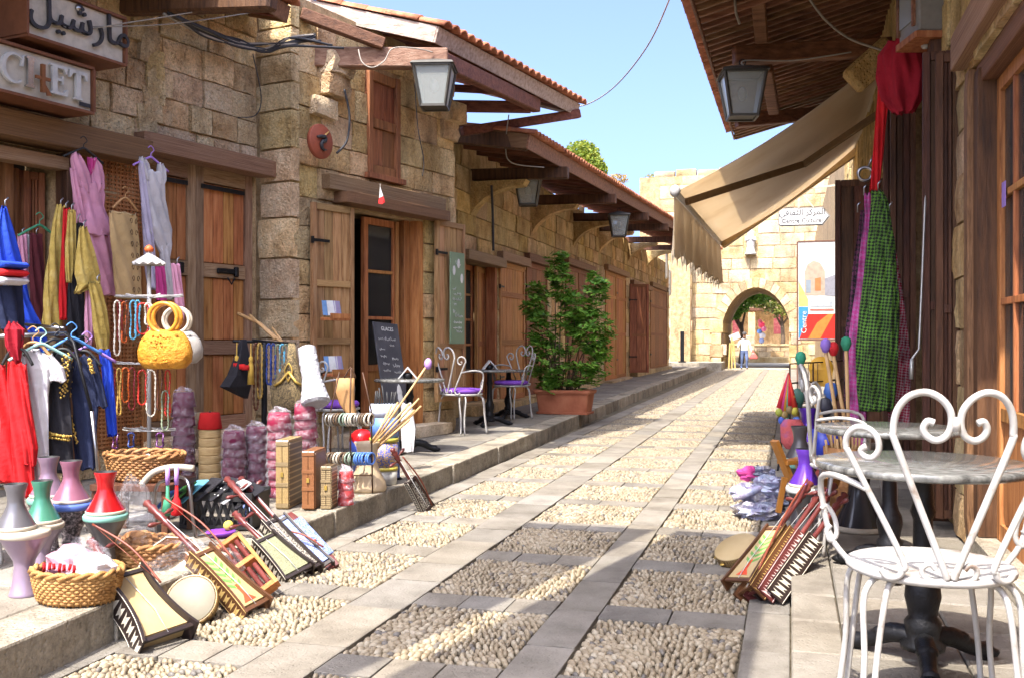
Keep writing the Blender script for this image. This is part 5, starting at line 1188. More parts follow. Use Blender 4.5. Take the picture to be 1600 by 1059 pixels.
p = at(76, 850, 5.15); p.z = SWZ; darbuka('black speckled drum hidden behind the green drum', p, .31, .10, blkspk, mint); darbuka('mauve goblet drum upside down behind the green drum', top(p, .312), .205, .09, mauv, skin_, True)
p = at(111, 850, 4.95); p.z = SWZ; darbuka('black speckled drum with a blue rim carrying the pink drum', p, .315, .105, blkspk, flat('blue_rim', (.08, .14, .4), .4)); darbuka('pinkish goblet drum upside down on the black speckled drum', top(p, .317) , .205, .088, pnkp, skin_, True)
p = at(165, 850, 4.8); p.z = SWZ; darbuka('charcoal drum with mint rim under the red drum', p, .285, .10, drkp, mint); darbuka('glossy red goblet drum upside down on the charcoal drum', top(p, .287), .20, .09, redp, skin_, True)
# baskets
wick = mat('wicker', [(.20, .088, .022), (.39, .20, .062), (.52, .31, .11)], 16, rough=.55, bump=.5, rv=.1); wickd = mat('dark_wicker', [(.17, .07, .025), (.31, .145, .05), (.43, .24, .09)], 16, rough=.55, bump=.5, rv=.1)
def basket(label, loc, r0, r1, h, m, n=9, ns=30, sy=.8, rz=0, group='wicker baskets of goods'):
    o = thing('wicker_basket', label, 'basket', loc, rz, group); w = MB(); N_ = ns * 2
    for i in range(n):
        t = (i + .5) / n; rr = r0 + (r1 - r0) * t ** .7; z = .01 + (h - .01) * t
        w.tube([((rr + .006 * (1 if (j + i) % 2 else -1)) * cos(2 * pi * j / N_), (rr + .006 * (1 if (j + i) % 2 else -1)) * sin(2 * pi * j / N_) * sy, z + .002 * sin(j)) for j in range(N_)], h / n * .53, 5, loop=True)
    w.build('weave', m, o); s = MB()
    for j in range(ns):
        a = 2 * pi * j / ns; s.tube([(r0 * cos(a), r0 * sin(a) * sy, .0), ((r0 + r1) / 2 * cos(a) * 1.015, (r0 + r1) / 2 * sin(a) * sy * 1.015, h * .45), (r1 * cos(a), r1 * sin(a) * sy, h)], .0045, 4)
    s.build('stake', m, o); b = MB()
    for ph in (0, pi):
        b.tube([((r1 + .009 * cos(j * .95 + ph)) * cos(2 * pi * j / 66), (r1 + .009 * cos(j * .95 + ph)) * sin(2 * pi * j / 66) * sy, h + .008 + .009 * sin(j * .95 + ph)) for j in range(66)], .0105, 5, loop=True)
    b.build('braided_rim', m, o); MB().lathe([(0, .004), (r0, .004), (r0, .012), (0, .012)], 24, 0, Matrix.Diagonal((1, sy, 1, 1))).build('base', m, o); return o
def crumple(mb, c, r, sd, amp=.35, n=18, m_=12, fr=2.2):
    vs = []; fs = []
    for i in range(m_ + 1):
        for j in range(n):
            t = pi * i / m_; a = 2 * pi * j / n; dd = V((sin(t) * cos(a), sin(t) * sin(a), cos(t))); q = 1 + amp * noise.noise(dd * fr + V((sd, sd * .7, 0))) + amp * .6 * abs(noise.noise(dd * fr * 2.6 + V((0, sd, 3))))
            vs.append((c[0] + dd.x * r[0] * q, c[1] + dd.y * r[1] * q, c[2] + dd.z * r[2] * q))
    for i in range(m_):
        for j in range(n): fs.append((i * n + j, (i + 1) * n + j, (i + 1) * n + (j + 1) % n, i * n + (j + 1) % n))
    return mb.add(vs, fs, 0, False)
bagw = film('clear_plastic', (.5, .49, .52), .12, .34, .6); wrapm = film('shrink_wrap', (.9, .85, .92), .14, .08, 1.0); wrap_l = film('loose_plastic', (.7, .7, .74), .06, .34, .6)
pkw = mat('pink_white_cloth', [(.28, .10, .15), (.34, .17, .215), (.38, .27, .30)], 5, rough=.7, rv=0)
p = floor_at(121, 938); b1 = basket('round wicker basket of pink and white wrapped goods on the pavement edge', p, .165, .195, .125, wick, 9, 34, .78)
o = thing('wrapped_cloth', 'pink and white wrapped cloths heaped in the round wicker basket', 'cloth', (p.x, p.y, p.z + .06)); crumple(MB(), (-.05, .02, .08), (.11, .09, .085), 1.3).build('cloth', pkw, o); crumple(MB(), (.08, .0, .07), (.09, .09, .07), 2.1).build('cloth', white_c, o); crumple(MB(), (0, .04, .1), (.12, .07, .09), 3.3).build('plastic_bag', bagw, o)
rp_ = MB()
for i in range(7):
    a = .3 * i; rp_.tube([(-.10 + .025 * i, -.085 + .006 * (i % 2), .075 + .01 * (i % 3)), (-.085 + .025 * i, -.10, .095), (-.09 + .026 * i, -.10 + .01 * (i % 2), .115)], .007, 5)
rp_.build('red_print', redc, o)
p = at(226, 742, 5.75); p.z = .49
tb_ = thing('display_table', 'small dark table under the upper wicker basket', 'table', (p.x, p.y, SWZ), R(12)); board('tabletop', w_dark, tb_, (0, 0, p.z - SWZ - .02), (.46, .42, .035))
for sx in (-1, 1):
    for sy in (-1, 1): board('leg', w_dark, tb_, (sx * .2, sy * .18, (p.z - SWZ - .04) / 2), (.035, .035, p.z - SWZ - .04))
basket('oval wicker basket on the small dark table below the orange handbag', p, .19, .235, .14, wickd, 9, 34, .72)
o = thing('card_packets', 'pale blue card packets lying in the oval wicker basket', 'packets', (p.x, p.y, p.z + .09))
for i in range(16): put('packet', unit((cards[1], flat('pale_blue_card', (.35, .55, .65)), bluec)[i % 3] if i % 5 else cards[1], .05), o, (-.14 + .018 * i, rnd.uniform(-.08, .08), .02 + rnd.uniform(-.01, .02)), 0, (rnd.uniform(-.4, .4), rnd.uniform(-.4, .4), rnd.uniform(0, 3)), (.09, .06, .006))
p = at(232, 875, 5.0); p.z = SWZ; basket('shallow wicker tray behind the mosaic box', p, .17, .20, .10, wickd, 5, 28, .8)
o = thing('wrapped_parcel', 'plastic wrapped orange wicker parcels in the shallow tray', 'parcel', (p.x, p.y, p.z + .05)); crumple(MB(), (-.05, 0, .05), (.09, .08, .06), 6.).build('parcel', wickd, o); crumple(MB(), (-.05, 0, .05), (.11, .1, .08), 7.).build('plastic_bag', wrap_l, o)
o = thing('plastic_bag', 'crumpled clear plastic bag behind the charcoal drum', 'plastic bag', (at(208, 800, 5.1).x, at(208, 800, 5.1).y, SWZ)); crumple(MB(), (0, 0, .2), (.09, .08, .2), 4.).build('bag', bagw, o)

# inlaid wood
def inlay(name, a, b, scale, w=.5, kind='BRICK', rough=.4):
    m = bpy.data.materials.new(name); m.use_nodes = True; n = m.node_tree.nodes; l = m.node_tree.links; p = n['Principled BSDF']; p.inputs['Roughness'].default_value = rough
    tc = n.new('ShaderNodeTexCoord'); mp = n.new('ShaderNodeMapping'); l.new(tc.outputs['Object'], mp.inputs['Vector']); mp.inputs['Scale'].default_value = (scale,) * 3
    mp.inputs['Rotation'].default_value = (R(90), 0, 0)
    if kind == 'BRICK':
        t = n.new('ShaderNodeTexBrick'); t.inputs['Color1'].default_value = (*a, 1); t.inputs['Color2'].default_value = (*[x * .75 for x in a], 1); t.inputs['Mortar'].default_value = (*b, 1); t.inputs['Scale'].default_value = 1; t.inputs['Mortar Size'].default_value = .06; l.new(mp.outputs[0], t.inputs['Vector']); l.new(t.outputs['Color'], p.inputs['Base Color'])
    else:
        t = n.new('ShaderNodeTexVoronoi'); t.distance = 'CHEBYCHEV' if kind == 'SQ' else 'EUCLIDEAN'; l.new(mp.outputs[0], t.inputs['Vector']); t.inputs['Randomness'].default_value = .3 if kind == 'SQ' else .75
        r = n.new('ShaderNodeValToRGB'); e = r.color_ramp.elements; e[0].position = w - .05; e[1].position = w + .05; e[0].color = (*a, 1); e[1].color = (*b, 1); r.color_ramp.interpolation = 'LINEAR'; l.new(t.outputs['Distance'], r.inputs[0]); l.new(r.outputs[0], p.inputs['Base Color'])
    return m
in_bw = inlay('bone_inlay', (.50, .46, .38), (.022, .014, .012), 34, .40, 'V'); in_gold = inlay('straw_inlay', (.38, .25, .09), (.06, .024, .01), 38, .40, 'SQ'); in_box = inlay('mosaic_veneer', (.36, .25, .115), (.06, .035, .015), 42, .42, 'SQ'); in_brick = inlay('brick_veneer', (.42, .32, .17), (.07, .045, .02), 14); in_blue = inlay('blue_inlay', (.36, .45, .66), (.05, .085, .3), 45, .42, 'V'); in_brown = inlay('brown_veneer', (.22, .085, .03), (.06, .022, .01), 30, .42, 'SQ'); ub = inlay('board_mosaic', (.40, .28, .12), (.10, .06, .025), 9, .45, 'SQ'); ur = inlay('board_brown', (.26, .11, .04), (.10, .035, .015), 9, .45, 'SQ'); uk = inlay('board_brick', (.42, .32, .17), (.10, .065, .03), 5.5)
INL = {'bone_inlay': (flat('ebony', (.022, .014, .012), .4), flat('bone', (.45, .41, .33), .5)), 'straw_inlay': (flat('walnut', (.085, .035, .014), .4), flat('straw_gold', (.42, .28, .10), .5)), 'rose_inlay': (flat('rosewood', (.09, .022, .02), .4), flat('rose_bone', (.48, .34, .31), .5))}
parch = mat('parchment', [(.28, .19, .08), (.38, .275, .13), (.44, .34, .19)], 2.2, rough=.6, bump=.1, rv=0); neckw = mat('dark_red_lacquer', [(.05, .010, .010), (.115, .024, .020), (.17, .05, .04)], 6, (4, 4, .8), rough=.35, coat=.3, rv=.1); mosa = inlay('green_mosaic', (.35, .33, .2), (.12, .13, .07), 60, .4, 'V')
redt = flat('red_paint_figure', (.55, .06, .02)); grt = flat('green_paint_figure', (.12, .28, .06)); bowm = mat('bow_wood', [(.12, .025, .015), (.22, .06, .03)], 5, rough=.4)
def rebab(label, p, q, face, bl=.46, bw=.16, fm=parch, rm=in_bw, palm=False, bow=None, dp=.06, group='carved fiddles leaning on the kerb', cv=.25):
    p, q = V(p), V(q); L = (q - p).length; M = lean(p, q, face); o = thing('rebab_fiddle', label, 'fiddle', M=M, group=group); b = L * bl; z0 = .02
    hw = lambda t: bw / 2 * (1 - .42 * t + cv * (t - .45) ** 2 * 1.6)
    n = 10; ts = [i / n for i in range(n + 1)]
    sk_ = MB()
    sk_.rings([[(-hw(t) * .97, -dp * .35, z0 + b * (.06 + .9 * t)), (hw(t) * .97, -dp * .35, z0 + b * (.06 + .9 * t)), (hw(t) * .97, dp * .35, z0 + b * (.06 + .9 * t)), (-hw(t) * .97, dp * .35, z0 + b * (.06 + .9 * t))] for t in ts], 0, False)
    sk_.build('soundbox', fm, o)
    for s in (-1, 1):
        base_m, bone_m = INL[rm.name]; dm = MB(); nd = max(6, int(b / (dp * .42)))
        for i in range(nd):
            t = (i + .5) / nd; X = s * (hw(t) + .0125); zc = b * 1.02 * t; a_ = b / nd * .44; q_ = dp * .36; sl = (hw(t + .02) - hw(t - .02)) / (.04 * b * 1.02) * s
            for (ya, za, yb_, zb, yc, zc2) in ((-q_, -a_, q_, -a_ * .2, -q_ * .2, a_ * .4), (q_, a_, -q_, a_ * .5, q_ * .3, -a_ * .1)): dm.add([(X + sl * za, ya, zc + za), (X + sl * zb, yb_, zc + zb), (X + sl * zc2, yc, zc + zc2)], [(0, 1, 2)])
        for e_ in (-.55, .55): dm.tube([(s * (hw(t) + .0115), dp * e_, b * 1.02 * t) for t in ts], .0022, 4)
        dm.build('bone_inlay', bone_m, o)
        MB().rings([[(s * hw(t), -dp * .62, z0 * 0 + b * 1.02 * t), (s * (hw(t) + .011), -dp * .62, b * 1.02 * t), (s * (hw(t) + .011), dp * .62, b * 1.02 * t), (s * hw(t), dp * .62, b * 1.02 * t)] for t in ts], 0, False).build('side_panel', base_m, o)
    for zz, w in ((b * .05, hw(0) * 1.9), (b * .95, hw(1) * 1.9)): MB().box((0, -dp * .37, zz), (w, .012, .02)).build('end_strip', base_m, o)
    nk = [(.010, b * .9), (.012, b), (.0115, b + (L - b) * .55), (.018, b + (L - b) * .6), (.013, b + (L - b) * .64), (.021, b + (L - b) * .72), (.014, b + (L - b) * .77), (.022, b + (L - b) * .86), (.012, b + (L - b) * .9), (.02, b + (L - b) * .96), (.004, L)]
    MB().lathe([(r * 1.15, z) for r, z in nk], 10).build('neck', neckw, o)
    for s in (-1, 1): MB().lathe([(.004, 0), (.005, .04), (.012, .06), (.012, .085), (.003, .095)], 8, 0, Matrix.Translation((0, 0, b + (L - b) * (.66 + .05 * s))) @ Matrix.Rotation(s * R(80), 4, 'Y')).build('peg', neckw, o)
    MB().tube([(0, -dp * .42, b * .05), (0, -dp * .6, b * .35), (0, -.02, L * .8)], .0018, 4).build('string', sgw, o)
    if palm:
        f_ = MB(); y = -dp * .37
        for i in range(5):
            z = b * (.38 + .1 * i)
            for s in (-1, 1): f_.add([(0, y, z), (s * hw(.5) * .75, y - .0008, z + .035), (s * hw(.5) * .7, y, z + .012), (s * .004, y, z - .02)], [(0, 1, 2, 3)])
        f_.build('palm_figure', grt, o); MB().prism([(-.035, b * .14), (.035, b * .14), (.008, b * .24), (.006, b * .4), (-.006, b * .4), (-.008, b * .24)], y - .001, y).build('trunk_figure', redt, o)
    if bow:
        x0, z_0, x1, z_1 = bow; y = -dp * .9
        MB().tube(smooth([(x0, y, z_0 * L), ((x0 + x1) / 2 + .012, y - .03, (z_0 + z_1) / 2 * L), (x1, y, z_1 * L)], 6), .0055, 6).tube([(x0, y, z_0 * L), (x1, y, z_1 * L)], .0018, 4).build('bow', bowm, o)
    return o
FC_ = (-.1, -.75, .65)
rebab('large pale skinned fiddle with curved inlaid sides lying nearest at the kerb', at(262, 1005, 4.22), at(140, 842, 4.55), (.86, -.38, .42), .60, .20, parch, in_bw, False, (.075, .35, -.02, .98), .12, cv=.75)
rebab('fiddle with a palm tree painted body and long dark neck at the kerb', at(402, 957, 4.72), at(226, 782, 5.05), (.88, -.36, .36), .50, .13, parch, in_gold, True, (.06, .32, .03, .9), .09, cv=.5)
rebab('fiddle with a green mosaic body in the middle of the kerb row', at(468, 902, 5.42), at(365, 800, 5.7), (.75, -.5, .45), .55, .17, mosa, in_bw, False, None, .09)
rebab('fiddle with blue and white inlaid body and a red bow across it', at(505, 893, 5.6), at(374, 745, 6.05), (.45, -.7, .55), .52, .13, in_blue, in_bw, False, (-.05, .42, .08, .12), .055)
rebab('slim fiddle with dark inlaid sides beside the blue one', at(490, 896, 5.5), at(352, 745, 5.95), (.8, -.5, .4), .5, .10, in_bw, in_bw, False, None, .08)
rebab('long thin fiddle leaning alone against the kerb near the bangle rack', at(668, 797, 7.55), at(612, 700, 7.35), (.7, -.6, .3), .5, .10, in_bw, in_bw, False, (.03, .05, .02, .85), .05)
M = lean(at(522, 888, 5.65), at(448, 806, 6.0), (.4, -.7, .6)); o = thing('zither_board', 'dark wooden board with a blue patterned face at the right end of the kerb row', 'instrument', M=M); L_ = (at(522, 888, 5.65) - at(448, 806, 6.0)).length
board('body', neckw, o, (0, 0, L_ / 2), (.085, .045, L_), b=.1); MB().box((0, -.026, L_ * .5), (.11, .012, L_ * .68)).build('face', in_blue, o); board('bridge', bowm, o, (0.01, -.036, L_ * .42), (.03, .012, .012))
# brown beaded rack
M = lean(at(412, 928, 5.0), at(352, 850, 5.35), (.25, -.8, .55)); o = thing('counting_rack', 'orange brown wooden rack filled with rows of dark wooden beads', 'wooden rack', M=M); L_ = (at(412, 928, 5.0) - at(352, 850, 5.35)).length; orw = mat('orange_wood', [(.28, .09, .022), (.40, .145, .04), (.46, .2, .065)], 5, rough=.5)
for sx in (-1, 1): board('side_rail', orw, o, (sx * .085, 0, L_ / 2), (.02, .045, L_))
for z in (.02, .5, .97): board('cross_rail', orw, o, (0, -.004 - .012 * (z == .5), L_ * z), (.148, .05, .035))
for i in range(4):
    z_ = [L_ * (.06 + .88 * j / 44) for j in range(45)]; MB().tube([(-.055 + .0365 * i, -.002, z) for z in z_], [(.0165 if j % 2 else .011) for j in range(45)], 7).build('bead_row', neckw, o)
# tambourine, mosaic box
c = at(300, 938, 4.62); nrm = V((.25, -.8, .55)).normalized(); M = axes(c, nrm.orthogonal().normalized(), nrm.cross(nrm.orthogonal().normalized()), nrm)
o = thing('frame_drum', 'round pale frame drum leaning behind the nearest fiddle', 'drum', M=M); MB().lathe([(.0, .02), (.108, .02), (.112, .016)], 36).build('drum_head', mat('hide', [(.15, .13, .09), (.21, .19, .14), (.26, .24, .19)], 3, rough=.6, rv=0), o); MB().lathe([(.112, .016), (.119, .022), (.119, -.03), (.106, -.03), (.105, .015)], 36, 0, None, False).build('frame', in_gold, o)
c = at(272, 892, 4.88); nrm = V((.2, -.72, .62)).normalized(); x_ = V((1, .2, 0)).normalized(); x_ = (x_ - nrm * x_.dot(nrm)).normalized(); M = axes(c, x_, nrm.cross(x_), nrm)
o = thing('mosaic_box', 'eight sided inlaid mosaic tray in a plastic wrapper', 'tray', M=M); oc = lambda r, z: [(r * cos(pi / 8 + i * pi / 4), r * sin(pi / 8 + i * pi / 4), z) for i in range(8)]
for r0, r1, z0, z1 in ((.165, .135, .06, .035), (.135, .105, .035, .012), (.105, .075, .012, -.005)):
    MB().rings([oc(r0 - .003, z0), oc(r1 + .003, z1), oc(r1 + .003, z1 - .012), oc(r0 - .003, z0 - .012), oc(r0 - .003, z0)], 0, False, False).build('veneer_band', in_brown, o); MB().rings([oc(r0 + .003, z0 + .002), oc(r0 - .003, z0 + .002), oc(r0 - .003, z0 - .02), oc(r0 + .003, z0 - .02), oc(r0 + .003, z0 + .002)], 0, False, False).build('string_inlay', flat('light_inlay', (.4, .34, .22)), o)
MB().rings([oc(.075, -.005), oc(.075, -.02)], 0, False).build('floor_panel', in_gold, o); MB().rings([oc(.168, .055), oc(.15, -.03), oc(.05, -.03)], 0, False, False).build('outside', in_brown, o)
crumple(MB(), (0, 0, .02), (.19, .18, .06), 9.2, .25, 24, 12).build('plastic_wrap', wrap_l, o)
# upright game boxes
def case(label, u, v, d, w, dp, h, m1, m2, rz): 
    p = at(u, v, d); p.z = SWZ; o = thing('game_case', label, 'box', p, rz, 'inlaid folding game boxes standing on the pavement')
    for s in (-1, 1):
        board('half', m1, o, (s * w / 4, 0, h / 2), (w / 2 - .003, dp, h), b=.02)
    for z in (.05, .35, .65, .95): board('edge_inlay', m2, o, (0, -dp / 2 - .001, h * z), (w * .98, .006, h * .06))
    board('face_panel', m2, o, (w / 2 + .001, 0, h / 2), (.006, dp * .9, h * .93), b=.02); MB().box((0, -dp / 2 - .004, h * .5), (.018, .008, .03)).build('clasp', gold, o)
case('tallest inlaid game box at the left of the three on the pavement', 452, 787, 6.75, .088, .30, .455, ub, uk, R(10)); case('middle brown inlaid game box on the pavement', 491, 789, 6.72, .085, .28, .385, ur, ur, R(10)); case('smallest pale inlaid game box beside the red fezzes', 514, 792, 6.66, .07, .15, .285, uk, uk, R(10))
# fez stacks
def fezm(name, c): return mat(name, [tuple(x * .8 for x in c), c], 9, rough=.9, bump=.2, rv=.15)
fz_d, fz_m, fz_r = fezm('plum_felt', (.13, .012, .045)), fezm('magenta_felt', (.27, .012, .05)), fezm('red_felt', (.5, .012, .012))
_fz = {}
def fez_stack(label, u, v, d, n, m, r=.088, step=.072, z=None, rz=0, wrap=True, lean_=0., seed=1):
    p = at(u, v, d); p.z = SWZ if z is None else z; o = thing('fez_stack', label, 'hats', p, 0, 'stacks of wrapped fez hats', rot=(0, lean_, 0)); rg = random.Random(seed)
    if m.name not in _fz: _fz[m.name] = MB().lathe([(.0, 0), (.97, 0), (1.0, .02), (.84, 1.28), (.80, 1.33), (0, 1.33)], 20).mesh('fez', m)
    for i in range(n): put('fez', _fz[m.name], o, (rg.uniform(-.006, .006), rg.uniform(-.006, .006), i * step), 0, (rg.uniform(-.05, .05), rg.uniform(-.05, .05), 0), (r,) * 3)
    H_ = (n - 1) * step + r * 1.33
    if wrap:
        wr = MB(); rs = []; N_ = 26; K = n * 5 + 6
        for i in range(K + 1):
            z_ = H_ * 1.02 * i / K; base = r * (1.08 + .05 * sin(z_ / step * 2 * pi)) * (1 - .14 * max(0, (z_ - (H_ - r * 1.33)) / (r * 1.33)))
            rs.append([((base + .009 * noise.noise(V((cos(6.283 * j / N_) * 2.2, sin(6.283 * j / N_) * 2.2, z_ * 26 + seed)))) * cos(6.283 * j / N_), (base + .009 * noise.noise(V((cos(6.283 * j / N_) * 2.2, sin(6.283 * j / N_) * 2.2, z_ * 26 + seed)))) * sin(6.283 * j / N_), z_) for j in range(N_)])
        rs.append([(r * .5 * cos(6.283 * j / N_) + .01 * (j % 2), r * .5 * sin(6.283 * j / N_), H_ + .012 + .01 * (j % 3)) for j in range(N_)]); rs.append([(r * .12 * cos(6.283 * j / N_) - .03, r * .1 * sin(6.283 * j / N_), H_ + .05) for j in range(N_)])
        wr.rings(rs, 0, False).build('plastic_wrap', wrapm, o)
    return o
fez_stack('tall plastic wrapped stack of plum fezzes behind the oval basket', 287, 742, 7.9, 9, fz_d, .09, .073, seed=2)
fez_stack('short wrapped stack of plum fezzes right of the lone red fez', 366, 772, 7.25, 6, fz_d, .088, .068, seed=3)
fez_stack('narrow wrapped stack of plum fezzes between the two wider stacks', 400, 771, 7.35, 6, fz_d, .082, .074, seed=4)
fez_stack('wrapped stack of bright magenta fezzes behind the tallest game box', 437, 773, 7.15, 8, fz_m, .09, .068, seed=5)
fez_stack('wrapped stack of magenta fezzes below the bubble wrapped bottle', 478, 765, 7.6, 8, fz_m, .088, .074, seed=6)
fez_stack('small wrapped stack of bright red fezzes beside the smallest game box', 541, 788, 6.78, 4, fz_r, .056, .05, seed=7)
p = at(328, 755, 7.95); p.z = SWZ; o = thing('straw_box_stack', 'column of round straw boxes carrying the lone red fez', 'boxes', p)
for i in range(6): MB().lathe([(0, 0), (.085, 0), (.088, .008), (.086, .025), (.089, .035), (.086, .055), (.088, .066), (0, .066)], 22, 0, Matrix.Translation((0, 0, .068 * i))).build('straw_box', mat('straw_%d' % i if 0 else 'straw', [(.36, .22, .085), (.5, .34, .15), (.56, .42, .22)], 12, (1, 1, 12), rough=.7, bump=.4) if i == 0 else bpy.data.materials['straw'], o)
o = thing('fez', 'single bright red fez on top of the straw boxes', 'hat', (p.x, p.y, p.z + .41)); MB().lathe([(0, 0), (.093, 0), (.096, .004), (.078, .125), (.073, .13), (0, .13)], 24).build('crown', fz_r, o); MB().tube([(0, 0, .13), (.0, 0, .142)], .006, 5).build('stub', blackh, o)
tag(MB().box((0, 0, .14), (.03, .22, .28)).box((.04, .03, .12), (.03, .2, .24), Matrix.Rotation(.15, 4, 'Y')).build('flat_box', flat('pale_card', (.5, .4, .25)), None, (at(312, 700, 8.15).x, at(312, 700, 8.15).y, .42), R(-20)), 'pale flat cardboard boxes standing behind the lone red fez', 'boxes')
# necklace stand
def strand(u, v0, v1, d, m, w=8, beads=True, r=.0075, parent=None):
    n = 26 if beads else 14; kx_ = k(d); pts = []
    for i in range(n * 2):
        a = 2 * pi * i / (n * 2); pts.append(at(u + w * sin(a), (v0 + v1) / 2 - (v1 - v0) / 2 * cos(a), d) + V((0, .01 * sin(a * 3), 0)))
    return MB().tube(pts, [(r if i % 2 else r * .45) for i in range(n * 2)] if beads else r, 5, loop=True)
ns = thing('necklace_stand', 'white wire necklace stand with a ribbed parasol shaped cap', 'stand', at(233, 745, 6.3)); ns.location.z = SWZ; PM[ns.name] = Matrix.Translation(ns.location)
d = 6.3; c = at(233, 0, d); mb = MB().tube([V((c.x, c.y, SWZ + .02)), V((c.x, c.y, 1.83))], .013, 8).lathe([(.0, 0), (.16, 0), (.16, .015), (.02, .03), (.0, .03)], 20, 0, Matrix.Translation((c.x, c.y, SWZ))); wput(mb, 'pole', wht, ns)
n = 24; zc = at(233, 411, d).z; rr = 26 * k(d)
wput(MB().rings([[(c.x + rr * (1 if j % 2 else .93) * cos(2 * pi * j / n), c.y + rr * (1 if j % 2 else .93) * sin(2 * pi * j / n), zc - (.0 if j % 2 else .015)) for j in range(n)], [(c.x + .02 * cos(2 * pi * j / n), c.y + .02 * sin(2 * pi * j / n), zc + .055) for j in range(n)], [(c.x + .014 * cos(2 * pi * j / n), c.y + .014 * sin(2 * pi * j / n), zc + .07) for j in range(n)]], 0, False), 'cap', wht, ns)
wput(MB().lathe([(.0, 0), (.025, 0), (.03, .02), (.012, .04), (0, .045)], 8, 0, Matrix.Translation((c.x, c.y, zc + .07))), 'finial', flat('orange_red', (.6, .12, .03)), ns)
for v, hw_ in ((466, 57), (570, 55), (673, 44)):
    t = MB(); z = at(233, v, d).z; w = hw_ * k(d)
    for a in (0, pi / 3, 2 * pi / 3): t.tube([(c.x + w * cos(a + .2), c.y + w * sin(a + .2) * .6, z + .02), (c.x, c.y, z), (c.x - w * cos(a + .2), c.y - w * sin(a + .2) * .6, z + .02)], .005, 5)
    t.tube([(c.x + w * cos(2 * pi * i / 20 + .2), c.y + w * sin(2 * pi * i / 20 + .2) * .6, z + .01) for i in range(20)], .004, 5, loop=True); wput(t, 'wire_arm', wht, ns)
bead = lambda n, cc: flat(n, cc, .25, 0, .3)
b_or, b_red, b_tq, b_dr, b_br, b_bl, b_wh, b_pu, b_gn, b_gd = bead('orange_beads', (.6, .12, .02)), bead('red_beads', (.5, .03, .02)), bead('turquoise_beads', (.12, .42, .6)), bead('dark_red_beads', (.2, .015, .02)), bead('brown_beads', (.11, .035, .015)), bead('blue_beads', (.03, .06, .25)), bead('cream_beads', (.6, .55, .45)), bead('purple_beads', (.13, .03, .15)), bead('grey_green_beads', (.2, .24, .16)), bead('golden_beads', (.5, .32, .08))
NG = 'bead necklaces on the white wire stand'
def necklace(label, u, v0, v1, d, m, w=7, r=.0075, group=NG): return tag(strand(u, v0, v1, d, m, w, True, r).build('necklace', m), label, 'necklace', group)
for (u, v0, v1, m, w, lb) in ((183, 470, 555, b_wh, 5, 'cream bead necklace leftmost on the upper tier'), (188, 470, 532, b_dr, 4, 'dark red bead necklace beside the cream one'), (194, 472, 535, b_or, 4, 'orange bead necklace on the upper tier'), (199, 470, 525, b_br, 3, 'brown bead necklace on the upper tier'), (208, 470, 530, b_tq, 5, 'turquoise bead necklace on the upper tier, left of two'), (215, 470, 525, b_tq, 4, 'turquoise bead necklace on the upper tier, right of two'), (223, 474, 522, b_red, 10, 'wide looped red bead necklace left of the orange handbag'), (232, 474, 508, b_wh, 6, 'short cream necklace inside the wide red loop'),
                              (177, 575, 640, b_dr, 3, 'dark red necklace leftmost on the middle tier'), (186, 575, 648, b_gd, 3, 'golden necklace on the middle tier'), (196, 574, 628, b_or, 6, 'orange necklace on the middle tier'), (206, 574, 640, b_dr, 5, 'thick dark red necklace on the middle tier'), (222, 578, 632, b_red, 7, 'bright red necklace right on the middle tier'), (236, 578, 650, b_wh, 8, 'pale necklace behind the bright red one'), (250, 575, 640, b_br, 4, 'brown necklace under the orange handbag'), (262, 578, 650, b_red, 4, 'long red necklace under the orange handbag'), (258, 610, 672, b_gn, 6, 'grey green necklace under the orange handbag'),
                              (180, 676, 700, b_pu, 4, 'purple necklace leftmost on the lowest tier'), (205, 676, 698, b_bl, 5, 'blue necklace on the lowest tier'), (250, 676, 698, b_pu, 6, 'purple necklace right on the lowest tier')):
    necklace(lb, u, v0, v1, 6.12 + .02 * (u % 3), m, w)
# orange handbag and the bag behind it
orb = mat('orange_bag', [(.36, .135, .008), (.54, .23, .015), (.60, .30, .04)], 20, rough=.55, bump=.9, bs=30, rv=0); orh = flat('orange_handle', (.52, .22, .02), .35, 0, .3)
def handbag(label, u, v, d, m, mh, sc=1., rz=0):
    o = thing('handbag', label, 'bag', at(u, v, d), rz); w = 44 * k(d) * sc; rs = []
    for z, q, dp in ((-.235, .55, .05), (-.23, .75, .065), (-.19, .97, .08), (-.13, 1.0, .085), (-.07, .9, .075), (-.02, .68, .055), (0, .52, .03)):
        rs.append([(w * q * (abs(cos(t)) ** .8) * (1 if cos(t) > 0 else -1), dp * sin(t), z * sc) for t in [2 * pi * i / 28 for i in range(28)]])
    MB().rings(rs).build('pouch', m, o); rg = random.Random(3); e = MB()
    for _ in range(60):
        a = rg.uniform(-1, 1); zz = rg.uniform(-.2, -.03); e.ell((a * w * .75, -.082 + .035 * abs(a) ** 2 + .012 * (zz > -.06), zz * sc), (.008, .004, .008), 6, 4)
    e.build('beadwork', m, o); 
    for y in (-.03, .03): MB().tube([(.088 * sc * cos(2 * pi * i / 26), y, .07 * sc + .088 * sc * sin(2 * pi * i / 26)) for i in range(26)], .013 * sc, 9, loop=True).build('ring_handle', mh, o)
    return o
handbag('orange beaded handbag with ring handles hanging on the necklace stand', 258, 515, 6.0, orb, orh, 1.0, R(10)); handbag('white handled bag half hidden behind the orange handbag', 277, 516, 6.35, flat('grey_bag', (.35, .33, .3)), flat('cream_handle', (.6, .52, .4), .35), .9, R(20))
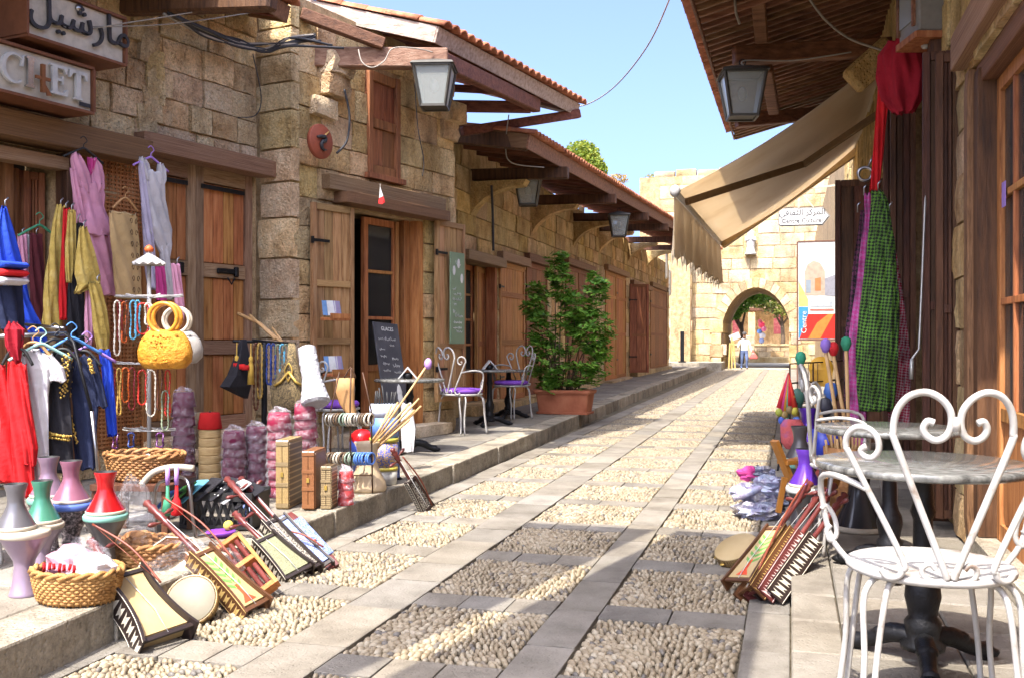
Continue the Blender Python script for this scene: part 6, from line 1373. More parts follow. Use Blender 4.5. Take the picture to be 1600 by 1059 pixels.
# black display post with bags and necklaces
dp_ = thing('display_post', 'black iron display post with short arms carrying bags and necklaces', 'stand', at(413, 750, 8.2)); dp_.location.z = SWZ; PM[dp_.name] = Matrix.Translation(dp_.location); cc = dp_.location
wput(MB().tube([V((cc.x, cc.y, SWZ)), V((cc.x, cc.y, at(413, 533, 8.2).z))], .025, 8).lathe([(0, 0), (.15, 0), (.15, .02), (0, .03)], 16, 0, Matrix.Translation(V((cc.x, cc.y, SWZ)))), 'post', iron, dp_); wput(MB().tube([at(364, 533, 8.0), at(413, 534, 8.2), at(462, 537, 8.35)], .012, 6).tube([at(395, 531, 7.9), at(440, 536, 8.4)], .01, 6), 'arm', iron, dp_)
o = thing('cloth_bag', 'black triangular cloth bag hanging left on the black display post', 'bag', at(378, 533, 7.95), rA)
MB().rings([[(x * k(8) , y * q, (533 - v) * k(8)) for x, y in ((a, -1), (b, -1), (b, 1), (a, 1))] for a, b, v, q in ((-2, 8, 530, .01), (-8, 10, 552, .03), (-22, 9, 585, .05), (-38, 10, 602, .05), (8, 9, 622, .02))], 0, False).build('pouch', blackc, o); MB().tube(smooth([(-.01, 0, 0), (-.05, 0, -.1), (-.1, 0, -.25)], 4), .006, 5).build('strap', blackc, o)
for i, (u, v0, v1) in enumerate(((392, 536, 600), (370, 535, 570))):
    o = thing('tassel', ('long golden tassel hanging beside the black cloth bag', 'short golden tassel with red fez charms on the display post')[i], 'tassel', at(u, v0, 7.9)); MB().lathe([(.003, 0), (.004, -.10), (.016, -.11), (.018, -.14), (.012, -.15), (.02, -.17), (.028, -(v1 - v0) * k(7.9)), (0, -(v1 - v0) * k(7.9))][::-1], 10).build('thread', flat('tassel_gold', (.46, .29, .05), .8), o)
    if i:
        for x in (0, .045, .08): MB().lathe([(0, 0), (.032, 0), (.026, .04), (0, .04)], 10, 0, Matrix.Translation((x, 0, -.20 - x * .2))).build('fez_charm', fz_r, o)
for (u, v0, v1, m, lb) in ((400, 536, 640, b_br, 'brown bead necklace on the black display post'), (406, 536, 622, b_gd, 'golden bead necklace on the black display post'), (420, 537, 600, b_bl, 'dark blue bead necklace left of the post top'), (427, 537, 612, b_bl, 'long dark blue bead necklace right of the post'), (434, 538, 590, b_gn, 'grey green bead necklace on the black display post'), (441, 538, 585, b_tq, 'turquoise bead necklace beside the embroidered bag'), (447, 538, 570, b_gn, 'short green bead necklace beside the embroidered bag')): necklace(lb, u, v0, v1, 8.1, m, 4, .011, 'bead necklaces on the black post')
emb_m = inlay('embroidered_cloth', (.36, .26, .12), (.055, .04, .02), 26, .42, 'V', .9)
o = thing('shoulder_bag', 'brown and gold embroidered shoulder bag hanging on the display post', 'bag', at(452, 537, 7.95), R(20)); q = k(7.95)
MB().rings([[(x + w * cos(t), dd * sin(t), (537 - v) * q) for t in [2 * pi * i / 20 for i in range(20)]] for v, w, x, dd in ((536, 5 * q, 4 * q, .015), (560, 8 * q, 4 * q, .02), (585, 17 * q, 0, .04), (603, 27 * q, -2 * q, .06), (630, 26 * q, -2 * q, .07), (645, 20 * q, -2 * q, .04))]).build('pouch', emb_m, o)
eb = MB()
for s in (-1, 1): eb.tube([(s * .0, -.045, -.22), (s * .06, -.065, -.30), (s * .11, -.06, -.33)], .012, 6); eb.tube(smooth([(0, -.035, -.15), (s * .03, -.05, -.21), (0, -.06, -.30)], 4), .006, 5)
eb.build('gold_braid', gold, o)
M = lean(at(494, 632, 7.55), at(478, 537, 7.75), (0, -1, .2)); o = thing('wrapped_bottle', 'white bubble wrapped bottle shaped parcel on the magenta fez stack', 'parcel', M=M); q = k(7.6); Lb = 97 * q
mb = MB(); rs = []
for i in range(25):
    t = i / 24; r = (24 - 9 * min(1, t / .45) if t < .6 else 15 - 2 * (t - .6)) * q * (1 if t > .04 else .8); rs.append([((r + .008 * noise.noise(V((j * .9, t * 22, 1)))) * cos(2 * pi * j / 20), (r + .008 * noise.noise(V((j * .9, t * 22, 1)))) * sin(2 * pi * j / 20), Lb * t) for j in range(20)])
mb.rings(rs, 0, False).build('wrapper', mat('bubble_wrap', [(.38, .38, .41), (.50, .50, .52)], 30, rough=.3, bump=.8, bs=60, rv=0), o)
sw = tag(MB().tube([at(372, 490, 8.6), at(405, 505, 8.5), at(440, 535, 8.35)], .016, 5).tube([at(425, 512, 8.5), at(442, 535, 8.35)], .01, 5).tube([at(390, 492, 8.55), at(430, 530, 8.35)], .012, 5).build('wooden_sword', flat('pale_wood', (.48, .29, .13))), 'pale wooden toy swords sticking out above the display post', 'toys')
# bangle rack
br = thing('bangle_rack', 'thin iron rack with two tiers of bangles on the pavement', 'rack', at(548, 772, 7.2)); br.location.z = SWZ; PM[br.name] = Matrix.Translation(br.location); rustm = flat('dark_rust_iron', (.07, .035, .02), .5, .4); mb = MB()
for u in (516, 549, 582): mb.tube([at(u, 770 - 4 * (u == 549), 7.25 - .1 * (u == 549)), at(u - 2 + 3 * (u == 516), 640, 7.2), at(548 + (u - 548) * .55, 575 + 6 * abs(u - 548) / 33, 7.2)], .006, 6)
mb.tube(smooth([at(538, 590, 7.2), at(548, 574, 7.2), at(556, 590, 7.2)], 4), .006, 5); wput(mb, 'upright', rustm, br); mb = MB()
for v in (650, 712, 742): mb.tube([at(512, v, 7.2), at(583, v, 7.2)], .005, 5)
wput(mb, 'rail', rustm, br)
bm_ = [flat('silver_bangle', (.4, .38, .34), .3, .8), flat('horn_bangle', (.12, .08, .05), .3), flat('jade_bangle', (.2, .26, .2), .3), flat('blue_bangle', (.08, .18, .5), .3), flat('bone_bangle', (.5, .45, .36), .4)]
for v, cols in ((655, (0, 1, 2, 4, 0, 1, 4)), (716, (1, 4, 1, 2, 3, 3, 3))):
    for i in range(16):
        u = 514 + 4.4 * i; c = at(u, v, 7.2); M = Matrix.Translation(c) @ Matrix.Rotation(R(72) + rnd.uniform(-.25, .25), 4, 'Z') @ Matrix.Rotation(R(90), 4, 'X'); m = bm_[cols[i * 7 // 16]]; cn = m.name.split('_')[0]
        tag(MB().tube([M @ V((.042 * cos(2 * pi * j / 16), .042 * sin(2 * pi * j / 16), 0)) for j in range(16)], .0075, 6, loop=True).build('bangle', m), '%s bangle on the %s tier of the iron rack' % (cn, 'upper' if v < 700 else 'lower'), 'bangle', 'bangles on the %s tier' % ('upper' if v < 700 else 'lower'))
o = thing('leather_bag', 'tan leather bag hanging on the bangle rack', 'bag', at(540, 592, 7.3), R(20)); q = k(7.3); MB().rings([[(x * q + w * q * cos(t), .03 * sin(t), (592 - v) * q) for t in [2 * pi * i / 14 for i in range(14)]] for v, w, x in ((590, 14, 0), (610, 15, -1), (630, 12, 2), (648, 8, 10), (655, 4, 12))]).build('pouch', flat('tan_leather', (.38, .21, .085), .7), o)
# vase with sticks, bucket
p = at(574, 768, 7.4); p.z = SWZ; o = thing('floor_vase', 'cream pottery vase holding long wooden mallets', 'vase', p); q = k(7.4); MB().lathe([(0, 0), (28 * q, 0), (30 * q, .02), (29 * q, .06), (20 * q, 30 * q), (14 * q, 48 * q), (17 * q, 68 * q), (21 * q, 76 * q), (19 * q, 76 * q), (12 * q, 55 * q), (0, 40 * q)], 28).build('body', mat('cream_pottery', [(.42, .31, .19), (.54, .42, .28), (.58, .48, .34)], 5, rough=.6, bump=.15), o)
stk = flat('mallet_wood', (.46, .29, .13), .6)
hd = {'violet': flat('violet_felt', (.4, .22, .55), .8), 'tan': stk}
for i, (u0, u1, v1, dd, hcol) in enumerate(((575, 669, 568, 7.4, 'violet'), (578, 655, 622, 7.3, 'tan'), (572, 640, 630, 7.35, 'tan'), (580, 648, 640, 7.5, 'tan'), (574, 632, 622, 7.45, 'tan'), (582, 640, 655, 7.3, 'tan'), (570, 622, 628, 7.4, 'tan'), (584, 658, 634, 7.55, 'tan'), (577, 612, 632, 7.5, 'tan'))):
    a, b = at(u0, 705, 7.4), at(u1, v1, dd); o = MB().tube([a, b], .0085, 6).build('mallet', stk); tag(o, 'violet headed drum mallet rising highest out of the cream vase' if hcol == 'violet' else 'plain wooden stick in the cream vase', 'mallet', None if hcol == 'violet' else 'wooden sticks in the cream vase')
    if hcol == 'violet': MB().ell(b, (.03, .03, .042)).build('head', hd[hcol], o)
p = at(600, 757, 7.75); p.z = SWZ; o = thing('printed_tub', 'tall printed blue and yellow tub behind the cream vase', 'tub', p); q = k(7.75)
for (z0, z1, r0, r1, m) in ((0, .11, 20, 21, flat('white_tub', (.55, .55, .52))), (.11, .135, 22, 22, flat('yellow_band', (.5, .42, .08))), (.135, .33, 21, 22, inlay('printed_label', (.55, .36, .1), (.12, .14, .4), 16, .45, 'V')), (.33, .36, 23, 23, flat('olive_band', (.4, .36, .06))), (.36, .52, 21, 22, flat('blue_tub', (.1, .2, .55))), (.52, .62, 22, 23, flat('pale_tub', (.5, .55, .68)))): MB().lathe([(0, z0), (r0 * q, z0), (r1 * q, z1), (0, z1)], 24).build('band', m, o)
for i in range(9): a = at(585 + i * 3.5, 640, 7.75); tag(MB().tube([a, a + V((rnd.uniform(-.04, .06), 0, rnd.uniform(.12, .2)))], .006, 5).build('walking_stick', blackh), 'dark thin stick standing in the printed tub', 'stick', 'dark sticks in the printed tub')
o = thing('beaded_scarf', 'white lacy scarf hanging beside the printed tub', 'scarf', at(635, 630, 8.6), R(20)); q = k(8.6); drape([(0, 8 * q, 0), (-40 * q, 12 * q, 3 * q), (-75 * q, 9 * q, 2 * q)], mat('lace_white', [(.4, .4, .42), (.66, .66, .66)], 60, rough=.9), 'cloth', o, 4, .2); o = thing('beaded_scarf', 'blue beaded scarf hanging on a ring stand beside the tub', 'scarf', at(618, 660, 8.0), R(20)); drape([(0, 5 * k(8), 0), (-60 * k(8), 7 * k(8), 0), (-85 * k(8), 7 * k(8), 0)], in_blue, 'cloth', o, 3, .2); o = thing('ring_stand', 'round black stand base behind the printed tub', 'stand', at(616, 748, 8.0)); o.location.z = SWZ; MB().lathe([(0, 0), (.06, 0), (.06, .015), (.01, .02), (.009, .7), (0, .7)], 14).build('post', iron, o)
o = thing('red_blue_ball', 'red and blue plastic pot behind the bangle rack', 'pot', at(565, 700, 8.2)); o.location.z = SWZ; MB().lathe([(0, 0), (.07, 0), (.1, .22), (.1, .3), (0, .3)], 18).build('pot', flat('blue_pot', (.06, .1, .4), .3), o); MB().ell((0, 0, .3), (.105, .105, .09)).build('lid', redp, o)
# crate, fans, frame stool
p = at(352, 822, 6.05); p.z = SWZ; cr = thing('plastic_crate', 'black lattice plastic crate filled with folded fans', 'crate', p, R(8)); 
for y in (-.14, .14): 
    mb = MB()
    for i in range(9): mb.bar((-.2 + .05 * i, y, .02), (-.2 + .05 * i + (.05 if i < 8 else 0), y, .17), .012, .012).bar((-.2 + .05 * i, y, .17), (-.2 + .05 * i + (.05 if i < 8 else 0), y, .02), .012, .012)
    mb.box((0, y, .01), (.44, .016, .02)).box((0, y, .19), (.46, .022, .05)); mb.build('lattice_side', blackh, cr)
for x in (-.22, .22): MB().box((x, 0, .1), (.016, .27, .2)).build('end_panel', blackh, cr)
MB().box((0, 0, .005), (.43, .27, .01)).build('base', blackh, cr)
fcol = [flat('fan_blue', (.05, .2, .6)), flat('fan_green', (.1, .35, .08)), flat('fan_teal', (.1, .3, .4)), blackc, blackc, flat('fan_print', (.3, .3, .3)), blackc]
for i in range(7):
    c = at((262, 282, 300, 322, 345, 365, 385)[i], (778, 772, 768, 765, 764, 768, 775)[i], 5.95); o = thing('folding_fan', ('blue', 'green', 'teal', 'plain black', 'dotted black', 'grey printed', 'rightmost black')[i] + ' folding fan laid out above the black crate', 'fan', c, R(-35 + 4 * i), 'folding fans', rot=(R(38), R(4 * i - 12), R(-30)))
    for j in range(5): board('blade', fcol[i], o, (.03 * (j - 2) * .8, 0, .002 * j), (.034, .20, .004), (0, 0, .09 * (2 - j)))
    if i in (4, 5): 
        e = MB(); [e.ell((.04 * (a - 1.5), .05 * (b_ - 1), .014), (.007, .007, .003), 6, 4) for a in range(4) for b_ in range(3)]; e.build('dots', sgw, o)
fs = thing('frame_stool', 'bent chrome tube frame with a cream padded bar and hanging tassels', 'stool', at(262, 840, 5.3)); fs.location.z = SWZ; PM[fs.name] = Matrix.Translation(fs.location)
wput(MB().tube(smooth([at(243, 840, 5.35), at(243, 765, 5.35), at(262, 748, 5.3), at(285, 745, 5.25), at(296, 760, 5.2), at(300, 800, 5.2), at(306, 838, 5.2)], 5), .009, 8).tube([at(306, 838, 5.2), at(330, 835, 5.4)], .008, 6), 'tube_frame', steel, fs); wput(MB().tube(smooth([at(221, 757, 5.25), at(240, 737, 5.25), at(270, 729, 5.25), at(303, 731, 5.25)], 5), .017, 8), 'padded_bar', flat('cream_pad', (.38, .34, .27)), fs)
for u, m, lb in ((262, green_h, 'green tassel hanging from the cream padded bar'), (276, redc, 'red tassel hanging from the cream padded bar')):
    o = thing('tassel', lb, 'tassel', at(u, 733, 5.2)); q = k(5.2); MB().lathe([(0, -70 * q - .01), (10 * q, -70 * q), (6 * q, -48 * q), (3 * q, -42 * q), (1.5 * q, 0), (0, 0)], 10).build('thread', m, o); MB().tube([(0, 0, .012), (0, 0, -.08)], .012, 6).build('ribbon', hd['violet'], o)
for (u, v, dd, r, m, lb) in ((345, 832, 5.7, .085, flat('violet_plate', (.2, .05, .4), .4), 'violet dish on the pavement under the black crate'), (357, 824, 5.75, .03, flat('lemon_ball', (.5, .42, .08), .7), 'small yellow pompom on the violet dish')):
    o = thing('dish' if r > .05 else 'pompom', lb, 'dish' if r > .05 else 'pompom', at(u, v, dd)); (MB().lathe([(0, 0), (r * .7, 0), (r, .025), (r * .95, .028), (0, .01)], 24) if r > .05 else MB().ell((0, 0, .03), (r, r, r))).build('body', m, o); o.location.z = SWZ + (.0 if r > .05 else .02)
o = thing('picture_plate', 'blue and white painted plate propped at the kerb', 'plate', at(400, 795, 6.3), 0, rot=(R(55), 0, R(15))); MB().lathe([(0, .0), (.05, .0), (.085, .012), (.083, .016), (.05, .006), (0, .005)], 24).build('plate', in_blue, o)
o = thing('wrapped_parcel', 'clear plastic parcel between the fiddles and the rack', 'parcel', at(318, 900, 5.0)); o.location.z = 0.02; crumple(MB(), (0, .05, .12), (.16, .12, .11), 12.).build('plastic_bag', wrap_l, o); crumple(MB(), (0, .05, .1), (.12, .09, .08), 13.).build('contents', in_brown, o)
# ================================================================== GOODS ON THE RIGHT PAVEMENT
def chk(name, a, b, sc, w=.5):
    m = bpy.data.materials.new(name); m.use_nodes = True; n = m.node_tree.nodes; l = m.node_tree.links; p = n['Principled BSDF']; p.inputs['Roughness'].default_value = .9
    tc = n.new('ShaderNodeTexCoord'); mp = n.new('ShaderNodeMapping'); mp.inputs['Rotation'].default_value = (0, R(38), 0); l.new(tc.outputs['Object'], mp.inputs['Vector']); mp.inputs['Scale'].default_value = (sc, 0, sc)
    nz = n.new('ShaderNodeTexNoise'); nz.inputs['Scale'].default_value = 9; nz.inputs['Detail'].default_value = 4; l.new(tc.outputs['Object'], nz.inputs['Vector'])
    mxv = n.new('ShaderNodeVectorMath'); mxv.operation = 'MULTIPLY_ADD'; mxv.inputs[1].default_value = (1.6, 0, 1.6); l.new(nz.outputs['Color'], mxv.inputs[0]); l.new(mp.outputs[0], mxv.inputs[2])
    ck = n.new('ShaderNodeTexChecker'); ck.inputs['Scale'].default_value = 1; ck.inputs['Color1'].default_value = (*a, 1); ck.inputs['Color2'].default_value = (*b, 1); l.new(mxv.outputs[0], ck.inputs['Vector'])
    n2 = n.new('ShaderNodeTexNoise'); n2.inputs['Scale'].default_value = w; n2.inputs['Detail'].default_value = 3; l.new(tc.outputs['Object'], n2.inputs['Vector'])
    rr = n.new('ShaderNodeMapRange'); rr.inputs['From Min'].default_value = .3; rr.inputs['From Max'].default_value = .7; rr.inputs['To Min'].default_value = .5; rr.inputs['To Max'].default_value = 1.3; l.new(n2.outputs['Fac'], rr.inputs['Value'])
    sc_ = n.new('ShaderNodeVectorMath'); sc_.operation = 'SCALE'; l.new(ck.outputs['Color'], sc_.inputs[0]); l.new(rr.outputs[0], sc_.inputs['Scale']); l.new(sc_.outputs[0], p.inputs['Base Color'])
    b_ = n.new('ShaderNodeBump'); b_.inputs['Strength'].default_value = .4; b_.inputs['Distance'].default_value = .01; n3 = n.new('ShaderNodeTexNoise'); n3.inputs['Scale'].default_value = 90; l.new(tc.outputs['Object'], n3.inputs['Vector']); l.new(n3.outputs[0], b_.inputs['Height']); l.new(b_.outputs[0], p.inputs['Normal']); return m
gk = chk('green_black_weave', (.085, .20, .022), (.010, .018, .010), 62, 9); rk = chk('red_white_weave', (.30, .013, .04), (.38, .24, .25), 75, 14); pk2 = chk('pink_weave', (.44, .05, .23), (.40, .12, .29), 45, 10); bk = chk('black_pink_weave', (.02, .015, .02), (.12, .03, .07), 40, 10)
SG = 'checked scarves hung on the open shutter'
def hang(name, label, cx, vt, pts, m, d, df, nf, amp, group=None, cat='scarf', fr=None):
    o = thing(name, label, cat, at(cx, vt, d), R(-20), group); drape(P(d, cx, vt, pts, df), m, 'cloth', o, nf + 2, amp * 1.9, seg=44, seed=len(label), n=48)
    MB().tube([(0, 0, -.01), (0, 0, .04), (.02, 0, .06)], .006, 6).build('hook', steel, o); return o
hang('scarf', 'green and black checked scarf hanging in front of the right hand shutter', 1372, 297, [(299, 8, 1370), (315, 12, 1374), (380, 20, 1376), (460, 27, 1374), (540, 31, 1370), (600, 28, 1368), (640, 24, 1368)], gk, 6.6, .5, 5, .16, SG)
hang('scarf', 'pink scarf hanging left of the green checked one', 1350, 303, [(305, 7, 1358), (340, 7, 1358), (420, 11, 1352), (520, 15, 1344), (600, 15, 1340), (700, 12, 1340)], pk2, 6.8, .5, 4, .2, SG)
hang('scarf', 'red and white checked scarf hanging right of the green one', 1390, 330, [(332, 6, 1384), (400, 9, 1392), (500, 15, 1400), (580, 17, 1404), (680, 15, 1404)], rk, 6.85, .5, 4, .2, SG)
hang('scarf', 'black scarf hanging leftmost behind the pink one', 1340, 330, [(332, 5, 1350), (420, 9, 1342), (540, 11, 1330), (660, 9, 1330)], bk, 6.95, .5, 4, .2, SG)
o = hang('cloth', 'big red cloth hooked under the eave above the shutters', 1405, 62, [(64, 20, 1408), (84, 32, 1406), (120, 36, 1408), (155, 30, 1408), (178, 14, 1412)], dred, 7.0, .5, 4, .2, None, 'cloth')
drape(P(7.0, 1405, 62, [(90, 10, 1384), (150, 9, 1380), (220, 8, 1374), (296, 7, 1367)], .6), redc, 'tail', o, 3, .25, seed=4)
o = thing('metal_hook', 'grey metal ring hook beside the top of the scarves', 'hook', at(1352, 272, 7.4)); MB().tube([(.05 * cos(t), 0, .05 * sin(t)) for t in [q * .42 for q in range(15)]], .012, 7, loop=True).tube([(.02, 0, .05), (.06, 0, .14)], .008, 6).build('ring', steel, o)
# mallets in a bin
bp_ = at(1322, 800, 6.3); bp_.z = RZ; o = thing('mallet_bin', 'dark woven bin full of long wooden mallets and sticks', 'bin', bp_); MB().lathe([(0, 0), (.12, 0), (.14, .5), (.13, .5), (.11, .03), (0, .03)], 20).build('bin', wickd, o)
for u1, v1, u0, c, lb in ((1251, 561, 1318, (.03, .24, .14), 'green headed mallet leaning far left out of the bin'), (1290, 541, 1322, (.22, .13, .45), 'violet headed mallet in the bin'), (1302, 546, 1334, (.5, .015, .02), 'red headed mallet in the bin'), (1322, 538, 1328, (.03, .22, .12), 'green headed mallet standing upright at the right of the bin')):
    a, b = at(u0, 740, 6.3), at(u1, v1 + 8, 6.25); o = MB().tube([a, b], .012, 7).build('mallet', stk); tag(o, lb, 'mallet', 'coloured mallets in the dark bin'); MB().lathe([(0, -.045), (.018, -.035), (.034, .005), (.028, .035), (.012, .048), (0, .05)], 12, 0, Matrix.Translation(at(u1, v1, 6.25))).build('head', flat('mallet_felt', c, .8), o)
for i in range(10):
    a = at(1300 + 4.5 * i, 745, 6.3); tag(MB().tube([a, at(1290 + 6 * i, rnd.uniform(650, 690), 6.25)], .008, 5).build('wooden_stick', stk), 'plain wooden stick in the dark bin', 'stick', 'plain sticks in the dark bin')
# wire rack with little goods, tassels
wr = thing('wire_rack', 'thin wire rack of trinkets standing beyond the tables on the right', 'rack', at(1270, 735, 7.2)); wr.location.z = RZ; PM[wr.name] = Matrix.Translation(wr.location); mb = MB(); c0 = at(1234, 568, 7.0); c1 = at(1306, 564, 7.2); dpt = V((.08, .3, 0))
for z_ in (568, 598, 630, 670):
    dz = V((0, 0, (568 - z_) * k(7.1))); mb.tube([c0 + dz, c1 + dz, c1 + dz + dpt, c0 + dz + dpt], .005, 5, loop=True)
for q in (c0, c1, c1 + dpt, c0 + dpt, (c0 + c1) / 2): mb.tube([q, V((q.x, q.y, RZ))], .006, 5)
for i in range(6): mb.tube([c0 + (c1 - c0) * (i / 5), c0 + (c1 - c0) * (i / 5) + V((0, 0, -.5))], .003, 4)
wput(mb, 'wire_frame', rustm, wr)
o = thing('paddle', 'orange yellow round ended paddle in the wire rack', 'paddle', at(1283, 575, 7.15)); MB().lathe([(0, -.006), (.085, -.006), (.085, .006), (0, .006)], 22, 0, Matrix.Rotation(R(90), 4, 'X')).box((0, 0, -.07), (.155, .0134, .12)).build('blade', flat('amber_paddle', (.6, .32, .03)), o)
for u, v, c, lb in ((1298, 612, (.06, .14, .4), 'blue painted mask hung on the wire rack'), (1262, 612, (.5, .48, .44), 'cream trinket hung on the wire rack'), (1246, 622, (.06, .16, .12), 'dark green trinket hung on the wire rack'), (1290, 636, (.04, .04, .05), 'black trinket low on the wire rack')):
    o = thing('trinket', lb, 'trinket', at(u, v, 7.05), 0, 'trinkets on the wire rack'); MB().lathe([(0, -.07), (.03, -.06), (.05, 0), (.035, .06), (0, .075)], 10, 0, Matrix.Diagonal((1, .5, 1, 1))).build('body', flat('trinket_paint', c, .4), o); MB().tube([(0, 0, .07), (0, 0, .11)], .004, 4).build('loop', cabg, o)
o = thing('tassel_bunch', 'bunch of red, yellow and green tasselled charms hanging off the wire rack', 'tassels', at(1232, 582, 6.9)); q = k(6.9)
for x, L, c, bc in ((-14, 62, (.55, .03, .05), (.3, .34, .05)), (-6, 66, (.6, .28, .02), (.25, .17, .06)), (2, 58, (.55, .02, .03), (.2, .14, .06)), (9, 60, (.6, .05, .03), (.45, .4, .05)), (-10, 74, (.5, .05, .2), (.05, .1, .4)), (-3, 76, (.1, .3, .2), (.1, .35, .28)), (12, 74, (.5, .3, .05), (.08, .15, .45))):
    MB().tube([(0, 0, 0), (x * q * .6, 0, -L * q * .5), (x * q, 0, -L * q + .03)], [.004, .014, .022], 6).build('tassel', flat('charm_thread', c, .8), o); MB().ell((x * q, -.01, -L * q), (.027, .027, .03)).build('charm', flat('charm_bead', bc, .5), o)
# drums, tubs, bags
p = at(1258, 830, 5.75); p.z = RZ; vio = paint('violet_gloss', (.11, .035, .36), .2); darbuka('charcoal drum with pale rim under the violet drum', p, .33, .105, drkp, flat('pale_rim', (.5, .52, .5), .5)); darbuka('glossy violet goblet drum upside down on the right pavement', top(p, .332), .215, .092, vio, skin_, True)
p = at(1250, 780, 6.4); p.z = RZ; darbuka('tall charcoal drum behind the violet drum', p, .40, .11, drkp, mint); darbuka('charcoal goblet drum upside down behind the violet one', top(p, .402), .22, .095, drkp, mint, True)
p = at(1262, 760, 6.95); p.z = RZ; darbuka('plum drum carrying the far violet drum', p, .45, .11, flat('plum_drum', (.1, .03, .07)), mint); darbuka('far violet goblet drum under the wire rack', top(p, .452), .25, .1, vio, skin_, True)
p = at(1342, 826, 6.15); p.z = RZ; darbuka('large black glossy drum upside down behind the granite tables', p, .44, .15, paint('black_gloss', (.02, .02, .024), .2), skin_, True)
p = at(1291, 760, 6.8); p.z = RZ; o = thing('tub', 'deep blue tub with a red base behind the white chair', 'tub', p); MB().lathe([(0, .3), (.10, .3), (.115, .56), (.105, .56), (0, .5)], 20).build('tub', flat('deep_blue', (.03, .05, .42), .3), o); MB().lathe([(0, 0), (.12, 0), (.12, .30), (0, .30)], 20).build('stand', flat('tub_stand', (.3, .06, .05), .6), o)
o = thing('shoulder_bag', 'coral red woven bag beside the drums', 'bag', at(1238, 662, 6.7), R(-15)); q = k(6.7); MB().rings([[(w * q * cos(t), .06 * sin(t), (662 - v) * q) for t in [2 * pi * i / 14 for i in range(14)]] for v, w in ((655, 13), (664, 19), (690, 18), (700, 10))]).build('pouch', cloth('coral_cloth', (.5, .10, .10), (.3, .1, .25), 14), o); MB().tube(smooth([(-.07, 0, .0), (-.08, .0, -.2), (-.1, 0, -.32)], 4), .008, 5).build('strap', blackc, o)
o = thing('folding_stool', 'orange wooden folding stool among the drums on the right', 'stool', at(1228, 755, 6.1)); o.location.z = RZ; PM[o.name] = Matrix.Translation(o.location); orw2 = flat('orange_varnish', (.42, .17, .03), .4)
wput(MB().bar(at(1210, 688, 6.05), at(1236, 752, 6.1), .06, .025).bar(at(1243, 715, 6.2), at(1262, 765, 6.2), .06, .025), 'slat', orw2, o); wput(MB().bar(at(1222, 722, 6.08), at(1282, 716, 6.2), .10, .025, 0, .003), 'seat_board', orw2, o); wput(MB().bar(at(1226, 745, 6.0), at(1216, 800, 6.0), .03), 'leg', orw2, o); wput(MB().bar(at(1296, 752, 6.0), at(1300, 740, 5.9), .1, .06), 'arm', orw2, o)
foil = mat('printed_foil', [(.10, .14, .32), (.42, .46, .56), (.26, .24, .36), (.58, .55, .52), (.20, .13, .14)], 9, rough=.25, metal=.35, bump=.9, bs=24, rv=.25, hv=.04)
c = at(1190, 765, 7.3); hp = thing('wrapped_bags', 'heap of crumpled blue and silver printed bags on the cobbles', 'bags', (c.x, c.y, 0)); rg = random.Random(6)
for i, (x, y, z, a, b, h) in enumerate(((-.02, -.05, .05, .17, .14, .06), (.05, .08, .1, .14, .12, .07), (-.06, .05, .17, .15, .09, .06), (.06, .02, .22, .13, .1, .07), (-.02, .12, .3, .11, .08, .05))): crumple(MB(), (x, y, z), (a, b, h), i * 3.1, .5, 22, 12, 3.).build('bag', foil, hp)
crumple(MB(), (-.09, .1, .30), (.08, .06, .05), 33., .5).build('bag', pinkd, hp); MB().tube([(-.2, -.1, .14), (.1, -.02, .26)], .028, 7).build('rolled_bag', foil, hp)
# fiddles leaning on the right
FG2 = 'carved fiddles leaning on the right'
rebab('fiddle with a palm tree painted skin leaning at the right edge of the cobbles', at(1152, 915, 5.02), at(1268, 752, 5.55), (-.55, -.6, .58), .52, .15, parch, in_gold, True, (.12, .08, .02, .95), .055, FG2, .2)
rebab('fiddle with golden inlaid sides next to the palm painted one', at(1170, 932, 4.93), at(1288, 760, 5.5), (-.8, -.3, .5), .52, .12, in_gold, in_gold, False, None, .085, FG2, .3)
rebab('fiddle with rosy inlaid sides third in the right hand row', at(1184, 935, 4.92), at(1306, 755, 5.45), (-.8, -.3, .5), .5, .11, in_bw, inlay('rose_inlay', (.5, .38, .36), (.08, .02, .02), 34, .40, 'V'), False, None, .085, FG2, .1)
rebab('fiddle with black and white inlaid straight sides nearest the white chair', at(1200, 936, 4.9), at(1322, 770, 5.4), (-.8, -.3, .5), .52, .10, in_bw, in_bw, False, None, .09, FG2, .0)
c = at(1152, 852, 5.75); nrm = V((-.35, -.35, .85)).normalized(); x_ = nrm.orthogonal().normalized(); M = axes((c.x, c.y, .08), x_, nrm.cross(x_), nrm)
o = thing('tambourine', 'tambourine with inlaid rim lying on the cobbles by the right hand fiddles', 'tambourine', M=M); MB().lathe([(0, .03), (.125, .03), (.13, .024)], 32).build('drum_head', parch, o); MB().lathe([(.13, .024), (.131, -.03), (.122, -.03), (.121, .022)], 32, 0, None, False).build('frame', in_gold, o)
for i in range(8): a = i * pi / 4; MB().lathe([(0, 0), (.016, .002), (.016, .004), (0, .006)], 10, 0, Matrix.Translation((.128 * cos(a), .128 * sin(a), -.003))).build('jingle', gold, o)
lc0 = at(-105, 880, 4.85); chair('iron_chair', 'white iron chair cut off by the left edge of the picture', (lc0.x, lc0.y, SWZ), R(-100), False, CH)

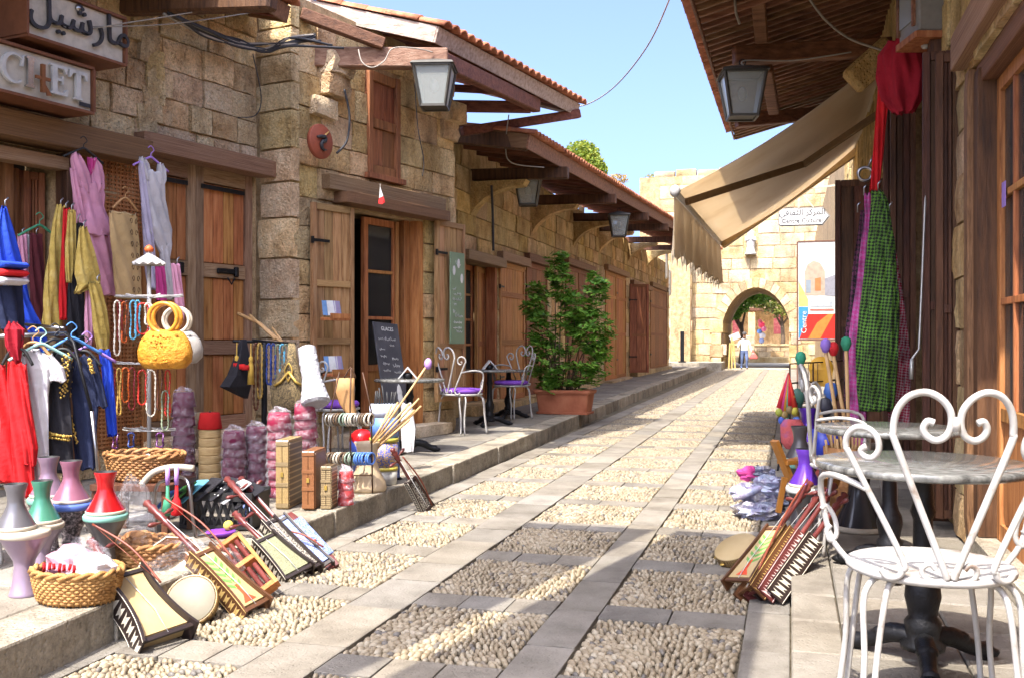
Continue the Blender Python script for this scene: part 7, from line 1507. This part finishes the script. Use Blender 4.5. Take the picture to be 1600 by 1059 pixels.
# ================================================================== CABLES
def cable(name, label, pts, r, m, group=None): return tag(MB().tube(smooth(pts, 7), r, 6).build(name, m), label, 'cable', group)
bd_ = thing('cable_bundle', 'sagging bundle of black cables strung across the corner of the shop wall', 'cables', at(400, 72, 9.4))
PM[bd_.name] = Matrix.Translation(bd_.location)
for i in range(7):
    j = lambda s: rnd.uniform(-s, s); wput(MB().tube(smooth([at(262 + j(6), 18 + j(5), 8.1), at(320 + j(6), 52 + j(8), 8.7), at(372, 68 + j(6), 9.15), at(415, 76 + j(7), 9.35), at(452, 66 + j(8), 9.35), at(492 + 9 * i * (i % 2), 58 + j(6) + 3 * i * (i % 2), 9.6)], 6), .013, 6), 'cable', (cabm, cabm, cabg, cabm)[i % 4], bd_)
cable('cable', 'long thin cable hanging across the sky from the right eave to the left roof', [at(1050, -10, 10.5), at(1012, 72, 11.5), at(958, 138, 13), at(908, 166, 14), at(868, 156, 13.6), at(838, 124, 13)], .009, cabg)
cable('cable', 'thick grey cable sagging from the boarded eave to the red cloth', [at(1262, -5, 8.8), at(1290, 32, 8.9), at(1330, 62, 8.9), at(1395, 84, 8.6)], .011, cabg)
cable('cable', 'thin cable looping under the cafe roof bracket', [at(560, 78, 9.9), at(566, 98, 9.85), at(582, 106, 9.85), at(600, 96, 9.9), at(614, 76, 9.95), at(650, 76, 10), at(676, 82, 10.1)], .006, cabg)
cable('cable', 'black cable looping down the cafe wall beside the corbel', [at(538, 140, 9.8), at(546, 180, 9.85), at(542, 220, 9.85), at(526, 240, 9.8)], .012, cabm)
cable('cable', 'thin black cable running down the cafe wall right of the window', [at(648, 130, 11.0), at(653, 200, 11.0), at(662, 250, 11.1), at(660, 276, 11.1)], .006, cabm)
cable('cable', 'thin cable crossing above the shop signs', [at(-5, 36, 7.2), at(110, 42, 7.4), at(240, 40, 7.8), at(330, 30, 8.3), at(430, 14, 9.0)], .005, cabg)
cable('cable', 'second thin cable crossing above the shop signs', [at(-5, 28, 7.3), at(90, 50, 7.4), at(200, 36, 7.6), at(300, 20, 8.0)], .005, cabg)
cable('cable', 'thin cable hanging down the shop wall near the cafe corner', [at(395, 85, 9.2), at(408, 150, 9.3), at(400, 180, 9.3), at(372, 184, 9.1)], .005, cabm)
cable('cable', 'pale rope hanging under the high roof tip', [at(795, 180, 12.8), at(790, 230, 13.2), at(800, 255, 13.4), at(850, 262, 13.8)], .008, cabg)
cable('cable', 'white cable between the right hand lantern and the wall', [at(1163, 105, 9.3), at(1165, 95, 9.3), at(1240, 95, 9.4), at(1330, 82, 9.4)], .007, wht)
cable('cable', 'rope tied under the boarded eave on the right', [at(1148, -5, 8.6), at(1150, 20, 8.6), at(1156, 38, 8.6)], .012, cabg)
cable('cable', 'black downpipe cable on the low shop row', [at(768, 290, 14.3), at(770, 340, 14.4), at(771, 392, 14.4)], .02, cabm)
cable('cable', 'pale string crossing the gate wall below the statue', [at(1120, 362, 44), at(1200, 366, 44), at(1300, 355, 44)], .015, wht)
# iron post by the landing
p = at(1066, 573, 41.8); tag(MB().box((p.x, p.y, .95), (.16, .08, 1.35), None, 0, .02).box((p.x, p.y, .32), (.3, .2, .12)).build('iron_post', iron), 'short dark iron post at the far end of the left pavement', 'post')
for u, v, d_, lb in ((1027, 415, 37, 'white rounded light fitting near the far end of the shop row'), (1032, 442, 38, 'small white notice near the far end of the shop row')):
    p = at(u, v, d_); p.x = -4.5; o = thing('wall_fitting', lb, 'fitting', p, R(90)); MB().rings([[(sx * .22, -.06, sz * .5) for sx, sz in ((-1, -1), (1, -1), (1, 1), (-1, 1))], [(sx * .17, -.12, sz * .43) for sx, sz in ((-1, -1), (1, -1), (1, 1), (-1, 1))]], 0, False).build('plate', wht, o)

# ================================================================== THE MAN AT THE ARCHWAY
def skinned(name, joints, edges, root, parts, parent, lv=2):
    me = bpy.data.meshes.new(name); me.from_pydata([j[0] for j in joints], edges, []); o = bpy.data.objects.new(name, me); C.objects.link(o)
    md = o.modifiers.new('skin', 'SKIN'); md.use_smooth_shade = True
    for i, j in enumerate(joints): me.skin_vertices[0].data[i].radius = (j[1], j[2] if len(j) > 2 else j[1])
    me.skin_vertices[0].data[root].use_root = True; sd = o.modifiers.new('sub', 'SUBSURF'); sd.levels = sd.render_levels = lv
    bpy.context.view_layer.update(); m2 = bpy.data.meshes.new_from_object(o.evaluated_get(bpy.context.evaluated_depsgraph_get())); bpy.data.objects.remove(o)
    m2.materials.clear()
    for m, f in parts: m2.materials.append(m)
    for p_ in m2.polygons:
        c_ = p_.center
        for i, (m, f) in enumerate(parts):
            if f(c_): p_.material_index = i; break
    m2.shade_smooth(); return put(name, m2, parent)
jeans = cloth('blue_jeans', (.11, .15, .27)); shirt = cloth('white_jacket', (.62, .60, .56)); skn = flat('skin', (.36, .20, .13), .6); shoe = flat('dark_shoe', (.04, .035, .03))
p = at(1163, 576, 43.3); man = thing('person', 'person in white jacket, blue jeans and dark cap standing at the archway', 'person', (p.x, p.y, 0), R(12))
J = [((0, 0, .86), .15, .12), ((0, 0, 1.05), .15, .11), ((0, .0, 1.25), .18, .12), ((0, -.01, 1.38), .08, .08), ((0, -.03, 1.46), .052), ((0, -.05, 1.56), .085, .1), ((0, -.05, 1.66), .07, .085),
     ((.18, 0, 1.32), .065), ((.26, -.02, 1.08), .05), ((.31, -.16, .88), .038), ((.33, -.2, .80), .04, .025), ((-.18, 0, 1.32), .065), ((-.29, -.04, 1.1), .05), ((-.33, -.2, 1.0), .038), ((-.34, -.27, .97), .04, .028),
     ((.09, 0, .80), .10), ((.11, -.06, .46), .07), ((.12, .03, .09), .05), ((.13, -.10, .04), .042, .035), ((-.09, 0, .80), .10), ((-.10, .02, .46), .07), ((-.12, .1, .09), .05), ((-.13, -.03, .04), .042, .035)]
Eg = [(0, 1), (1, 2), (2, 3), (3, 4), (4, 5), (5, 6), (2, 7), (7, 8), (8, 9), (9, 10), (2, 11), (11, 12), (12, 13), (13, 14), (0, 15), (15, 16), (16, 17), (17, 18), (0, 19), (19, 20), (20, 21), (21, 22)]
skinned('body', J, Eg, 0, [(shoe, lambda c: c.z < .075), (skn, lambda c: c.z > 1.42 or (abs(c.x) > .3 and c.y < -.17)), (jeans, lambda c: c.z < .88 and abs(c.x) < .27), (shirt, lambda c: True)], man)
MB().lathe([(.098, 1.61), (.105, 1.63), (.1, 1.69), (.06, 1.73), (0, 1.74)], 14, 0, Matrix.Translation((0, -.05, 0))).box((0, -.15, 1.625), (.13, .1, .014), None, 0, .004).build('cap', flat('dark_cap', (.07, .065, .06), .8), man)
fm_ = MB()
for s in (-1, 1): fm_.ell((s * .035, -.135, 1.585), (.014, .01, .009), 6, 4)
fm_.build('eyes', blk, man); MB().ell((0, -.155, 1.555), (.015, .022, .025), 6, 4).build('nose', skn, man)
for s, hx, hy, hz in ((1, .335, -.21, .76), (-1, -.345, -.30, .96)):
    hm = MB()
    for i in range(4): hm.tube([(hx + .016 * (i - 1.5), hy, hz), (hx + .016 * (i - 1.5), hy - .02, hz - .045), (hx + .016 * (i - 1.5), hy + .01, hz - .075)], [.010, .009, .007], 5)
    hm.tube([(hx - s * .03, hy, hz + .03), (hx - s * .05, hy - .03, hz), (hx - s * .04, hy - .05, hz - .03)], [.011, .010, .008], 5)
    hm.build('fingers', skn, man)
man.scale = (.93,) * 3
o = thing('red_bag', 'small red bag carried in the right hand side hand at the archway', 'bag', V((p.x, p.y, 0)) + V((.40, -.25, .44))); MB().rings([[(w * cos(t), .06 * sin(t), z) for t in [2 * pi * i / 12 for i in range(12)]] for z, w in ((0, .16), (.06, .19), (.18, .12), (.28, .03))]).build('pouch', flat('coral_bag', (.55, .12, .1)), o); MB().tube([(-.03, 0, .27), (0, 0, .36), (.03, 0, .27)], .008, 5).build('handle', redc, o)
o = thing('board_bundle', 'bundle of pale boards and poles held upright at the archway', 'boards', V((p.x, p.y, 0)) + V((-.52, -.3, 0))); 
for i, (x, h, a) in enumerate(((-.1, 1.1, .05), (.0, 1.35, .0), (.1, 1.2, -.06))): board('pole', flat('ochre_pole', (.42, .3, .1)), o, (x, .04 * i, h / 2 + .03), (.07, .03, h), (0, a, 0))
board('sheet', wht, o, (.12, .2, 1.4), (.45, .03, .28), (0, -.4, 0))
